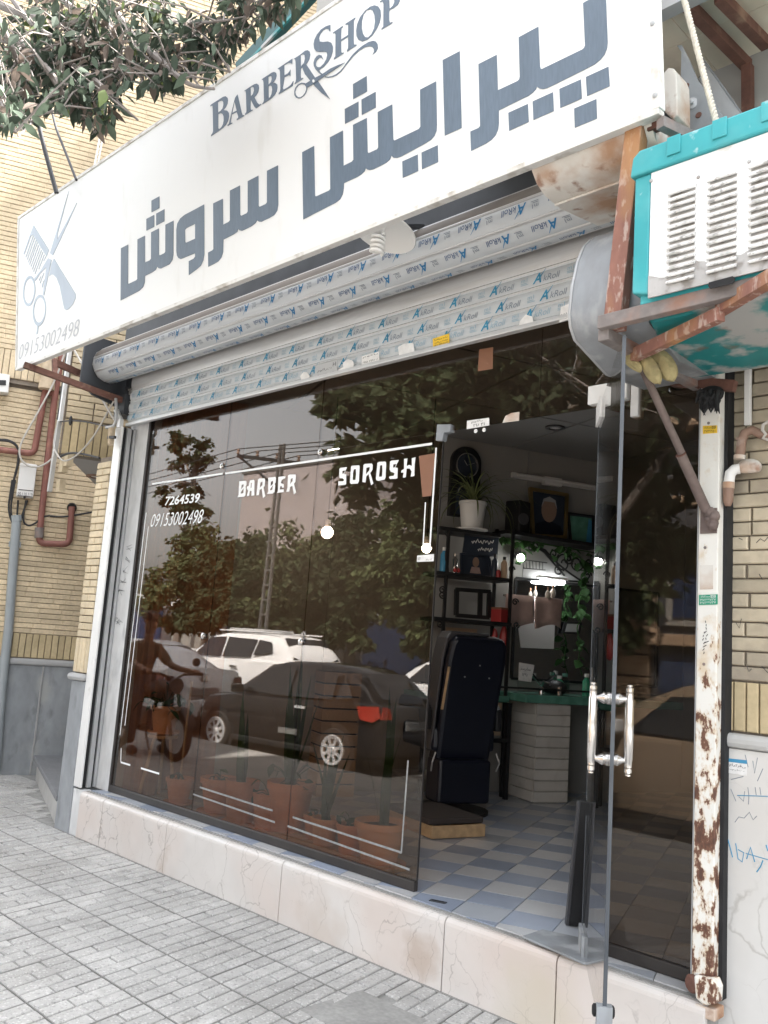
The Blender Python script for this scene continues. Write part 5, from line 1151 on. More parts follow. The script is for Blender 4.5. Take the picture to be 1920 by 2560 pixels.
MB().tube(fillet([l2(x,y,.16) for x,y in ((842,160),(720,520),(480,960),(310,1250),(243,1420),(268,1560),(380,1640),(500,1650),(620,1590),(710,1500),(740,1420))],.25,5),.009,7).build('cable',mt['cable_white'],t,smooth=True)
def lf(x,y,yy=-.16): return on_y(x*s2l,850+y*s2l,yy)
t=thing('white_cable','thin pale cable drooping across the soldier bricks of the lintel','cable',lf(1180,1310))
MB().tube(fillet([lf(*q) for q in ((1500,745),(1300,1110),(1175,1310),(1000,1500),(830,1585),(745,1500),(690,1380),(715,1200),(755,1070))],.2,5),.0065,7).build('cable',mt['cable_white'],t,smooth=True)
t=thing('conduit_strip','pale dented metal trunking strip along the left edge of the brick lintel','trunking',lf(780,1000))
MB().bar(lf(905,110,-.15),lf(775,1060,-.15),.035,.03,up=(0,1,0)).build('strip',mt['rail_white'],t,bevel=.003)
MB().bar(lf(880,120,-.158),lf(755,1040,-.158),.014,.02,up=(0,1,0)).build('dark_edge',mt['ink_black'],t)
MB().bar(lf(770,1060,-.15),lf(640,1965,-.15),.028,.03,up=(0,1,0)).build('lower_strip',mt['stone_pale'],t)
t=thing('stay_rod','thin pale steel stay rod crossing behind the sign bracket','rod',lf(1200,560))
MB().tube([lf(940,90,-.2),lf(1480,1035,-.16)],.008,7).build('rod',mt['cable_white'],t)
t=thing('lintel_cable','black cable clipped along the top of the soldier bricks','cable',lf(1000,1050))
MB().tube(fillet([lf(*q,-.15) for q in ((770,1060),(900,1045),(1100,1055),(1230,1085),(1370,1120),(1480,1100),(1495,1000))],.1),.006,6).build('cable',mt['cable_black'],t,smooth=True)
MB().sphere(lf(915,1045,-.155),.025,8,6,(.7,.5,1.6)).build('clip',mt['cable_black'],t)
MB().tube(fillet([lf(*q,-.15) for q in ((760,1530),(850,1475),(950,1462),(1100,1480),(1290,1530))],.1),.009,6).build('cable',mt['cable_black'],t,smooth=True)
t=thing('bent_pipe','small grey bent pipe with a tap valve beside the top of the shutter rail','pipe',lf(1490,900))
MB().tube(fillet([lf(*q,-.17) for q in ((1500,760),(1510,900),(1490,1120),(1380,1135))],.05),.011,8).build('pipe',mt['rail_grey'],t,smooth=True)
MB().tube([lf(1440,1150,-.17),lf(1435,1360,-.17)],.022,8).build('valve',mt['pipe_lag'],t); MB().bar(lf(1405,1265,-.18),lf(1490,1260,-.18),.02,.02).build('tap',mt['ink_black'],t)
# cables rising from the sign top
t=thing('black_cable','pair of black cables rising from the sign top into the leaves','cable',on_y(139,480,-.95))
for pts in (((60,120),(87,278),(105,360),(139,482)),((64,120),(91,278),(110,360),(144,482)),((110,180),(136,312),(160,370),(191,450))):
    MB().tube(fillet([on_y(x,y,-.96) for x,y in pts],.3),.0085,7).build('cable',mt['cable_black'],t,smooth=True)
t=thing('lattice_strip','thin white lattice strip hanging on the brick house above the sign','strip',onL(242,380,.1))
MB().tube([onL(252,330,.10),onL(235,420,.10)],.010,5).build('strand',mt['white_plastic'],t); MB().tube([onL(259,332,.10),onL(243,420,.10)],.008,5).build('strand',mt['white_plastic'],t)
for k in range(7):
    a=onL(252,330,.10).lerp(onL(235,420,.10),k/7); b=onL(259,332,.10).lerp(onL(243,420,.10),(k+.6)/7.2); MB().tube([a,b],.005,4).build('rung',mt['white_plastic'],t)
# ================================================================== INSIDE THE SHOP
def onW(px,py,off=0.0): return on_plane(px,py,P0+WN*off,WN)
def w1(x,y,off=0.0): return onW(1050+x*c1,1050+y*c1,off)      # zoom of the upper wall
k2=.3255
def w2(x,y,off=0.0): return onW(1020+x*k2,1600+y*k2,off)      # zoom of the counter
UP=Vector((0,0,1))
def disc(c,r,t_,name,mat,par,n=28,r0=0,h=0):
    return MB().lathe([(r,0),(r,t_),(r0,t_+.0002),(r0,0)] if r0 else [(r,0),(r,t_),(0,t_+.0002)],c,WN,n).build(name,mat,par)
# clock
cc=w1(365,395,.0); t=thing('pendulum_clock','black arched pendulum wall clock with a silver ring, above the spider plant','clock',cc)
rad=(w1(365,300)-cc).length
wd=.135; top=[(wd*math.cos(a),.13*math.sin(a)+.04) for a in [math.pi*i/14 for i in range(15)]]
prof=[cc+WV*a+UP*b for a,b in top]+[cc-WV*wd+UP*(-.42),cc+WV*wd+UP*(-.42)]
MB().prism(prof,WN*.05).build('case',mt['iron_black'],t,bevel=.006)
MB().prism([cc+WV*a*.62+UP*(b-.24)*1+UP*.0+WN*.051 for a,b in [(wd*math.cos(q),.10*math.sin(q)) for q in [math.pi*i/12 for i in range(13)]]]+[cc-WV*wd*.62-UP*.40+WN*.051,cc+WV*wd*.62-UP*.40+WN*.051],WN*.002).build('pendulum_window',mt['photo_dark'],t)
MB().lathe([(.088,.05),(.094,.062),(.102,.062),(.106,.05)],cc+UP*.01,WN,32).build('ring',mt['chrome'],t,smooth=True)
MB().lathe([(.088,.052),(0,.0525)],cc+UP*.01,WN,28).build('dial',mt['photo_dark'],t)
for a,l in ((2.2,.05),(.4,.07)):
    p=cc+UP*.01+WN*.056; MB().bar(p,p+WV*math.cos(a)*l+UP*math.sin(a)*l,.006,.002).build('hand',mt['rail_grey'],t)
MB().tube([cc-UP*.23+WV*(.07*math.cos(q))+UP*.07*math.sin(q)+WN*.054 for q in [math.pi*i/10 for i in range(11)]],.004,6).build('pendulum_ring',mt['rail_grey'],t)
# fluorescent fitting
a=w1(760,455,.03); b=w1(1452,535,.03); b=Vector((b.x,b.y,a.z))
t=thing('tube_lamp','unlit white fluorescent tube fitting high on the shop wall','lamp',(a+b)/2)
MB().bar(a,b,.03,.045).build('batten',mt['white_paint'],t)
MB().tube([a-UP*.0+WN*.05+WV*.03,b+WN*.05-WV*.03],.013,10).build('tube',mt['white_plastic'],t,smooth=True)
m=a.lerp(b,.5); MB().bar(m-WV*.12-UP*.01+WN*.02,m+WV*.05-UP*.01+WN*.02,.05,.07).build('ballast',mt['white_plastic'],t)
def picture(name,quad,off,frm,inner,label,cat='picture',fw=.03):
    P=[w1(*q,off) for q in quad]; c=sum(P,Vector())/4
    t=thing(name,label,cat,c)
    MB().prism(P,WN*.018).build('backing',mt['photo_dark'],t)
    for i in range(4):
        a,b=P[i],P[(i+1)%4]; d=(b-a).normalized()
        MB().bar(a+WN*.02-d*fw*.3,b+WN*.02+d*fw*.3,.025,fw,up=UP if abs(d.z)<.7 else WV).build('frame',mt[frm],t)
    q=[c+(p-c)*.86+WN*.0185 for p in P]
    MB().prism(q,WN*.002).build('print',mt[inner],t)
    return t,c
t,c=picture('framed_portrait',((905,575),(1205,625),(1190,975),(925,960)),.08,'gold','photo_dark','dark framed portrait photograph leaning on the wall shelf, under the unlit tube','picture')
MB().prism([c+WV*(.075*math.cos(q))+UP*(.105*math.sin(q)+.035)+WN*.0215 for q in [2*math.pi*i/18 for i in range(18)]],WN*.001).build('face',mt['skin_dim'],t)
MB().prism([c+WV*x+UP*z+WN*.0213 for x,z in ((-.15,-.17),(-.12,-.09),(-.03,-.06),(.03,-.06),(.12,-.09),(.15,-.17))],WN*.001).build('clothing',mt['navy_leather'],t)
MB().prism([c+WV*x+UP*z+WN*.0222 for x,z in ((-.078,.05),(-.06,.125),(0,.15),(.06,.125),(.078,.05),(.05,.105),(-.05,.105))],WN*.001).build('hair',mt['rail_grey'],t)
t,c=picture('framed_picture',((1218,775),(1425,802),(1420,1050),(1240,1030)),.08,'iron_black','counter_green','pale green picture leaning at the right end of the wall shelf','picture',.015)
MB().prism([c+WV*x+UP*z+WN*.022 for x,z in ((.05,-.12),(.11,-.12),(.10,.09),(.07,.10))],WN*.002).build('blue_shape',mt['sticker_sky'],t)
# shelf along the wall
t=thing('wall_shelf','long black wall shelf over the mirror, with the portrait standing on it','shelf',w1(1050,1000,.1))
a=w1(655,935,.12); b=w1(1460,1065,.12)
MB().bar(a,Vector((b.x,b.y,a.z-.02)),.24,.03).build('board',mt['iron_black'],t)
sz=a.z
p=w1(808,850,.14)
t=thing('speaker','black loudspeaker standing on the wall shelf left of the portrait','speaker',Vector((p.x,p.y,sz+.015)))
MB().box((p.x-.075,p.y-.075,sz+.017),(p.x+.075,p.y+.075,sz+.275)).build('cabinet',mt['iron_black'],t,bevel=.012)
MB().lathe([(.05,0),(.045,.004),(.02,.001)],Vector((p.x,p.y,sz+.12))+WN*.093,WN,18).build('cone',mt['grey_shell'],t)
# ---- iron shelf unit at the left
un=thing('iron_shelf','black wrought iron shelf unit with scrolls, left of the mirror','shelf unit',w1(450,1700,.2))
zsh=[]
for (x0,y0,x1,y1) in ((165,895,665,935),(135,1265,755,1325),(115,1645,755,1700)):
    a=w1(x0,y0,.28); b=w1(x1,y1,.28); b.z=a.z; zsh.append(a.z)
    a0=w1(x0,y0,.28); MB().bar(a-WN*.12,b-WN*.12,.26,.028).build('shelf',mt['iron_black'],un)
for x in (240,775,640):
    a=w1(x,905,.28 if x!=640 else .06); MB().bar(Vector((a.x,a.y,.31)),a,.022,.022,up=WV).build('upright',mt['iron_black'],un)
def scroll(par,c,r,d1,d2,turns=1.4,name='scroll',rr=.006,flip=1):
    pts=[]
    for i in range(26):
        q=i/25; a=turns*2*math.pi*q*flip; ra=r*(1-q*.8); pts.append(c+d1*(ra*math.cos(a))+d2*(ra*math.sin(a)))
    MB().tube(pts,rr,6).build(name,mt['iron_black'],par,smooth=True)
for (x,y) in ((185,1410),(185,1450),(165,1690),(790,1510),(760,1240),(800,1700)):
    scroll(un,w1(x,y,.28),.03,WV,UP,flip=random.choice((1,-1)))
MB().tube(fillet([w1(x,y,.28) for x,y in ((200,930),(250,1000),(200,1130),(245,1250),(200,1380),(215,1500),(180,1620),(200,1800))],.15),.006,6).build('vine_bar',mt['iron_black'],un,smooth=True)
def bottle(name,px,py,off,r,h,mat,label,cap='iron_black',cat='bottle',z=None,grp=None):
    p=w1(px,py,off)
    if z is not None: p.z=z
    t=thing(name,label,cat,p,group=grp)
    MB().lathe([(r,0),(r*1.02,.01),(r,h*.7),(r*.45,h*.82),(r*.42,h*.86)],p,UP,14).build('body',mt[mat],t,smooth=True)
    MB().lathe([(r*.5,h*.86),(r*.5,h),(0,h)],p,UP,12).build('cap',mt[cap],t)
    return t
s1z=zsh[1]+.015; s2z=zsh[2]+.015
bottle('spray_can',190,1250,.25,.026,.19,'sticker_sky','blue and white spray can on the middle iron shelf, left end','white_plastic','can',s1z)
bottle('hair_clipper',285,1250,.25,.022,.15,'chrome','silver hair clipper standing on the middle iron shelf','chrome','clipper',s1z)
bottle('bottle',695,1300,.25,.028,.17,'paper_tan','tan bottle with a black cap at the right end of the middle iron shelf','iron_black','bottle',s1z)
bottle('bottle',615,1300,.20,.026,.19,'photo_dark','dark bottle beside the tan bottle on the middle iron shelf','iron_black','bottle',s1z)
bottle('red_jar',650,1295,.28,.018,.07,'red_plastic','tiny red jar with a white lid on the middle iron shelf','white_plastic','jar',s1z)
for px,lb in ((290,'red ball shaped jar standing in front of the silver hair clipper'),(318,'second red ball shaped jar right of the silver hair clipper')):
    p=w1(px,1250,.30); p.z=s1z+.016
    t=thing('red_jar',lb,'jar',p); MB().sphere(p,.016,12,8).build('jar',mt['red_plastic'],t,smooth=True); MB().lathe([(.006,.014),(.006,.02),(0,.02)],p,UP,8).build('lid',mt['red_plastic'],t)
t,c=picture('framed_photo',((332,1110),(560,1130),(580,1290),(330,1275)),.16,'photo_dark','photo_dark','dark framed photo of a small figure on the middle iron shelf','picture',.012)
MB().prism([c+WV*(.03*math.cos(q))+UP*(.04*math.sin(q)+.02)+WN*.022 for q in [2*math.pi*i/12 for i in range(12)]],WN*.001).build('face',mt['skin_dim'],t)
MB().prism([c+WV*x+UP*z+WN*.022 for x,z in ((-.05,-.07),(-.035,-.02),(.035,-.02),(.05,-.07))],WN*.001).build('clothing',mt['towel_pink'],t)
P=[w1(*q,.14) for q in ((370,945),(650,975),(632,1140),(350,1100))]
t=thing('greeting_board','black board with white Persian handwriting above the middle iron shelf','board',sum(P,Vector())/4)
MB().prism(P,WN*.01).build('board',mt['photo_dark'],t)
for (x0,y0,x1,amp) in ((430,1005,610,14),(480,1070,600,12)):
    pts=[w1(x0+(x1-x0)*i/22,y0+amp*math.sin(i*1.9)+.06*(x1-x0)*i/22+amp*.5*math.sin(i*.8),.152) for i in range(23)]
    MB().tube(pts,.0035,5).build('writing',mt['vinyl_white'],t)
# black box frames on the lower shelf
p=w1(440,1640,.16); p.z=s2z
t=thing('black_frame_stand','black open box frame stand on the lower iron shelf','stand',p)
for (a,b) in (((300,1405),(580,1425)),((300,1620),(570,1640)),((305,1405),(300,1620)),((575,1425),(568,1640)),((500,1425),(495,1635))):
    MB().bar(w1(*a,.2),w1(*b,.2),.03,.03,up=UP if abs(a[1]-b[1])<60 else WV).build('bar',mt['iron_black'],t)
P=[w1(*q,.05) for q in ((215,1718),(470,1735),(462,1875),(215,1860))]
t=thing('certificate','tan paper certificate with fine lines, under the lower iron shelf','certificate',sum(P,Vector())/4)
MB().prism(P,WN*.008).build('paper',mt['paper_tan'],t)
for k in range(6):
    MB().bar(P[0].lerp(P[3],.25+k*.1)+WN*.0088+(P[1]-P[0])*.15,P[0].lerp(P[3],.25+k*.1)+WN*.0088+(P[1]-P[0])*.8,.001,.004).build('text_line',mt['pipe_brown'],t)
# red cloths and box beside the unit
for (px,py,lb) in ((615,1800,'small red cloth hanging under the lower iron shelf, left one'),(690,1810,'large red cloth hanging under the lower iron shelf, right one')):
    p=w1(px,py,.22); s=1.0 if px<650 else 1.5
    t=thing('red_cloth',lb,'cloth',p)
    blob([p+UP*.07*s,p+UP*.03*s+WV*.01,p-UP*.03*s,p-UP*.08*s],[.012,.022*s,.028*s,.02],'cloth',mt['red_plastic'],t,int(px))
p=w1(660,1640,.24); p.z=s2z
t=thing('red_box','small red box on the right end of the lower iron shelf','box',p); MB().box(p-Vector((.05,.05,0)),p+Vector((.05,.05,.10))).build('carton',mt['red_plastic'],t,bevel=.004); MB().box(p-Vector((.052,.052,-.1)),p+Vector((.052,.052,.115))).build('lid',mt['sticker_brown'],t)
# spider plant
pb=w1(430,870,.26); zt=zsh[0]+.016
pp=Vector((pb.x,pb.y,zt))
t=thing('spider_plant','spider plant with long arching pale leaves in a white pot above the iron shelf','plant',pp)
MB().lathe([(.075,0),(.085,.02),(.105,.20),(.112,.205),(.112,.225),(.10,.225),(.095,.19)],pp,UP,20).build('pot',mt['white_plastic'],t,smooth=True)
MB().lathe([(.097,.18),(0,.19)],pp,UP,16).build('soil',mt['soil'],t)
MB().lathe([(.11,-.005),(.13,.0),(.13,.01),(.0,.005)],pp,UP,20).build('saucer',mt['white_plastic'],t)
random.seed(21)
def blade(mb,o,az,L,el,droop,w0,n=9):
    d=Vector((math.cos(az),math.sin(az),0)); s=Vector((-math.sin(az),math.cos(az),0)); pts=[]; p=Vector(o); ang=el
    for i in range(n+1):
        pts.append(p.copy()); p=p+(d*math.cos(ang)+UP*math.sin(ang))*(L/n); ang-=droop/n
    k=len(mb.v)
    for i,p in enumerate(pts):
        w_=w0*(1-(i/n)**2.2)*(.55+.45*min(1,i/2))+.0006
        mb.v+= [p-s*w_,p+s*w_+UP*.0,]
    for i in range(n): mb.f.append((k+2*i,k+2*i+1,k+2*i+3,k+2*i+2))
for i in range(70):
    mb=MB(); blade(mb,pp+UP*.20,random.uniform(0,6.28),random.uniform(.30,.62),random.uniform(.5,1.45),random.uniform(1.6,3.0),random.uniform(.005,.009)); mb.build('leaf',mt['leaf_spider'],t,fix=False)
# mirror, iron scroll ornament, lamps
P=[w1(*q,.02) for q in ((790,1330),(1385,1370),(1385,1960),(800,1890))]
zt_,zb_=P[0].z,1.20
a=P0+WV*((P[0]-P0).dot(WV))+WN*.02; b=P0+WV*((P[1]-P0).dot(WV)+.75)+WN*.02
t=thing('wall_mirror','large wall mirror above the counter, behind the towels and vine','mirror',a.lerp(b,.5)+UP*1.8)
q=[Vector((a.x,a.y,zb_)),Vector((b.x,b.y,zb_)),Vector((b.x,b.y,zt_+.02)),Vector((a.x,a.y,zt_+.02))]
MB().prism(q,WN*.006).build('glass',mt['mirror'],t)
for i in range(4): MB().bar(q[i]+WN*.01,q[(i+1)%4]+WN*.01,.02,.02,up=UP if i%2==0 else WV).build('frame',mt['iron_black'],t)
orn=thing('iron_scrollwork','black wrought iron scroll ornament over the top of the mirror','ornament',w1(1130,1180,.10))
for (x,y,r,f) in ((920,1060,.032,1),(1110,1110,.045,-1),(1190,1190,.09,1),(1230,1150,.05,-1),(1150,1250,.05,1),(1300,1190,.07,-1),(1390,1290,.04,1),(1400,1180,.035,-1)):
    scroll(orn,w1(x,y,.10),r,WV,UP,1.5,'scroll',.007,f)
for pts in (((800,1050),(950,1040),(1060,1120),(1200,1240),(1330,1330)),((790,1330),(1000,1320),(1400,1345)),((1000,1060),(1100,1180),(1200,1290))):
    MB().tube(fillet([w1(x,y,.10) for x,y in pts],.2),.008,6).build('stem',mt['iron_black'],orn,smooth=True)
for (x,y) in ((1050,1095),(980,1040),(1010,1075)):
    p=w1(x,y,.105); mb=MB(); mb.prism([p+WV*a_+UP*b_ for a_,b_ in ((-.05,.03),(-.01,.02),(.05,-.03),(.01,-.02))],WN*.004); mb.build('iron_leaf',mt['iron_black'],orn)
bk=thing('wire_basket','wire basket of small things hanging over the mirror','basket',w1(930,1200,.12))
for k in range(7):
    MB().tube([w1(850+k*28,1160+k*3,.12),w1(860+k*26,1225+k*3,.12)],.003,5).build('wire',mt['iron_black'],bk)
MB().tube([w1(845,1158,.12),w1(1055,1185,.12)],.004,5).build('rim',mt['iron_black'],bk); MB().tube([w1(855,1228,.12),w1(1040,1245,.12)],.004,5).build('rim',mt['iron_black'],bk)
lb=w1(835,1145,.18)
t=thing('spot_lamp','small glowing round lamp on a clip left of the iron scrollwork','lamp',lb)
MB().sphere(lb,.030,14,10,(1,1,1.1)).build('bulb',mt['lamp_glow'],t,smooth=True); MB().lathe([(.02,.02),(.035,.05),(.02,.08),(0,.08)],lb,-WN+UP*.6,14).build('holder',mt['iron_black'],t)
a=w1(1000,1330,.09); b=w1(1190,1338,.09); b.z=a.z
t=thing('mirror_lamp','glowing tube lamp fixed at the top of the mirror','lamp',a.lerp(b,.5))
MB().tube([a,b],.020,10).build('tube',mt['tube_glow'],t,smooth=True); MB().bar(a+UP*.03-WV*.03,b+UP*.03+WV*.03,.05,.02).build('bracket',mt['white_plastic'],t)
# towels on a rail in front of the mirror
ra=w1(690,1520,.14); rb=w1(1170,1500,.14); rb.z=ra.z=max(ra.z,rb.z)
t=thing('towel_rail','pink towels folded over a rail in front of the mirror','towels',ra.lerp(rb,.5))
MB().tube([ra,rb],.008,8).build('rail',mt['chrome'],t)
Lr=(rb-ra).length
for k in range(2):
    u0=Lr*k/2+.006; u1=Lr*(k+1)/2-.006; mb=MB(); n=14
    for j in range(5):
        for i in range(n+1):
            u=u0+(u1-u0)*i/n; z=-.24*j/4*(1+.09*math.sin(i*.33+k*1.7)); o=.026+.010*math.sin(i*.62+k*2)*(.3+j/4)
            mb.v.append(ra+WV*u+UP*(z+.012)+WN*o)
    for j in range(4):
        for i in range(n): q=j*(n+1)+i; mb.f.append((q,q+1,q+n+2,q+n+1))
    o=mb.build('towel',mt['towel_pink'],t,smooth=True,fix=False); md=o.modifiers.new('t','SOLIDIFY'); md.thickness=.006
for (x,y) in ((1060,1455),(1102,1440)):
    p=w1(x,y,.16); tt=thing('brush_head','pale oval brush hanging from the towel rail, %s one'%('left' if x<1080 else 'right'),'brush',p)
    MB().sphere(p,.035,12,8,(.7,.5,1.2)).build('bristles',mt['bristle'],tt,smooth=True); MB().tube([p+UP*.03,p+UP*.07],.006,6).build('handle',mt['wood_brown'],tt)
# ivy trailing down the mirror edge
random.seed(33)
iv=thing('ivy_vine','long ivy vine trailing down the right edge of the mirror from the scrollwork','plant',w1(1350,1500,.12))
path=fillet([w1(x,y,.13) for x,y in ((800,1010),(840,1090),(800,1180))],.1)
stem2=fillet([w1(x,y,.13) for x,y in ((960,1010),(1180,1060),(1330,1140),(1400,1220),(1330,1290),(1370,1420),(1300,1520),(1355,1640),(1290,1720),(1340,1850),(1310,2000),(1345,2120))],.2)
MB().tube(path,.005,5).build('stem',mt['leaf_inside'],iv); MB().tube(stem2,.005,5).build('stem',mt['leaf_inside'],iv)
def leafmesh(name,L,Wd,mat,fold=.25):
    pr=[(0,0),(.12,.20),(.35,.48),(.6,.42),(.82,.2),(1,0)]
    vs=[];fs=[]
    for (a,b) in pr: vs+= [(a*L,-b*Wd,b*Wd*fold-.12*L*a*a),(a*L,0,-.12*L*a*a),(a*L,b*Wd,b*Wd*fold-.12*L*a*a)]
    for i in range(len(pr)-1):
        k=3*i; fs+= [(k,k+3,k+4,k+1),(k+1,k+4,k+5,k+2)]
    me=bpy.data.meshes.new(name); me.from_pydata(vs,[],fs); me.update(); me.materials.append(mat)
    for p in me.polygons: p.use_smooth=True
    return me
ivl=leafmesh('leaf',.085,.075,mt['leaf_inside'])
def rnd_rot(down=.4):
    e=Matrix.Rotation(random.uniform(0,6.28),4,'Z')@Matrix.Rotation(random.uniform(-.3,1.3)+down*.3,4,'Y')@Matrix.Rotation(random.uniform(-.7,.7),4,'X'); return e
for i in range(60):
    pth=path if i<8 else stem2; p=pth[random.randrange(len(pth))] if random.random()<.5 else pth[random.randrange(len(pth)-1)].lerp(pth[-1],random.random()*.1)
    s=random.uniform(.6,1.2)
    o=bpy.data.objects.new('leaf',ivl); COL.objects.link(o); o.parent=iv
    o.matrix_local=Matrix.Translation(p-wl(iv)+WN*random.uniform(0,.04))@rnd_rot()@Matrix.Scale(s,4)
for k in range(34):   # ivy creeping along the wall shelf
    x=random.uniform(690,1440); p=w1(x,975+(x-690)*.17+random.uniform(-12,30),.20)
    o=bpy.data.objects.new('leaf',ivl); COL.objects.link(o); o.parent=iv
    o.matrix_local=Matrix.Translation(p-wl(iv))@rnd_rot()@Matrix.Scale(random.uniform(.6,1.0),4)
MB().tube([w1(690,985,.2),w1(900,1010,.2),w1(1150,1050,.2),w1(1440,1100,.2)],.005,5).build('stem',mt['leaf_inside'],iv)
P=[w1(*q,.035) for q in ((800,1660),(1115,1680),(1105,1900),(830,1890))]
t=thing('reflection_panel','pale greenish grey panel standing in for the bright reflection in the mirror','panel',sum(P,Vector())/4)
MB().prism(P,WN*.012).build('panel',mt['joint_light'],t,bevel=.003)  # sheet added before the mirror, its colour paints the pale reflection
P=[w1(*q,.05) for q in ((1195,1675),(1340,1680),(1320,1775),(1170,1770))]
t=thing('framed_picture','small dark framed picture lying tilted at the right of the mirror','picture',sum(P,Vector())/4)
MB().prism(P,WN*.012).build('frame',mt['iron_black'],t); MB().prism([sum(P,Vector())/4+(q-sum(P,Vector())/4)*.7+WN*.0125 for q in P],WN*.002).build('print',mt['sticker_grey'],t)
# counter with boarded front
ct=thing('green_counter','green stone counter with white boarded cabinet and black iron legs, under the mirror','counter',P0+WV*3.2+WN*.3)
sa=(w2(690,420,.5)-P0).dot(WV)-.55; sb=(w2(1395,475,.5)-P0).dot(WV)+.9; CZ=w2(1150,462,.52).z
def wbox(s0,s1,o0,o1,z0,z1,name,mat,par,bevel=0):
    q=[P0+WV*s0+WN*o0,P0+WV*s1+WN*o0,P0+WV*s1+WN*o1,P0+WV*s0+WN*o1]
    return MB().prism([Vector((p.x,p.y,z0)) for p in q],(0,0,z1-z0)).build(name,mat,par,bevel=bevel)
sc0=(w2(960,1258,.5)-P0).dot(WV); sc1=(w2(1222,1258,.5)-P0).dot(WV)
wbox(sc0-.12,sb,.0,.53,CZ-.03,CZ+.03,'top',mt['counter_green'],ct,.006)
wbox(sa,sc0-.124,.0,.30,CZ-.05,CZ+.0,'top',mt['counter_green'],ct,.006)
wbox(sc0+.012,sc1-.003,.02,.485,.302,CZ-.032,'cabinet',mt['board_white'],ct)
nb_=9; bh=(CZ-.035-.305)/nb_
for k in range(nb_):
    wbox(sc0,sc1,.486,.502,.304+k*bh+.004,.304+(k+1)*bh-.003,'board',mt['board_white'],ct,.002)
    wbox(sc0-.003,sc0+.011,.03,.4855,.304+k*bh+.004,.304+(k+1)*bh-.003,'side_board',mt['board_white'],ct,.002)
for k in range(2): wbox(sa,sc0-.20,.30,.315,CZ-.30+k*.125,CZ-.18+k*.125,'board',mt['board_tan'],ct,.002)
for s_ in (sc0-.16,sa+.02): wbox(s_,s_+.03,.32,.35,.30,CZ-.05,'leg',mt['iron_black'],ct)
wbox(sa,sc0-.13,.32,.35,CZ-.35,CZ-.32,'rail',mt['iron_black'],ct); wbox(sa,sb,.30,.32,CZ+.06,CZ+.075,'back_rail',mt['iron_black'],ct)
wbox(sc0-.55,sc0-.54,.2,.22,.30,CZ-.35,'brace_rod',mt['rail_grey'],ct)
# basin tap and bottles on the counter
p=P0+WV*(sc0+.16)+WN*.30+UP*(CZ+.03)
t=thing('basin_tap','chrome mixer tap with a lever on the green counter','tap',p)
MB().lathe([(.022,0),(.02,.05),(.012,.06)],p,UP,12).build('base',mt['chrome'],t,smooth=True)
MB().tube([p+UP*.05,p+UP*.10+WN*.03,p+UP*.08+WN*.12],.010,8).build('spout',mt['chrome'],t,smooth=True); MB().tube([p+UP*.06,p+UP*.13-WV*.08],.006,6).build('lever',mt['chrome'],t)
MB().lathe([(.02,0),(.018,.06),(0,.065)],p+WV*.17,UP,10).build('plug_stand',mt['chrome'],t)
def cb(name,s_,o,r,h,mat,label,cap='white_plastic'):
    q=P0+WV*s_+WN*o+UP*(CZ+.03); t=thing(name,label,'bottle',q)
    MB().lathe([(r,0),(r,h*.65),(r*.5,h*.8),(r*.45,h*.84)],q,UP,12).build('body',mt[mat],t,smooth=True); MB().lathe([(r*.6,h*.84),(r*.6,h),(0,h)],q,UP,10).build('cap',mt[cap],t)
cb('bottle',sc0+.38,.22,.035,.15,'green_bottle','short green bottle with a white cap on the green counter'); cb('bottle',sc0+.62,.25,.033,.18,'green_bottle','tall green bottle at the right end of the green counter'); cb('bottle',sc0+.50,.12,.04,.17,'glass_clear','clear jar between the two green bottles on the counter','counter_green')
q=P0+WV*(sc0-.36)+WN*.20+UP*(CZ)
t=thing('fire_extinguisher','red fire extinguisher shaped canister standing behind the counter sign','extinguisher',q)
MB().lathe([(.05,0),(.055,.02),(.055,.30),(.03,.36),(.02,.38)],q,UP,16).build('cylinder',mt['red_plastic'],t,smooth=True); MB().tube([q+UP*.38,q+UP*.42,q+UP*.42+WV*.06],.012,8).build('nozzle',mt['iron_black'],t)
P=[w2(*q,.38) for q in ((855,172),(972,192),(946,325),(850,310))]
t=thing('counter_sign','small white tilted card with black Persian print on the counter','sign card',sum(P,Vector())/4)
MB().prism(P,-WN*.006).build('card',mt['sticker_white'],t)
u_=P[2]-P[3]; v_=P[0]-P[3]
text_fit('\u06f1\u06f3\u06f9\u06f8','print',mt['ink_black'],t,P[3]+u_*.25+v_*.28+WN*.002,u_,v_,u_.length*.5,v_.length*.16)
text_fit('\ufeae\ufeb3\ufead\ufe8e\ufee4\ufee7','print',mt['ink_black'],t,P[3]+u_*.08+v_*.58+WN*.002,u_,v_,u_.length*.85,v_.length*.2)
q=w2(1130,290,.2); q.z=CZ+.03
t=thing('tool_bag','black zip bag lying at the back of the green counter','bag',q); MB().sphere(q+UP*.05,.11,14,8,(1,.7,.6)).build('bag',mt['iron_black'],t,smooth=True); MB().tube([q+UP*.10-WV*.05,q+UP*.15,q+UP*.10+WV*.05],.008,6).build('handle',mt['grey_shell'],t)
# slatted tan pillar further left along the wall
pa=onW(812,1700,.25); pbb=onW(905,1700,.25); s0=(pa-P0).dot(WV); s1_=(pbb-P0).dot(WV); ztop=onW(850,1678,.25).z
t=thing('slatted_pillar','tan boarded pillar seen behind the pot plants through the tinted glass','pillar',P0+WV*(s0+s1_)/2+WN*.15+UP*.3)
nb_=10
for k in range(nb_):
    wbox(s0,s1_,.03,.25,.302+k*(ztop-.30)/nb_,.302+(k+1)*(ztop-.30)/nb_-.012,'board',mt['board_tan'],t,.003)
wbox(s0+.01,s1_-.01,.02,.235,.302,ztop-.01,'core',mt['iron_black'],t)
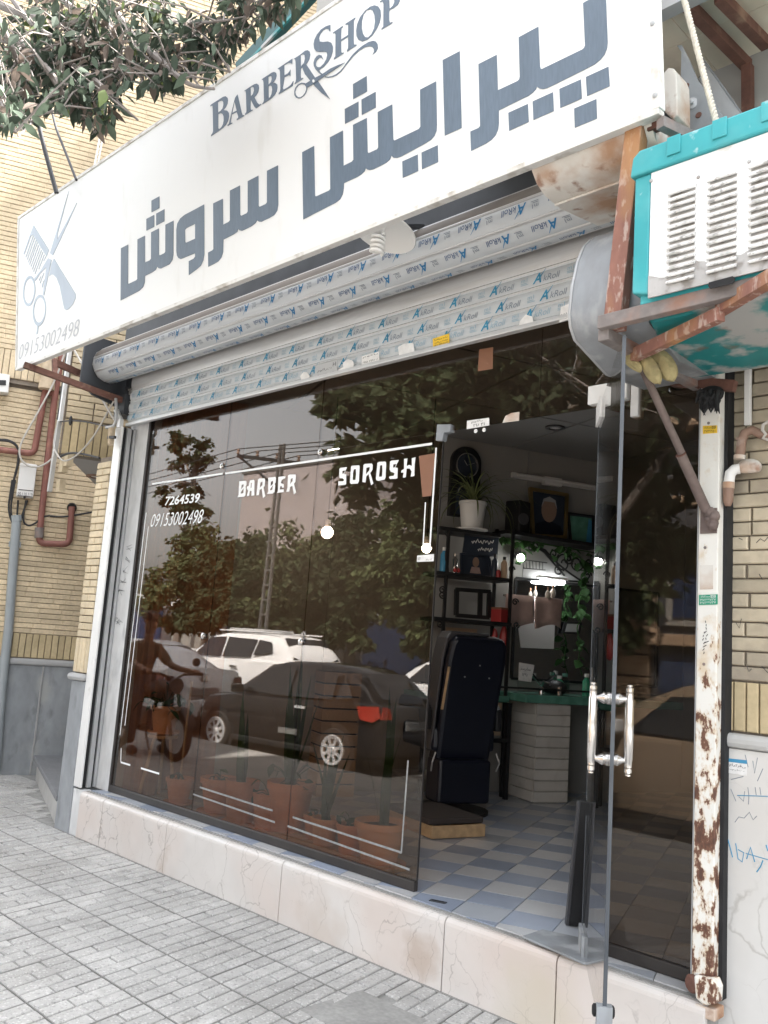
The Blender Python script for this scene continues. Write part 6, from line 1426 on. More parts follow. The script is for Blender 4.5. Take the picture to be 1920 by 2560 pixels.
# barber chair
ch=thing('barber_chair','tall navy barber chair seen from behind, facing the mirror','chair',(-3.86,1.62,.30),0)
FD=-WN; C0=Vector((-3.86,1.62,.30))
def cpt(a,f,z): return C0+WV*(a*.84)+FD*f+UP*z
def cprism(pts,d,name,mat,bevel=0,smooth=False): return MB().prism(pts,d).build(name,mat,ch,bevel=bevel,smooth=smooth)
MB().lathe([(.30,0),(.30,.02),(.12,.045),(.06,.06),(.06,.40),(.10,.42)],C0+FD*.22,UP,24).build('pedestal',mt['iron_black'],ch,smooth=True)
cprism([cpt(a,f,.42) for a,f in ((-.28,-.02),(.28,-.02),(.28,.50),(-.28,.50))],(0,0,.16),'seat',mt['navy_leather'],.03)
# back: leaning shell, rounded at the top
bk=[]
for a,z in ((-.24,.30),(-.25,.62),(-.265,1.02),(-.25,1.14),(-.215,1.18),(.215,1.18),(.25,1.14),(.265,1.02),(.25,.62),(.24,.30)):
    bk.append(cpt(a,-.02-(z-.40)*.20,z))
cprism(bk,FD*.13+UP*.025,'backrest',mt['navy_leather'],.03)
sh_=[]
for a,z in ((-.285,.42),(-.30,1.03),(-.285,1.17),(-.25,1.215),(.10,1.215),(.10,1.19),(-.19,1.19),(-.25,1.14),(-.27,1.02),(-.255,.42)):
    sh_.append(cpt(a,.02-(z-.40)*.20,z))
cprism(sh_,FD*.15,'back_shell',mt['grey_shell'],.012)
for s in (-1,1):
    cprism([cpt(s*.29,f,z) for f,z in ((.0,.56),(.0,.70),(.10,.76),(.42,.76),(.46,.72),(.46,.68),(.12,.68),(.10,.56))],WV*(s*.05),'armrest',mt['iron_black'],.012)
    MB().tube([cpt(s*.27,-.05,.42),cpt(s*.30,-.06,.36),cpt(s*.29,-.03,.30)],.006,6).build('release_lever',mt['rail_grey'],ch)
cprism([cpt(a,f,.16) for a,f in ((-.2,.52),(.2,.52),(.2,.80),(-.2,.80))],(0,0,.03),'footrest',mt['rail_grey'],.006)
cprism([cpt(a,f,.10) for a,f in ((-.26,-.10),(.2,-.10),(.2,.10),(-.26,.10))],(0,0,.28),'skirt',mt['navy_leather'],.02)
for a,z in ((-.10,.92),(.02,1.0),(.12,.92)):
    p=cpt(a,-.02-(z-.40)*.20-.004,z); MB().lathe([(.006,0),(.005,.004),(0,.005)],p,-FD,8).build('button',mt['rail_grey'],ch)
q=[cpt(a,-.026-(z-.40)*.20,z) for a,z in ((-.262,.98),(-.243,.98),(-.248,.70),(-.27,.70))]
cprism(q,-FD*.004,'label_strip',mt['pine_wood'])
# wooden step
P=[on_z(1020+x*k2,1600+y*k2,.302) for x,y in ((180,1530),(590,1508),(560,1440),(60,1400),(60,1470))]
a,b=on_z(1020+180*k2,1600+1530*k2,.302),on_z(1020+592*k2,1600+1510*k2,.302)
u=(b-a).normalized(); v=Vector((-u.y,u.x,0)); L=(b-a).length
t=thing('wooden_step','low carpet topped wooden step box on the tiles beside the tinted window','step box',a)
def sbx(x0,x1,y0,y1,z0,z1,name,mat,bv=0): 
    q=[a+u*x+v*y for x,y in ((x0,y0),(x1,y0),(x1,y1),(x0,y1))]
    return MB().prism([Vector((p.x,p.y,z0)) for p in q],(0,0,z1-z0)).build(name,mat,t,bevel=bv)
sbx(0,L,0,.022,.302,.372,'front_board',mt['pine_wood'],.003); sbx(0,L,.50,.522,.302,.372,'back_board',mt['pine_wood'],.003)
sbx(-.001,.022,.0225,.4995,.302,.372,'side_board',mt['pine_wood'],.003); sbx(L-.022,L+.001,.0225,.4995,.302,.372,'side_board',mt['pine_wood'],.003)
sbx(-.005,L+.005,.03,.525,.3725,.41,'carpet_top',mt['carpet_dark'],.008)
# wood post and curtain by the left jamb inside
t=thing('wood_post','reddish brown panelled wooden post just inside the left end of the tinted window','post',(-5.38,.13,.3))
for i,(x0,x1,y) in enumerate(((-5.535,-5.45,.08),(-5.445,-5.40,.11),(-5.395,-5.33,.09),(-5.325,-5.29,.12))):
    MB().box((x0,y,.302),(x1,y+.07,3.1)).build('moulding',mt['wood_brown'],t,bevel=.006)
wbox(.03,.70,.001,.018,.302,3.10,'wall_panel',mt['wood_brown'],t)
# glowing bulbs deep inside
for px,py,d,r,lb in ((818,1331,.9,.042,'round glowing bulb hanging inside, seen through the middle of the tinted window'),(1066,1371,1.3,.032,'smaller round glowing bulb hanging inside near the right edge of the tinted window')):
    p=on_y(px,py,d); t=thing('hanging_bulb',lb,'lamp',p)
    MB().sphere(p,r,16,12).build('bulb',mt['lamp_glow'],t,smooth=True); MB().tube([p+UP*r,Vector((p.x,p.y,3.11))],.004,6).build('cord',mt['iron_black'],t); MB().lathe([(.02,0),(.018,.05),(.0,.055)],p+UP*r*.9,UP,10).build('socket',mt['white_plastic'],t)
# ceiling spots
for px,py,lb in ((1388,1068,'round recessed ceiling spot right of the doorway top'),(1700,965,'round recessed ceiling spot seen through the narrow tinted pane')):
    p=on_z(px,py,3.112); t=thing('ceiling_spot',lb,'lamp',p); MB().lathe([(.075,0),(.075,-.01),(.05,-.014),(.045,0)],p,UP,18).build('ring',mt['grey_shell'],t); MB().lathe([(.045,-.002),(.0,-.004)],p,UP,14).build('lens',mt['white_plastic'],t)

# ---- potted plants behind the glass
def pot(name,c,r,h,mat,label,sauc=True,rim=True,cat='plant'):
    t=thing(name,label,cat,c)
    b=c+UP*(.018 if sauc else 0)
    pr=[(r*.68,0),(r*.72,.01),(r*.96,h*.84),(r*1.06,h*.85),(r*1.06,h),(r*.95,h),(r*.92,h*.86)] if rim else [(r*.75,0),(r,h),(r*.93,h),(r*.9,h*.9)]
    MB().lathe(pr,b,UP,22).build('pot',mt[mat],t,smooth=True)
    MB().lathe([(r*.93,h*.86),(0,h*.9)],b,UP,16).build('soil',mt['soil'],t)
    if sauc: MB().lathe([(r*.8,0),(r*1.1,.012),(r*1.12,.025),(r*1.05,.02),(0,.016)],c,UP,20).build('saucer',mt[mat],t,smooth=True)
    return t,b+UP*h*.88
def sansevieria(t,top,n,H,seed):
    random.seed(seed)
    for i in range(n):
        mb=MB(); blade(mb,top+Vector((random.uniform(-.03,.03),random.uniform(-.03,.03),0)),random.uniform(0,6.28),H*random.uniform(.6,1.1),random.uniform(1.25,1.55),random.uniform(-.1,.25),random.uniform(.018,.028),7); mb.build('leaf',mt['leaf_inside'],t,fix=False)
def bushy(t,top,n,R,seed,L=.07):
    random.seed(seed); lm=leafmesh('leaf',L,L*.55,mt['leaf_inside'])
    for i in range(n):
        d=Vector((random.gauss(0,1),random.gauss(0,1),random.uniform(.1,1.4))).normalized()*R*random.uniform(.3,1)
        p=top+d; MB().tube([top,top.lerp(p,.5)+UP*.02,p],.0025,4).build('stalk',mt['leaf_inside'],t)
        o=bpy.data.objects.new('leaf',lm); COL.objects.link(o); o.parent=t; o.matrix_local=Matrix.Translation(p-wl(t))@rnd_rot()@Matrix.Scale(random.uniform(.7,1.3),4)
def fp(px,py,z=.302): return on_z(px,py,z)
t,tp=pot('potted_plant',fp(444,2012),.085,.15,'terracotta','small terracotta pot with a bare stake, leftmost on the floor behind the glass',True)
MB().tube([tp,tp+Vector((.02,.0,.62))],.008,6).build('stake',mt['pine_wood'],t); bushy(t,tp,5,.08,41)
t,tp=pot('potted_plant',fp(543,2036),.115,.20,'terracotta','wide terracotta pot second from the left behind the tinted glass',True); bushy(t,tp,8,.12,42)
t,tp=pot('potted_plant',fp(598,2062),.10,.235,'terracotta','tall straight terracotta pot third from the left behind the tinted glass',True,False); sansevieria(t,tp,5,.55,43)
t,tp=pot('potted_plant',fp(650,2078)+Vector((0,.05,0)),.10,.19,'terracotta','plain terracotta pot left of the big rimmed pot behind the glass',True,False); bushy(t,tp,10,.16,44)
t,tp=pot('potted_plant',fp(718,2086),.13,.27,'terracotta','big rimmed terracotta pot with tall leaves, in the middle behind the glass',True); sansevieria(t,tp,8,.75,45); bushy(t,tp,12,.2,46)
t,tp=pot('potted_plant',fp(766,2110)+Vector((0,.06,0)),.07,.15,'terracotta','slim terracotta pot right of the big rimmed pot behind the glass',False); bushy(t,tp,6,.1,47)
t,tp=pot('potted_plant',fp(808,2122),.075,.16,'terracotta_pale','pale terracotta pot with a flared rim, fourth from the window right edge',False); sansevieria(t,tp,5,.6,48)
t,tp=pot('potted_plant',fp(872,2144),.075,.15,'terracotta','reddish terracotta pot second from the right edge of the tinted window',True); bushy(t,tp,6,.10,49)
t,tp=pot('potted_plant',fp(945,2166),.125,.20,'terracotta_pale','widest pale terracotta pot at the right end behind the tinted glass',True); sansevieria(t,tp,4,.70,50)
t=thing('plank','low wooden plank lying under the row of terracotta pots','plank',fp(830,2165)); 
a_=Vector((-3.95,.085,.302)); b_=Vector((-3.05,.085,.302)); MB().bar(a_+UP*.012,b_+UP*.012,.09,.024).build('board',mt['pine_wood'],t); MB().bar(a_+UP*.0125+Vector((0,.1,0)),b_+UP*.0125+Vector((0,.1,0)),.09,.024).build('board',mt['pine_wood'],t)
hp=on_y(408,1836,.17)
t=thing('plant_stand','thin wooden plant stand carrying an orange pot, left behind the tinted glass','plant stand',Vector((hp.x,hp.y,.3)))
MB().lathe([(.10,-.02),(.10,0),(0,0)],hp,UP,18).build('top',mt['pine_wood'],t)
for k in range(3):
    a=k*2.1+.4; MB().tube([hp+Vector((.06*math.cos(a),.06*math.sin(a),-.02)),Vector((hp.x+.13*math.cos(a),hp.y+.13*math.sin(a),.302))],.011,8).build('leg',mt['pine_wood'],t)
t,tp=pot('potted_plant',hp+UP*.001,.095,.17,'terracotta_pale','orange terracotta pot with dark trailing leaves on the plant stand',True); bushy(t,tp,26,.20,51,.09)
# black plank leaning on the open door leaf and its polished strip
nrm=Vector((-math.sin(DA),math.cos(DA),0)); dl=Vector((math.cos(DA),math.sin(DA),0))
base=on_z(1440,2316,.303); tp=on_plane(1460,2005,Vector((HX,0,0))-nrm*.016,nrm)
sd=(-nrm if (base-Vector((HX,0,0))).dot(nrm)<0 else nrm)
t=thing('door_prop','black tapered board leaning against the inside of the open glass door','board',base)
rgt=Vector((CR.x,CR.y,0)).normalized(); fw=Vector((-rgt.y,rgt.x,0))
MB().prism([base-rgt*.028,base+rgt*.028,tp+rgt*.012,tp-rgt*.012],fw*.016).build('board',mt['iron_black'],t)
b2=on_z(1474,2324,.303); t2=tp+rgt*.012
MB().prism([b2-rgt*.022,b2+rgt*.022,t2+rgt*.010,t2-rgt*.006],fw*.012).build('reflected_board',mt['iron_black'],t)  # added as the first board's reflection in the glass leaf
MB().prism([base-rgt*.040+fw*.004,base-rgt*.0285+fw*.004,tp-rgt*.0125+fw*.004,tp-rgt*.020+fw*.004],fw*.03).build('side_strip',mt['grey_shell'],t)
# ================================================================== THE STREET BEHIND THE CAMERA (seen in the glass)
def loft(mb, rings, close=True):
    k=len(mb.v); n=len(rings[0])
    for r in rings: mb.v+= [Vector(p) for p in r]
    for i in range(len(rings)-1):
        for j in range(n): mb.f.append((k+i*n+j,k+i*n+(j+1)%n,k+(i+1)*n+(j+1)%n,k+(i+1)*n+j))
    mb.f.append(tuple(k+j for j in range(n))); mb.f.append(tuple(k+(len(rings)-1)*n+j for j in range(n-1,-1,-1)))
def make_car(name,label,cat,paint,loc,heading,S,group=None):
    """S: half length/width stations for the body and cabin; x forward"""
    t=thing(name,label,cat,loc,0,group)
    R=Matrix.Translation(Vector(loc))@Matrix.Rotation(heading,4,'Z')@Matrix.Scale(S.get('scale',1),4)
    def b(mb,nm,mat,par=t,**k): mb.xf(R); return mb.build(nm,mat,par,**k)
    rings=[]
    for x,zb,zt,w_ in S['body']:
        zm=zb+(zt-zb)*.55
        half=[(w_*.80,zb),(w_*.97,zb+.08),(w_,zm-.1),(w_*.995,zm+.08),(w_*.955,zt-.03),(w_*.86,zt+.012),(w_*.45,zt+.035)]
        rings.append([(x,y,z) for y,z in half]+[(x,-y,z) for y,z in reversed(half)])
    mb=MB(); loft(mb,rings); o=b(mb,'body',mt[paint],smooth=True)
    rings=[]
    for x,zb,zt,wb,wt in S['cabin']:
        half=[(wb,zb),(wb+(wt-wb)*.5+.012,zb+(zt-zb)*.5),(wt+.01,zt-.06),(wt-.07,zt-.008),(wt*.5,zt+.012)]
        rings.append([(x,y,z) for y,z in half]+[(x,-y,z) for y,z in reversed(half)])
    mb=MB(); loft(mb,rings); b(mb,'cabin',mt[paint],smooth=True)
    for s in (1,-1):
        for quad in S['side_windows']:
            mb=MB(); mb.prism([(x,s*(y+.004),z) for x,y,z in quad],(0,s*.006,0)); b(mb,'side_window',mt['car_glass'])
    for nm,quad,n_ in S['glass']:
        mb=MB(); mb.prism([Vector(q)+Vector(n_)*.006 for q in quad],Vector(n_)*.006); b(mb,nm,mt['car_glass'])
    wr=S['wr']
    for x in S['axles']:
        for s in (1,-1):
            y=s*(S['ww']-.005); c=Vector((x,y,wr))
            mb=MB(); mb.lathe([(wr+.065,-.22*1),(wr+.065,.012),(wr-.01,.013),(wr-.01,-.2)],c,(0,s,0),28); b(mb,'wheel_arch',mt['gap_black'])
            mb=MB(); mb.lathe([(wr*.62,-.10),(wr*.98,-.10),(wr,-.06),(wr,.03),(wr*.95,.055),(wr*.66,.05)],c,(0,s,0),28); w_o=b(mb,'wheel',mt['tyre'],smooth=True)
            mb=MB(); mb.lathe([(wr*.70,.051),(wr*.70,.058),(wr*.66,.066),(wr*.60,.056),(wr*.16,.060),(wr*.13,.070),(0,.072)],c,(0,s,0),28); mb.xf(R); rm=mb.build('rim',mt['rim'],w_o,smooth=True)
            mb=MB()
            for k in range(S.get('spokes',8)):
                a=2*math.pi*k/S.get('spokes',8); d=Vector((math.cos(a),0,math.sin(a))); q=Vector((-math.sin(a),0,math.cos(a)))
                o_=c+Vector((0,s*.060,0)); mb.prism([o_+d*wr*.30-q*wr*.05,o_+d*wr*.52-q*wr*.10,o_+d*wr*.52+q*wr*.10,o_+d*wr*.30+q*wr*.05],Vector((0,s*.003,0)))
            mb.xf(R); mb.build('rim_opening',mt['gap_black'],w_o)
    for nm,mat,a_,c_ in S['boxes']:
        for s in ((1,-1) if a_[1]*c_[1]>0 else (1,)):
            mb=MB(); mb.box((a_[0],s*a_[1],a_[2]),(c_[0],s*c_[1],c_[2])); b(mb,nm,mt[mat],bevel=.02)
    for nm,mat,poly,d in S.get('polys',()):
        for s in (1,-1):
            mb=MB(); mb.prism([(x,s*y,z) for x,y,z in poly],(d[0],s*d[1],d[2])); b(mb,nm,mt[mat])
    return t
HATCH=dict(scale=.90,
 body=[(1.90,.34,.60,.55),(1.84,.24,.72,.70),(1.60,.20,.82,.79),(1.05,.20,.90,.825),(.3,.2,.93,.83),(-.8,.2,.95,.83),(-1.45,.2,.97,.82),(-1.78,.22,.98,.78),(-1.92,.28,.90,.72),(-1.97,.36,.66,.62)],
 cabin=[(1.12,.86,.90,.72,.70),(.80,.88,1.12,.74,.66),(.45,.88,1.36,.75,.60),(.1,.88,1.44,.75,.59),(-.6,.88,1.465,.75,.58),(-1.15,.88,1.42,.74,.57),(-1.55,.9,1.25,.73,.60),(-1.86,.92,.98,.70,.66)],
 side_windows=[[(.78,.735,.95),(-.20,.745,.95),(-.20,.635,1.36),(.25,.64,1.34),(.5,.68,1.2)],[(-.26,.745,.95),(-1.05,.74,.97),(-1.05,.63,1.34),(-.26,.635,1.36)],[(-1.11,.735,.98),(-1.42,.725,1.02),(-1.18,.63,1.31),(-1.11,.63,1.33)]],
 glass=[('rear_window',[(-1.40,-.48,1.36),(-1.40,.48,1.36),(-1.80,.56,1.03),(-1.80,-.56,1.03)],(-.63,0,.77)),('windscreen',[(.42,-.5,1.37),(.42,.5,1.37),(1.05,.62,.95),(1.05,-.62,.95)],(.55,0,.83))],
 wr=.30, axles=(1.22,-1.22), ww=.815,
 boxes=[('rear_bumper','car_black',(-2.02,-.70,.30),(-1.85,.70,.58)),('front_bumper','car_black',(1.80,-.66,.28),(1.95,.66,.52)),('number_plate','plate',(-2.035,-.26,.62),(-2.0,.26,.75)),('side_sill','gap_black',(-.9,.78,.20),(.9,.835,.29)),('headlight','car_silver',(1.62,.50,.60),(1.84,.74,.72)),('mirror_housing','car_black',(.72,.80,.93),(.88,.95,1.05))],
 polys=[('tail_light','lamp_red',[(-1.60,.838,.93),(-1.68,.838,.76),(-1.86,.80,.74),(-1.93,.72,.80),(-1.90,.74,.95)],(0,.016,0)),('rear_lamp','lamp_red',[(-1.96,.52,.78),(-1.96,.76,.78),(-1.96,.72,.95),(-1.96,.60,.93)],(-.02,0,0)),('door_handle','car_silver',[(-.62,.835,.80),(-.42,.835,.80),(-.42,.835,.84),(-.62,.835,.84)],(0,.02,0)),('door_label','plate',[(-.5,.836,.42),(-.12,.836,.42),(-.12,.836,.50),(-.5,.836,.50)],(0,.008,0))])
p1_,p2_=Vector((-10.513,-4.424,-.2)),Vector((-8.359,-4.64,-.2))
dirv=(p1_-p2_).normalized(); side=Vector((-dirv.y,dirv.x,0)); 
if side.y<0: side=-side
cen=(p1_+p2_)/2-side*(.80*.9)
hd=math.atan2(dirv.y,dirv.x)
hb=make_car('parked_hatchback','black parked hatchback with red tail lights, reflected in the middle of the tinted window','car','car_black',cen,hd,HATCH,'cars parked and passing on the street')
SUV=dict(scale=1.0,
 body=[(2.2,.42,.82,.66),(2.12,.32,.95,.80),(1.8,.28,1.04,.88),(1.1,.28,1.10,.915),(0,.28,1.12,.92),(-1.2,.28,1.14,.92),(-1.9,.30,1.16,.88),(-2.15,.36,1.10,.80),(-2.22,.45,.85,.70)],
 cabin=[(1.2,1.05,1.10,.82,.80),(.85,1.05,1.34,.83,.72),(.45,1.05,1.60,.83,.66),(0,1.05,1.68,.83,.65),(-1.0,1.05,1.69,.83,.65),(-1.6,1.05,1.66,.82,.64),(-1.95,1.08,1.42,.80,.69),(-2.14,1.1,1.16,.77,.74)],
 side_windows=[[(.85,.83,1.14),(-.05,.835,1.16),(-.05,.70,1.58),(.45,.71,1.55)],[(-.12,.835,1.16),(-1.0,.83,1.20),(-1.05,.70,1.56),(-.12,.70,1.58)],[(-1.08,.825,1.24),(-1.62,.805,1.34),(-1.5,.71,1.52),(-1.1,.70,1.56)]],
 glass=[('rear_window',[(-1.72,-.58,1.62),(-1.72,.58,1.62),(-2.10,.66,1.20),(-2.10,-.66,1.20)],(-.74,0,.67)),('windscreen',[(.42,-.58,1.61),(.42,.58,1.61),(1.12,.72,1.12),(1.12,-.72,1.12)],(.57,0,.82))],
 wr=.36, axles=(1.36,-1.34), ww=.90,
 boxes=[('rear_bumper','bumper',(-2.27,-.78,.36),(-2.12,.78,.62)),('number_plate','plate',(-2.26,-.26,.82),(-2.2,.26,.95)),('roof_rail','car_silver',(-1.6,.60,1.70),(.3,.64,1.735)),('side_sill','bumper',(-1.0,.86,.30),(1.0,.935,.42)),('mirror_housing','car_white',(.72,.88,1.14),(.9,1.06,1.27)),('headlight','car_silver',(1.9,.56,.80),(2.12,.80,.93)),('roof_box','sticker_grey',(-.9,-.45,1.70),(.2,.45,1.78))],
 polys=[('tail_light','lamp_dark_red',[(-1.70,.915,1.02),(-1.95,.885,.86),(-2.18,.80,.88),(-2.21,.74,1.06),(-1.95,.87,1.09)],(0,.016,0)),('tail_lamp','lamp_dark_red',[(-2.235,.30,.98),(-2.235,.80,.90),(-2.235,.78,1.07),(-2.235,.30,1.06)],(-.012,0,0)),('door_handle','chrome',[(-.72,.922,.96),(-.50,.922,.96),(-.50,.922,1.0),(-.72,.922,1.0)],(0,.025,0)),('roof_fin','car_white',[(-1.5,.02,1.69),(-1.7,.02,1.69),(-1.68,.02,1.80)],(0,-.04,0))])
make_car('white_suv','white sport utility car with black windows, reflected behind the black hatchback','car','car_white',(-15.9,-8.9,-.2),math.radians(176),SUV,'cars parked and passing on the street')
SED=dict(scale=1.0,
 body=[(2.2,.34,.62,.6),(2.1,.26,.74,.76),(1.6,.22,.86,.84),(1.0,.22,.92,.865),(-.2,.22,.95,.87),(-1.2,.22,.98,.865),(-1.75,.24,1.02,.84),(-2.12,.28,1.02,.78),(-2.2,.36,.80,.68)],
 cabin=[(1.05,.88,.92,.76,.74),(.6,.9,1.25,.78,.64),(.2,.9,1.42,.78,.60),(-.7,.9,1.43,.78,.60),(-1.2,.92,1.28,.77,.63),(-1.72,.96,1.02,.74,.70)],
 side_windows=[[(.62,.775,.98),(-.2,.78,.98),(-.2,.65,1.34),(.25,.66,1.32)],[(-.27,.78,.98),(-1.05,.775,1.0),(-.95,.66,1.30),(-.27,.65,1.34)]],
 glass=[('rear_window',[(-.95,-.52,1.36),(-.95,.52,1.36),(-1.62,.64,1.04),(-1.62,-.64,1.04)],(-.43,0,.9)),('windscreen',[(.26,-.52,1.39),(.26,.52,1.39),(.98,.66,.95),(.98,-.66,.95)],(.52,0,.85))],
 wr=.31, axles=(1.35,-1.30), ww=.855,
 boxes=[('rear_bumper','car_silver',(-2.26,-.76,.30),(-2.1,.76,.56)),('number_plate','plate',(-2.28,-.26,.62),(-2.2,.26,.76)),('emblem','chrome',(-2.225,-.07,.84),(-2.18,.07,.97)),('mirror_housing','car_silver',(.62,.84,.96),(.78,.99,1.08))],
 polys=[('tail_light','lamp_dark_red',[(-1.96,.835,.92),(-2.0,.835,.78),(-2.17,.78,.78),(-2.19,.74,.94)],(0,.014,0)),('rear_lamp','lamp_dark_red',[(-2.205,.58,.80),(-2.205,.76,.80),(-2.205,.74,.93),(-2.205,.60,.92)],(-.012,0,0)),('door_handle','chrome',[(-.62,.872,.84),(-.42,.872,.84),(-.42,.872,.88),(-.62,.872,.88)],(0,.022,0))])
make_car('parked_sedan','silver white parked sedan with red tail lights, reflected at the left behind the motorcycle rider','car','car_silver',(-14.2,-5.0,-.2),math.radians(177),SED,'cars parked and passing on the street')
OLD=dict(SED); OLD['boxes']=[('front_bumper','bumper',(2.1,-.76,.32),(2.26,.76,.5)),('headlight','car_silver',(2.06,.45,.60),(2.19,.74,.74)),('mirror_housing','car_white',(.62,.84,.96),(.78,.99,1.08))]; OLD['polys']=SED['polys'][2:]
make_car('old_white_car','boxy white old saloon car, reflected at the right end of the tinted window','car','car_white',(-11.0,-10.2,-.2),math.radians(180),OLD,'cars parked and passing on the street')
TAX=dict(SED)
make_car('tan_car','tan parked car reflected low in the narrow tinted pane','car','car_tan',(-3.6,-5.2,-.2),math.radians(178),TAX,'cars parked and passing on the street')

# ---- motorcycle and rider on the pavement, facing +x
MO=Vector((-9.1,-2.4,0))
mc=thing('motorcycle','dark parked motorcycle on its stand, reflected at the lower left of the tinted window','motorcycle',MO)
def mp(x,y,z): return MO+Vector((x,y,z))
for wx in (.62,-.60):
    c=mp(wx,0,.27); tor=MB()
    n,m=28,8
    for i in range(n):
        a=2*math.pi*i/n
        for j in range(m):
            q=2*math.pi*j/m; r=.225+.045*math.cos(q); tor.v.append(c+Vector((r*math.cos(a),.045*math.sin(q),r*math.sin(a))))
    for i in range(n):
        for j in range(m): tor.f.append((i*m+j,((i+1)%n)*m+j,((i+1)%n)*m+(j+1)%m,i*m+(j+1)%m))
    w_o=tor.build('wheel',mt['tyre'],mc,smooth=True)
    mb=MB(); mb.lathe([(.045,-.05),(.045,.05),(0,.05)],c,(0,1,0),12)
    for k in range(12):
        a=2*math.pi*k/12; mb.tube([c,c+Vector((math.cos(a),0,math.sin(a)))*.19],.005,4)
    mb.build('spokes',mt['rim'],w_o)
    MB().lathe([(.185,-.02),(.195,0),(.185,.02)],c,(0,1,0),28).build('rim',mt['rim'],w_o)
for s in (-.07,.07):
    MB().tube([mp(.62,s,.27),mp(.44,s,.80)],.02,8).build('fork',mt['bike_dark'],mc,smooth=True)
MB().tube([mp(.44,-.34,.93),mp(.42,-.15,.92),mp(.46,0,.86),mp(.42,.15,.92),mp(.44,.34,.93)],.014,8).build('handlebar',mt['iron_black'],mc,smooth=True)
for s in (-1,1): MB().tube([mp(.44,.27*s,.93),mp(.43,.39*s,.93)],.019,8).build('grip',mt['gap_black'],mc); MB().lathe([(.05,0),(.05,.01),(0,.012)],mp(.42,.30*s,1.06),(-1,0,0),14).build('mirror',mt['iron_black'],mc)
MB().sphere(mp(.22,0,.72),.17,16,10,(1.35,.75,.75)).build('tank',mt['iron_black'],mc,smooth=True)
MB().prism([mp(.05,-.12,.70),mp(-.62,-.10,.76),mp(-.66,-.10,.70),mp(-.55,-.12,.64),mp(.05,-.12,.62)],(0,.24,0)).build('seat',mt['iron_black'],mc,bevel=.03)
MB().tube([mp(.42,0,.78),mp(.15,0,.60),mp(.05,0,.33),mp(-.2,0,.30),mp(-.60,0,.27)],.024,8).build('frame',mt['iron_black'],mc,smooth=True)
MB().box(mp(-.14,-.11,.26),mp(.22,.11,.52)).build('engine',mt['grey_shell'],mc,bevel=.03)
MB().tube([mp(.2,.12,.36),mp(-.1,.14,.27),mp(-.75,.14,.36)],[.02,.03,.045],10).build('exhaust',mt['bike_dark'],mc,smooth=True)
MB().lathe([(.085,0),(.09,.05),(.05,.09),(0,.1)],mp(.54,0,.80),(-1,0,0),16).build('headlamp',mt['bike_dark'],mc,smooth=True)
for wx,a0 in ((.62,.3),(-.60,.2)):
    c=mp(wx,0,.27); q=[]
    for i in range(9):
        a=a0+i*.28; q.append(c+Vector((.31*math.cos(a),0,.31*math.sin(a))))
    mb=MB(); k=0
    for p in q: mb.v+=[p-Vector((0,.065,0)),p+Vector((0,.065,0))]
    for i in range(len(q)-1): mb.f.append((2*i,2*i+1,2*i+3,2*i+2))
    o=mb.build('mudguard',mt['iron_black'],mc,smooth=True,fix=False); md=o.modifiers.new('t','SOLIDIFY'); md.thickness=.006
for s in (-1,1): MB().tube([mp(-.15,.06*s,.3),mp(-.22,.2*s,.01)],.012,6).build('stand',mt['bike_dark'],mc)
# rider
rd=thing('person','person in a brown shirt and dark trousers sitting on the motorcycle, reflected in the glass','person',mp(-.28,0,.0))
def skin_fig(name,verts,edges,rad,mat,par,root=0):
    me=bpy.data.meshes.new(name); me.from_pydata([Vector(v)-wl(par) for v in verts],edges,[]); me.update()
    o=bpy.data.objects.new(name,me); link(o,par); WLOC[o.name]=wl(par)
    o.modifiers.new('skin','SKIN'); 
    sv=me.skin_vertices[0].data
    for i,r in enumerate(rad): sv[i].radius=(r,r) if not isinstance(r,tuple) else r; sv[i].use_root=(i==root)
    s=o.modifiers.new('sub','SUBSURF'); s.levels=2; s.render_levels=2
    me.materials.append(mat); 
    for p in me.polygons: p.use_smooth=True
    return o
V=[mp(-.28,0,.76),mp(-.26,0,.92),mp(-.22,0,1.08),mp(-.20,0,1.18),mp(-.17,0,1.26),mp(-.15,0,1.34), # pelvis..neck top
   mp(-.20,.17,1.17),mp(-.02,.24,1.0),mp(.20,.25,.97), mp(-.20,-.17,1.17),mp(-.02,-.24,1.0),mp(.20,-.25,.97)]
E=[(0,1),(1,2),(2,3),(3,4),(4,5),(3,6),(6,7),(7,8),(3,9),(9,10),(10,11)]
skin_fig('shirt',V[:4]+[V[4]]+V[6:8]+V[9:11],[(0,1),(1,2),(2,3),(3,4),(3,5),(5,6),(3,7),(7,8)],[(.15,.12),(.14,.11),(.155,.115),(.13,.10),.06,.075,.058,.075,.058],mt['shirt_brown'],rd)
body=skin_fig('body',[V[3],V[4],V[5],V[6],V[7],mp(.20,.25,.965),mp(.30,.28,.955),mp(.38,.30,.945),V[9],V[10],mp(.20,-.25,.965),mp(.30,-.28,.955),mp(.38,-.30,.945),mp(-.145,0,1.40),mp(-.13,0,1.48),mp(-.135,0,1.55)],
   [(0,1),(1,2),(0,3),(3,4),(4,5),(5,6),(6,7),(0,8),(8,9),(9,10),(10,11),(11,12),(2,13),(13,14),(14,15)],[.07,.055,.052,.05,.042,.034,.030,.028,.05,.042,.034,.030,.028,.072,.086,.075],mt['skin'],rd)
MB().sphere(mp(-.15,0,1.53),.105,16,10,(1.0,.85,.85)).build('hair',mt['hair'],rd,smooth=True)
MB().prism([mp(-.035,-.012,1.45),mp(-.035,.012,1.45),mp(-.05,.0,1.49)],(.012,0,-.01)).build('nose',mt['skin'],rd)
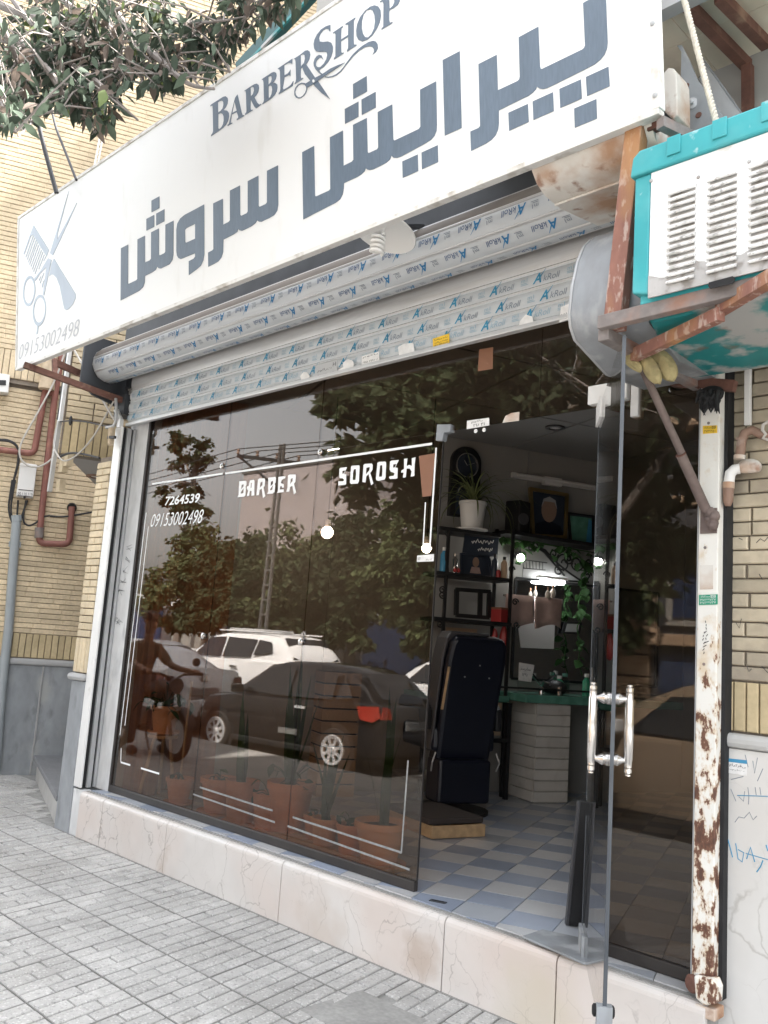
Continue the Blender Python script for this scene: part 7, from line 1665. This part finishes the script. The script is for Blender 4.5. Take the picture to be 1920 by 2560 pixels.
for s in (-1,1):
    MB().sphere(mp(-.052,.032*s,1.49),.011,8,6).build('eye',mt['hair'],rd); MB().sphere(mp(-.13,.085*s,1.48),.02,8,6,(.8,.4,1.2)).build('ear',mt['skin'],rd)
    for k in range(4):
        b0=mp(.37,.285*s+s*.02*k-.0*s,.95); MB().tube([b0,b0+Vector((.05,0,.018)),b0+Vector((.075,0,-.004)),b0+Vector((.058,0,-.024))],.0095-.0006*k,6).build('finger',mt['skin'],rd,smooth=True)
    MB().tube([mp(.33,.27*s,.94),mp(.37,.255*s,.925),mp(.41,.262*s,.915)],.0105,6).build('thumb',mt['skin'],rd,smooth=True)
MB().bar(mp(-.062,-.025,1.425),mp(-.062,.025,1.425),.008,.008).build('mouth',mt['lamp_dark_red'],rd)
skin_fig('trousers',[mp(-.28,0,.78),mp(-.26,.11,.76),mp(.10,.20,.66),mp(.02,.20,.30),mp(.0,.20,.12),mp(-.26,-.11,.76),mp(.10,-.20,.66),mp(.02,-.20,.30),mp(.0,-.20,.12)],[(0,1),(1,2),(2,3),(3,4),(0,5),(5,6),(6,7),(7,8)],[.14,.10,.075,.06,.055,.10,.075,.06,.055],mt['trousers_dark'],rd)
for s in (-1,1): MB().sphere(mp(.06,.20*s,.06),.06,12,8,(1.9,.75,.9)).build('shoe',mt['iron_black'],rd,smooth=True)

# ---- trees
def crown_mesh(name,blobs,n,L,mat,seed,parent,droop=.6):
    random.seed(seed); mb=MB(); tot=sum(b[1][0]*b[1][1]*b[1][2] for b in blobs)
    for c,r in blobs:
        c=Vector(c); k=int(n*r[0]*r[1]*r[2]/tot)
        sub=[]
        for i in range(max(6,k//90)):
            while True:
                d=Vector((random.uniform(-1,1),random.uniform(-1,1),random.uniform(-1,1)))
                if .25<d.length<1: break
            sub.append((c+Vector((d.x*r[0],d.y*r[1],d.z*r[2])),random.uniform(.16,.34)))
        for i in range(k):
            q,sr=random.choice(sub); g=Vector((random.gauss(0,1),random.gauss(0,1),random.gauss(0,.8)))
            p=q+g*sr*.55*min(r)
            a=random.uniform(0,6.28); d=Vector((math.cos(a),math.sin(a),-random.uniform(0,droop*2))).normalized(); s=d.orthogonal(); s.rotate(Matrix.Rotation(random.uniform(0,6.28),3,d)); s.normalize()
            l=L*random.uniform(.6,1.3); w_=l*.26
            nn=d.cross(s)*l*.06
            mb.add([p,p+d*l*.45+s*w_+nn,p+d*l,p+d*l*.45-s*w_+nn],[(0,1,2,3)])
    return mb.build(name,mat,parent,fix=False)
def tree(label,base,top,r0,blobs,n,L,leaf,seed,group,limbs=6,name='street_tree'):
    base=Vector(base); top=Vector(top)
    t=thing(name,label,'tree',base,group=group); random.seed(seed)
    pts=[base]+[base.lerp(top,q)+Vector((random.uniform(-.08,.08),random.uniform(-.08,.08),0)) for q in (.3,.6,.85)]+[top]
    MB().tube(pts,[r0*1.25,r0,r0*.85,r0*.7,r0*.5],10).build('trunk',mt['bark'],t,smooth=True)
    for i in range(limbs):
        c,r=random.choice(blobs); e=Vector(c)+Vector((random.uniform(-.6,.6)*r[0],random.uniform(-.6,.6)*r[1],random.uniform(-.4,.6)*r[2])); s=pts[random.choice((2,3,4))]
        MB().tube([s,s.lerp(e,.5)+Vector((random.uniform(-.15,.15),random.uniform(-.15,.15),.12)),e],[r0*.42,r0*.25,r0*.08],7).build('limb',mt['bark'],t,smooth=True)
    o=crown_mesh('crown',blobs,n,L,mt[leaf],seed+1,t); o['kind']='stuff'
    return t
KG='street trees along the kerb'
tree('long leaved street tree with a leaning trunk, reflected over the word SOROSH',(-5.15,-4.15,-.1),(-6.3,-4.0,3.9),.11,[((-6.3,-4.1,4.0),(1.5,1.0,1.2)),((-7.4,-4.6,4.3),(1.3,1.0,1.2)),((-5.4,-4.4,4.2),(1.2,.9,1.2)),((-6.6,-5.4,4.8),(1.6,1.2,1.3)),((-8.4,-5.2,5.2),(1.0,1.0,.9)),((-6.8,-6.0,3.3),(1.5,1.0,1.0)),((-5.2,-5.4,3.2),(1.3,1.0,1.2))],22000,.20,'leaf_tree',61,KG)
tree('street tree with a dark upright trunk, reflected above the doorway',(-4.6,-3.95,-.1),(-4.5,-3.8,3.6),.12,[((-4.5,-4.0,4.4),(1.4,1.0,1.0)),((-3.2,-4.6,4.6),(1.2,1.0,1.0)),((-5.0,-5.0,5.3),(1.4,1.1,1.0))],9000,.17,'leaf_tree',62,KG)
rowx=[(-27.5,-15.5,3.9,2.6,1.9),(-24.2,-14.8,3.5,2.3,1.8),(-21.5,-15.2,3.6,2.3,1.9),(-18.8,-14.7,3.7,2.2,2.0),(-16.2,-15.0,4.2,2.3,2.3),(-13.8,-14.6,4.6,2.2,2.5),(-11.4,-14.9,4.8,2.2,2.4)]
kinds=['leftmost round green tree','second round tree from the left','third round tree from the left','middle round tree, behind the utility pole','tall round tree right of the utility pole','tall dense tree second from the right','rightmost tall dense tree']
for i,(x,y,z,rx,rz) in enumerate(rowx):
    tree(kinds[i]+' in the reflected far row across the street',(x,y,-.1),(x+.2,y,z),.13,[((x,y,z),(rx*.8,1.4,rz*.8)),((x-rx*.45,y+.5,z-rz*.3),(rx*.6,1.1,rz*.6)),((x+rx*.45,y+.4,z-rz*.25),(rx*.6,1.1,rz*.65)),((x,y+.8,z-rz*.55),(rx*.9,1.0,rz*.6)),((x-rx*.5,y+.9,z-rz*.8),(rx*.6,.8,rz*.5)),((x+rx*.5,y+.9,z-rz*.8),(rx*.6,.8,rz*.5))],9500,.27,'leaf_far' if i%2==0 else 'leaf_tree',70+i,'trees across the street')
pq=on_y(490,1130,17); tree('dark wispy pine tree reflected against the sky at the upper left of the window',(pq.x-.3,-17.2,-.1),(pq.x,-17.0,pq.z),.14,[((pq.x-.2,-17,pq.z-.4),(1.0,.9,1.0)),((pq.x-.9,-17,pq.z-1.8),(1.4,1.0,.8)),((pq.x+.9,-17,pq.z-2.6),(1.4,1.0,.6)),((pq.x-1.3,-17,pq.z+.6),(.8,.7,.8))],3200,.24,'leaf_tree',90,None,name='pine_tree')
# near branches, upper left, hanging from the kerb tree above the camera
random.seed(101)
nt_=thing('tree_branches','leafy grey branches hanging over the brick house and the sign, top left','tree branches',on_y(300,60,-1.3))
lm1=leafmesh('leaf',.070,.030,mt['leaf']); lm2=leafmesh('leaf',.078,.035,mt['leaf_yellow']); lm3=leafmesh('leaf',.07,.03,mt['leaf_dry'])
limbs=[[(-120,-40),(40,30),(150,60),(260,40),(360,-10)],[(0,-120),(130,-20),(230,60),(330,180)],[(-100,60),(60,110),(150,210),(170,290)],[(-80,-160),(60,40),(160,150),(200,250),(240,330)],[(-60,-60),(20,90),(60,200),(90,300),(45,340)],[(120,-160),(250,-20),(330,90),(400,150),(470,215),(535,222)],[(250,-20),(380,30),(450,60),(540,55),(620,40)],[(330,90),(350,170),(360,230)],[(200,-200),(400,-60),(560,-20),(640,30),(660,70)],[(400,150),(420,200),(410,240)],[(160,150),(240,200),(300,260),(345,300)],[(450,60),(500,110),(560,120),(575,180)],[(20,90),(110,130),(180,160)],[(-100,100),(-20,200),(20,290),(40,330)],[(250,-20),(280,80),(300,160),(310,220)],[(60,40),(120,90),(220,110),(300,120)],[(560,-20),(700,-30),(720,10)]]
depth=[-1.5,-1.35,-1.7,-1.5,-1.9,-1.35,-1.25,-1.4,-1.2,-1.3,-1.6,-1.25,-1.7,-2.0,-1.45,-1.6,-1.15]
leaf_pts=[]
LOW=[(-400,345),(0,345),(60,335),(110,285),(180,300),(240,345),(285,335),(310,235),(420,245),(480,195),(540,222),(575,175),(600,115),(690,70),(800,10)]
def too_low(p):
    q=proj(p)
    if not q: return False
    for a,b in zip(LOW[:-1],LOW[1:]):
        if a[0]<=q[0]<=b[0]: return q[1]>a[1]+(b[1]-a[1])*(q[0]-a[0])/(b[0]-a[0])
    return q[0]>800 and q[1]>-20
for li,(pl,dy) in enumerate(zip(limbs,depth)):
    pts=[on_y(x,y,dy+.12*math.sin(i*1.7+li)) for i,(x,y) in enumerate(pl)]
    pts=fillet(pts,.2,4); n=len(pts)
    r0=.028 if li in (0,1,2,5) else .014
    MB().tube(pts,[r0*(1-i/n*.8) for i in range(n)],7).build('branch',mt['twig'],nt_,smooth=True)
    for k in range(32):
        i=random.randrange(max(1,n//4),n); p=pts[i]
        d=Vector((random.gauss(0,.5),random.gauss(0,.45),random.gauss(-.3,.45))).normalized()*random.uniform(.08,.42)
        q=p+d
        if too_low(q) or too_low(p+d*.6): continue
        mid=p+d*.5+Vector((random.gauss(0,.02),random.gauss(0,.02),.02))
        MB().tube([p,mid,q],[.005,.004,.002],5).build('twig',mt['twig'],nt_)
        for j in range(random.randint(6,12)):
            t_=random.uniform(.25,1.05); leaf_pts.append((p+d*t_+Vector((random.gauss(0,.025),random.gauss(0,.025),random.gauss(-.02,.03))),li))
cl=[]
for p,li in leaf_pts:
    pr_=proj(p-Vector((0,0,.05)))
    if too_low(p-Vector((0,0,.04))): continue
    if random.random()<.12: continue
    s=random.uniform(.5,1.3)
    R=Matrix.Rotation(random.uniform(0,6.28),4,'Z')@Matrix.Rotation(random.uniform(.1,1.5),4,'Y')@Matrix.Rotation(random.uniform(-1.2,1.2),4,'X')@Matrix.Scale(s,4)
    u=random.random(); me=lm3 if u<.22 else (lm2 if (u<.34 and li in (1,9,10,0)) else lm1)
    T=Matrix.Translation(p)@R; q=proj(p); vis=q and -20<q[0]<800 and -20<q[1]<420
    cl.append((0 if vis else 1,(p-CAM).length,T,me))
cl.sort(key=lambda a:(a[0],a[1]))
rest={}
for i,(v,d,T,me) in enumerate(cl):
    if i<300 and v==0:
        o=bpy.data.objects.new('leaf',me); COL.objects.link(o); o.parent=nt_; T2=T.copy(); T2.translation=T.translation-wl(nt_); o.matrix_local=T2
    else:
        mb=rest.setdefault(me.materials[0].name,MB()); mb.add([T@x.co for x in me.vertices],[tuple(f.vertices) for f in me.polygons])
for k,mb in rest.items(): mb.build('leaf_mass',mt[k],nt_,fix=False)['kind']='stuff'

# ---- utility pole, wires, buildings across the street
pb_=on_y(655,1560,11); pt_=on_y(658,1200,11)
po=thing('utility_pole','tall lattice concrete utility pole with cross arms, reflected in the middle pane','utility pole',(pb_.x,-11,-.2))
zt_=pt_.z+.9
for s in (-.15,.15): MB().bar((pb_.x+s,-11,-.2),(pb_.x+.2+s*.5,-11,zt_),.06,.07,up=(0,1,0)).build('leg',mt['pole_conc'],po)
for k in range(16):
    z=k*.38+.1; MB().bar((pb_.x-.15+k*.012,-11,z),(pb_.x+.15+k*.012,-11,z),.06,.05).build('rung',mt['pole_conc'],po)
ca=(pt_.x-1.1,-10.9,pt_.z+.75); cb_=(pt_.x+1.3,-11.1,pt_.z+.35)
MB().bar(ca,cb_,.08,.09).build('cross_arm',mt['iron_black'],po); MB().bar((ca[0]+.1,-10.9,ca[2]-.05),(pb_.x+.2,-11,pt_.z-.3),.05,.05).build('arm_strut',mt['iron_black'],po)
for q in (0,.33,.66,1):
    p=Vector(ca).lerp(Vector(cb_),q); MB().lathe([(.03,0),(.05,.04),(.03,.08),(.05,.12),(.02,.16),(0,.16)],p+Vector((0,0,.04)),UP,10).build('insulator',mt['pipe_brown'],po,smooth=True)
wr_=thing('overhead_wires','thin black overhead wires strung from the utility pole across the reflected sky','wires',ca)
for q,dz in ((0,0),(.33,.02),(.66,0),(1,-.03)):
    p=Vector(ca).lerp(Vector(cb_),q)+Vector((0,0,.2)); 
    for ex in (-45,20):
        e=p+Vector((ex,-3 if ex<0 else 1.5,.4)); MB().tube([p,p.lerp(e,.25)-Vector((0,0,.5)),p.lerp(e,.5)-Vector((0,0,.7)),p.lerp(e,.75)-Vector((0,0,.5)),e],.014,5).build('wire',mt['cable_black'],wr_)
a=on_y(612,1168,20); b=on_y(775,1168,20)
bl=thing('concrete_building','pinkish grey blank concrete building reflected behind the word BARBER','building',(a.x,-20,0))
MB().box((a.x,-24,-.2),(b.x+3,-20,b.z+.1)).build('wall',mt['facade_pink'],bl); MB().box((a.x-.1,-24.1,b.z+.101),(b.x+3.1,-19.95,b.z+.25)).build('parapet',mt['pole_conc'],bl)
for k in range(2): MB().box((a.x+1.0+k*2.2,-19.99,3.2),(a.x+2.0+k*2.2,-19.94,4.4)).build('window',mt['car_glass'],bl)
fb=thing('stone_facade','tan stone facade with grooved blocks, pilaster and cornices, reflected in the narrow pane','building',(-9,-17.6,0))
MB().box((-14.5,-22,-.1),(-3.5,-17.62,8.2)).build('wall',mt['facade_dark'],fb)
for i in range(13):
    z=.0+i*.55
    for j,(x0,x1) in enumerate(((-11.9,-10.9),(-8.4,-7.4),(-4.6,-3.5))):
        MB().box((x0+.01,-17.61,z+.03),(x1-.01,-17.45,z+.54)).build('block',mt['facade_tan'],fb,bevel=.02)
for z,dp in ((1.9,.30),(5.3,.34),(7.3,.4)): MB().box((-14.5,-17.61,z),(-3.5,-17.62+dp+.2,z+.28)).build('cornice',mt['facade_tan'],fb,bevel=.03)
for x in (-10.75,-8.55): MB().lathe([(.24,0),(.24,.1),(.16,.16),(.15,2.6),(.18,2.7),(.26,2.85),(.26,2.95),(0,2.95)],(x,-17.2,2.2),UP,16).build('column',mt['facade_tan'],fb,smooth=True)
MB().box((-10.5,-17.6,2.4),(-9.0,-17.5,4.6)).build('window',mt['poster_grey'],fb); MB().box((-10.3,-17.49,2.6),(-9.2,-17.45,4.0)).build('window_pane',mt['window_blue'],fb)
MB().box((-10.6,-17.6,.1),(-8.9,-17.4,1.7)).build('shop_front',mt['window_blue'],fb)
MB().prism([(-10.8,-17.4,4.7),(-8.2,-17.4,4.7),(-8.4,-17.4,5.2),(-9.6,-17.4,5.25)],(0,.7,-.1)).build('awning',mt['facade_dark'],fb)
sr=thing('shop_row','dark row of low shops with pale shutters behind the reflected cars','building',(-24,-18.5,0))
MB().box((-40,-23,-.1),(-14.8,-18.4,3.4)).build('wall',mt['facade_dark'],sr)
for k in range(6):
    x=-38+k*4; MB().box((x,-18.39,.0),(x+3,-18.33,2.3)).build('shutter',mt['poster_grey'] if k%2 else mt['window_blue'],sr); MB().box((x-.2,-18.39,2.45),(x+3.2,-18.25,3.1)).build('fascia',mt['sticker_grey'],sr)
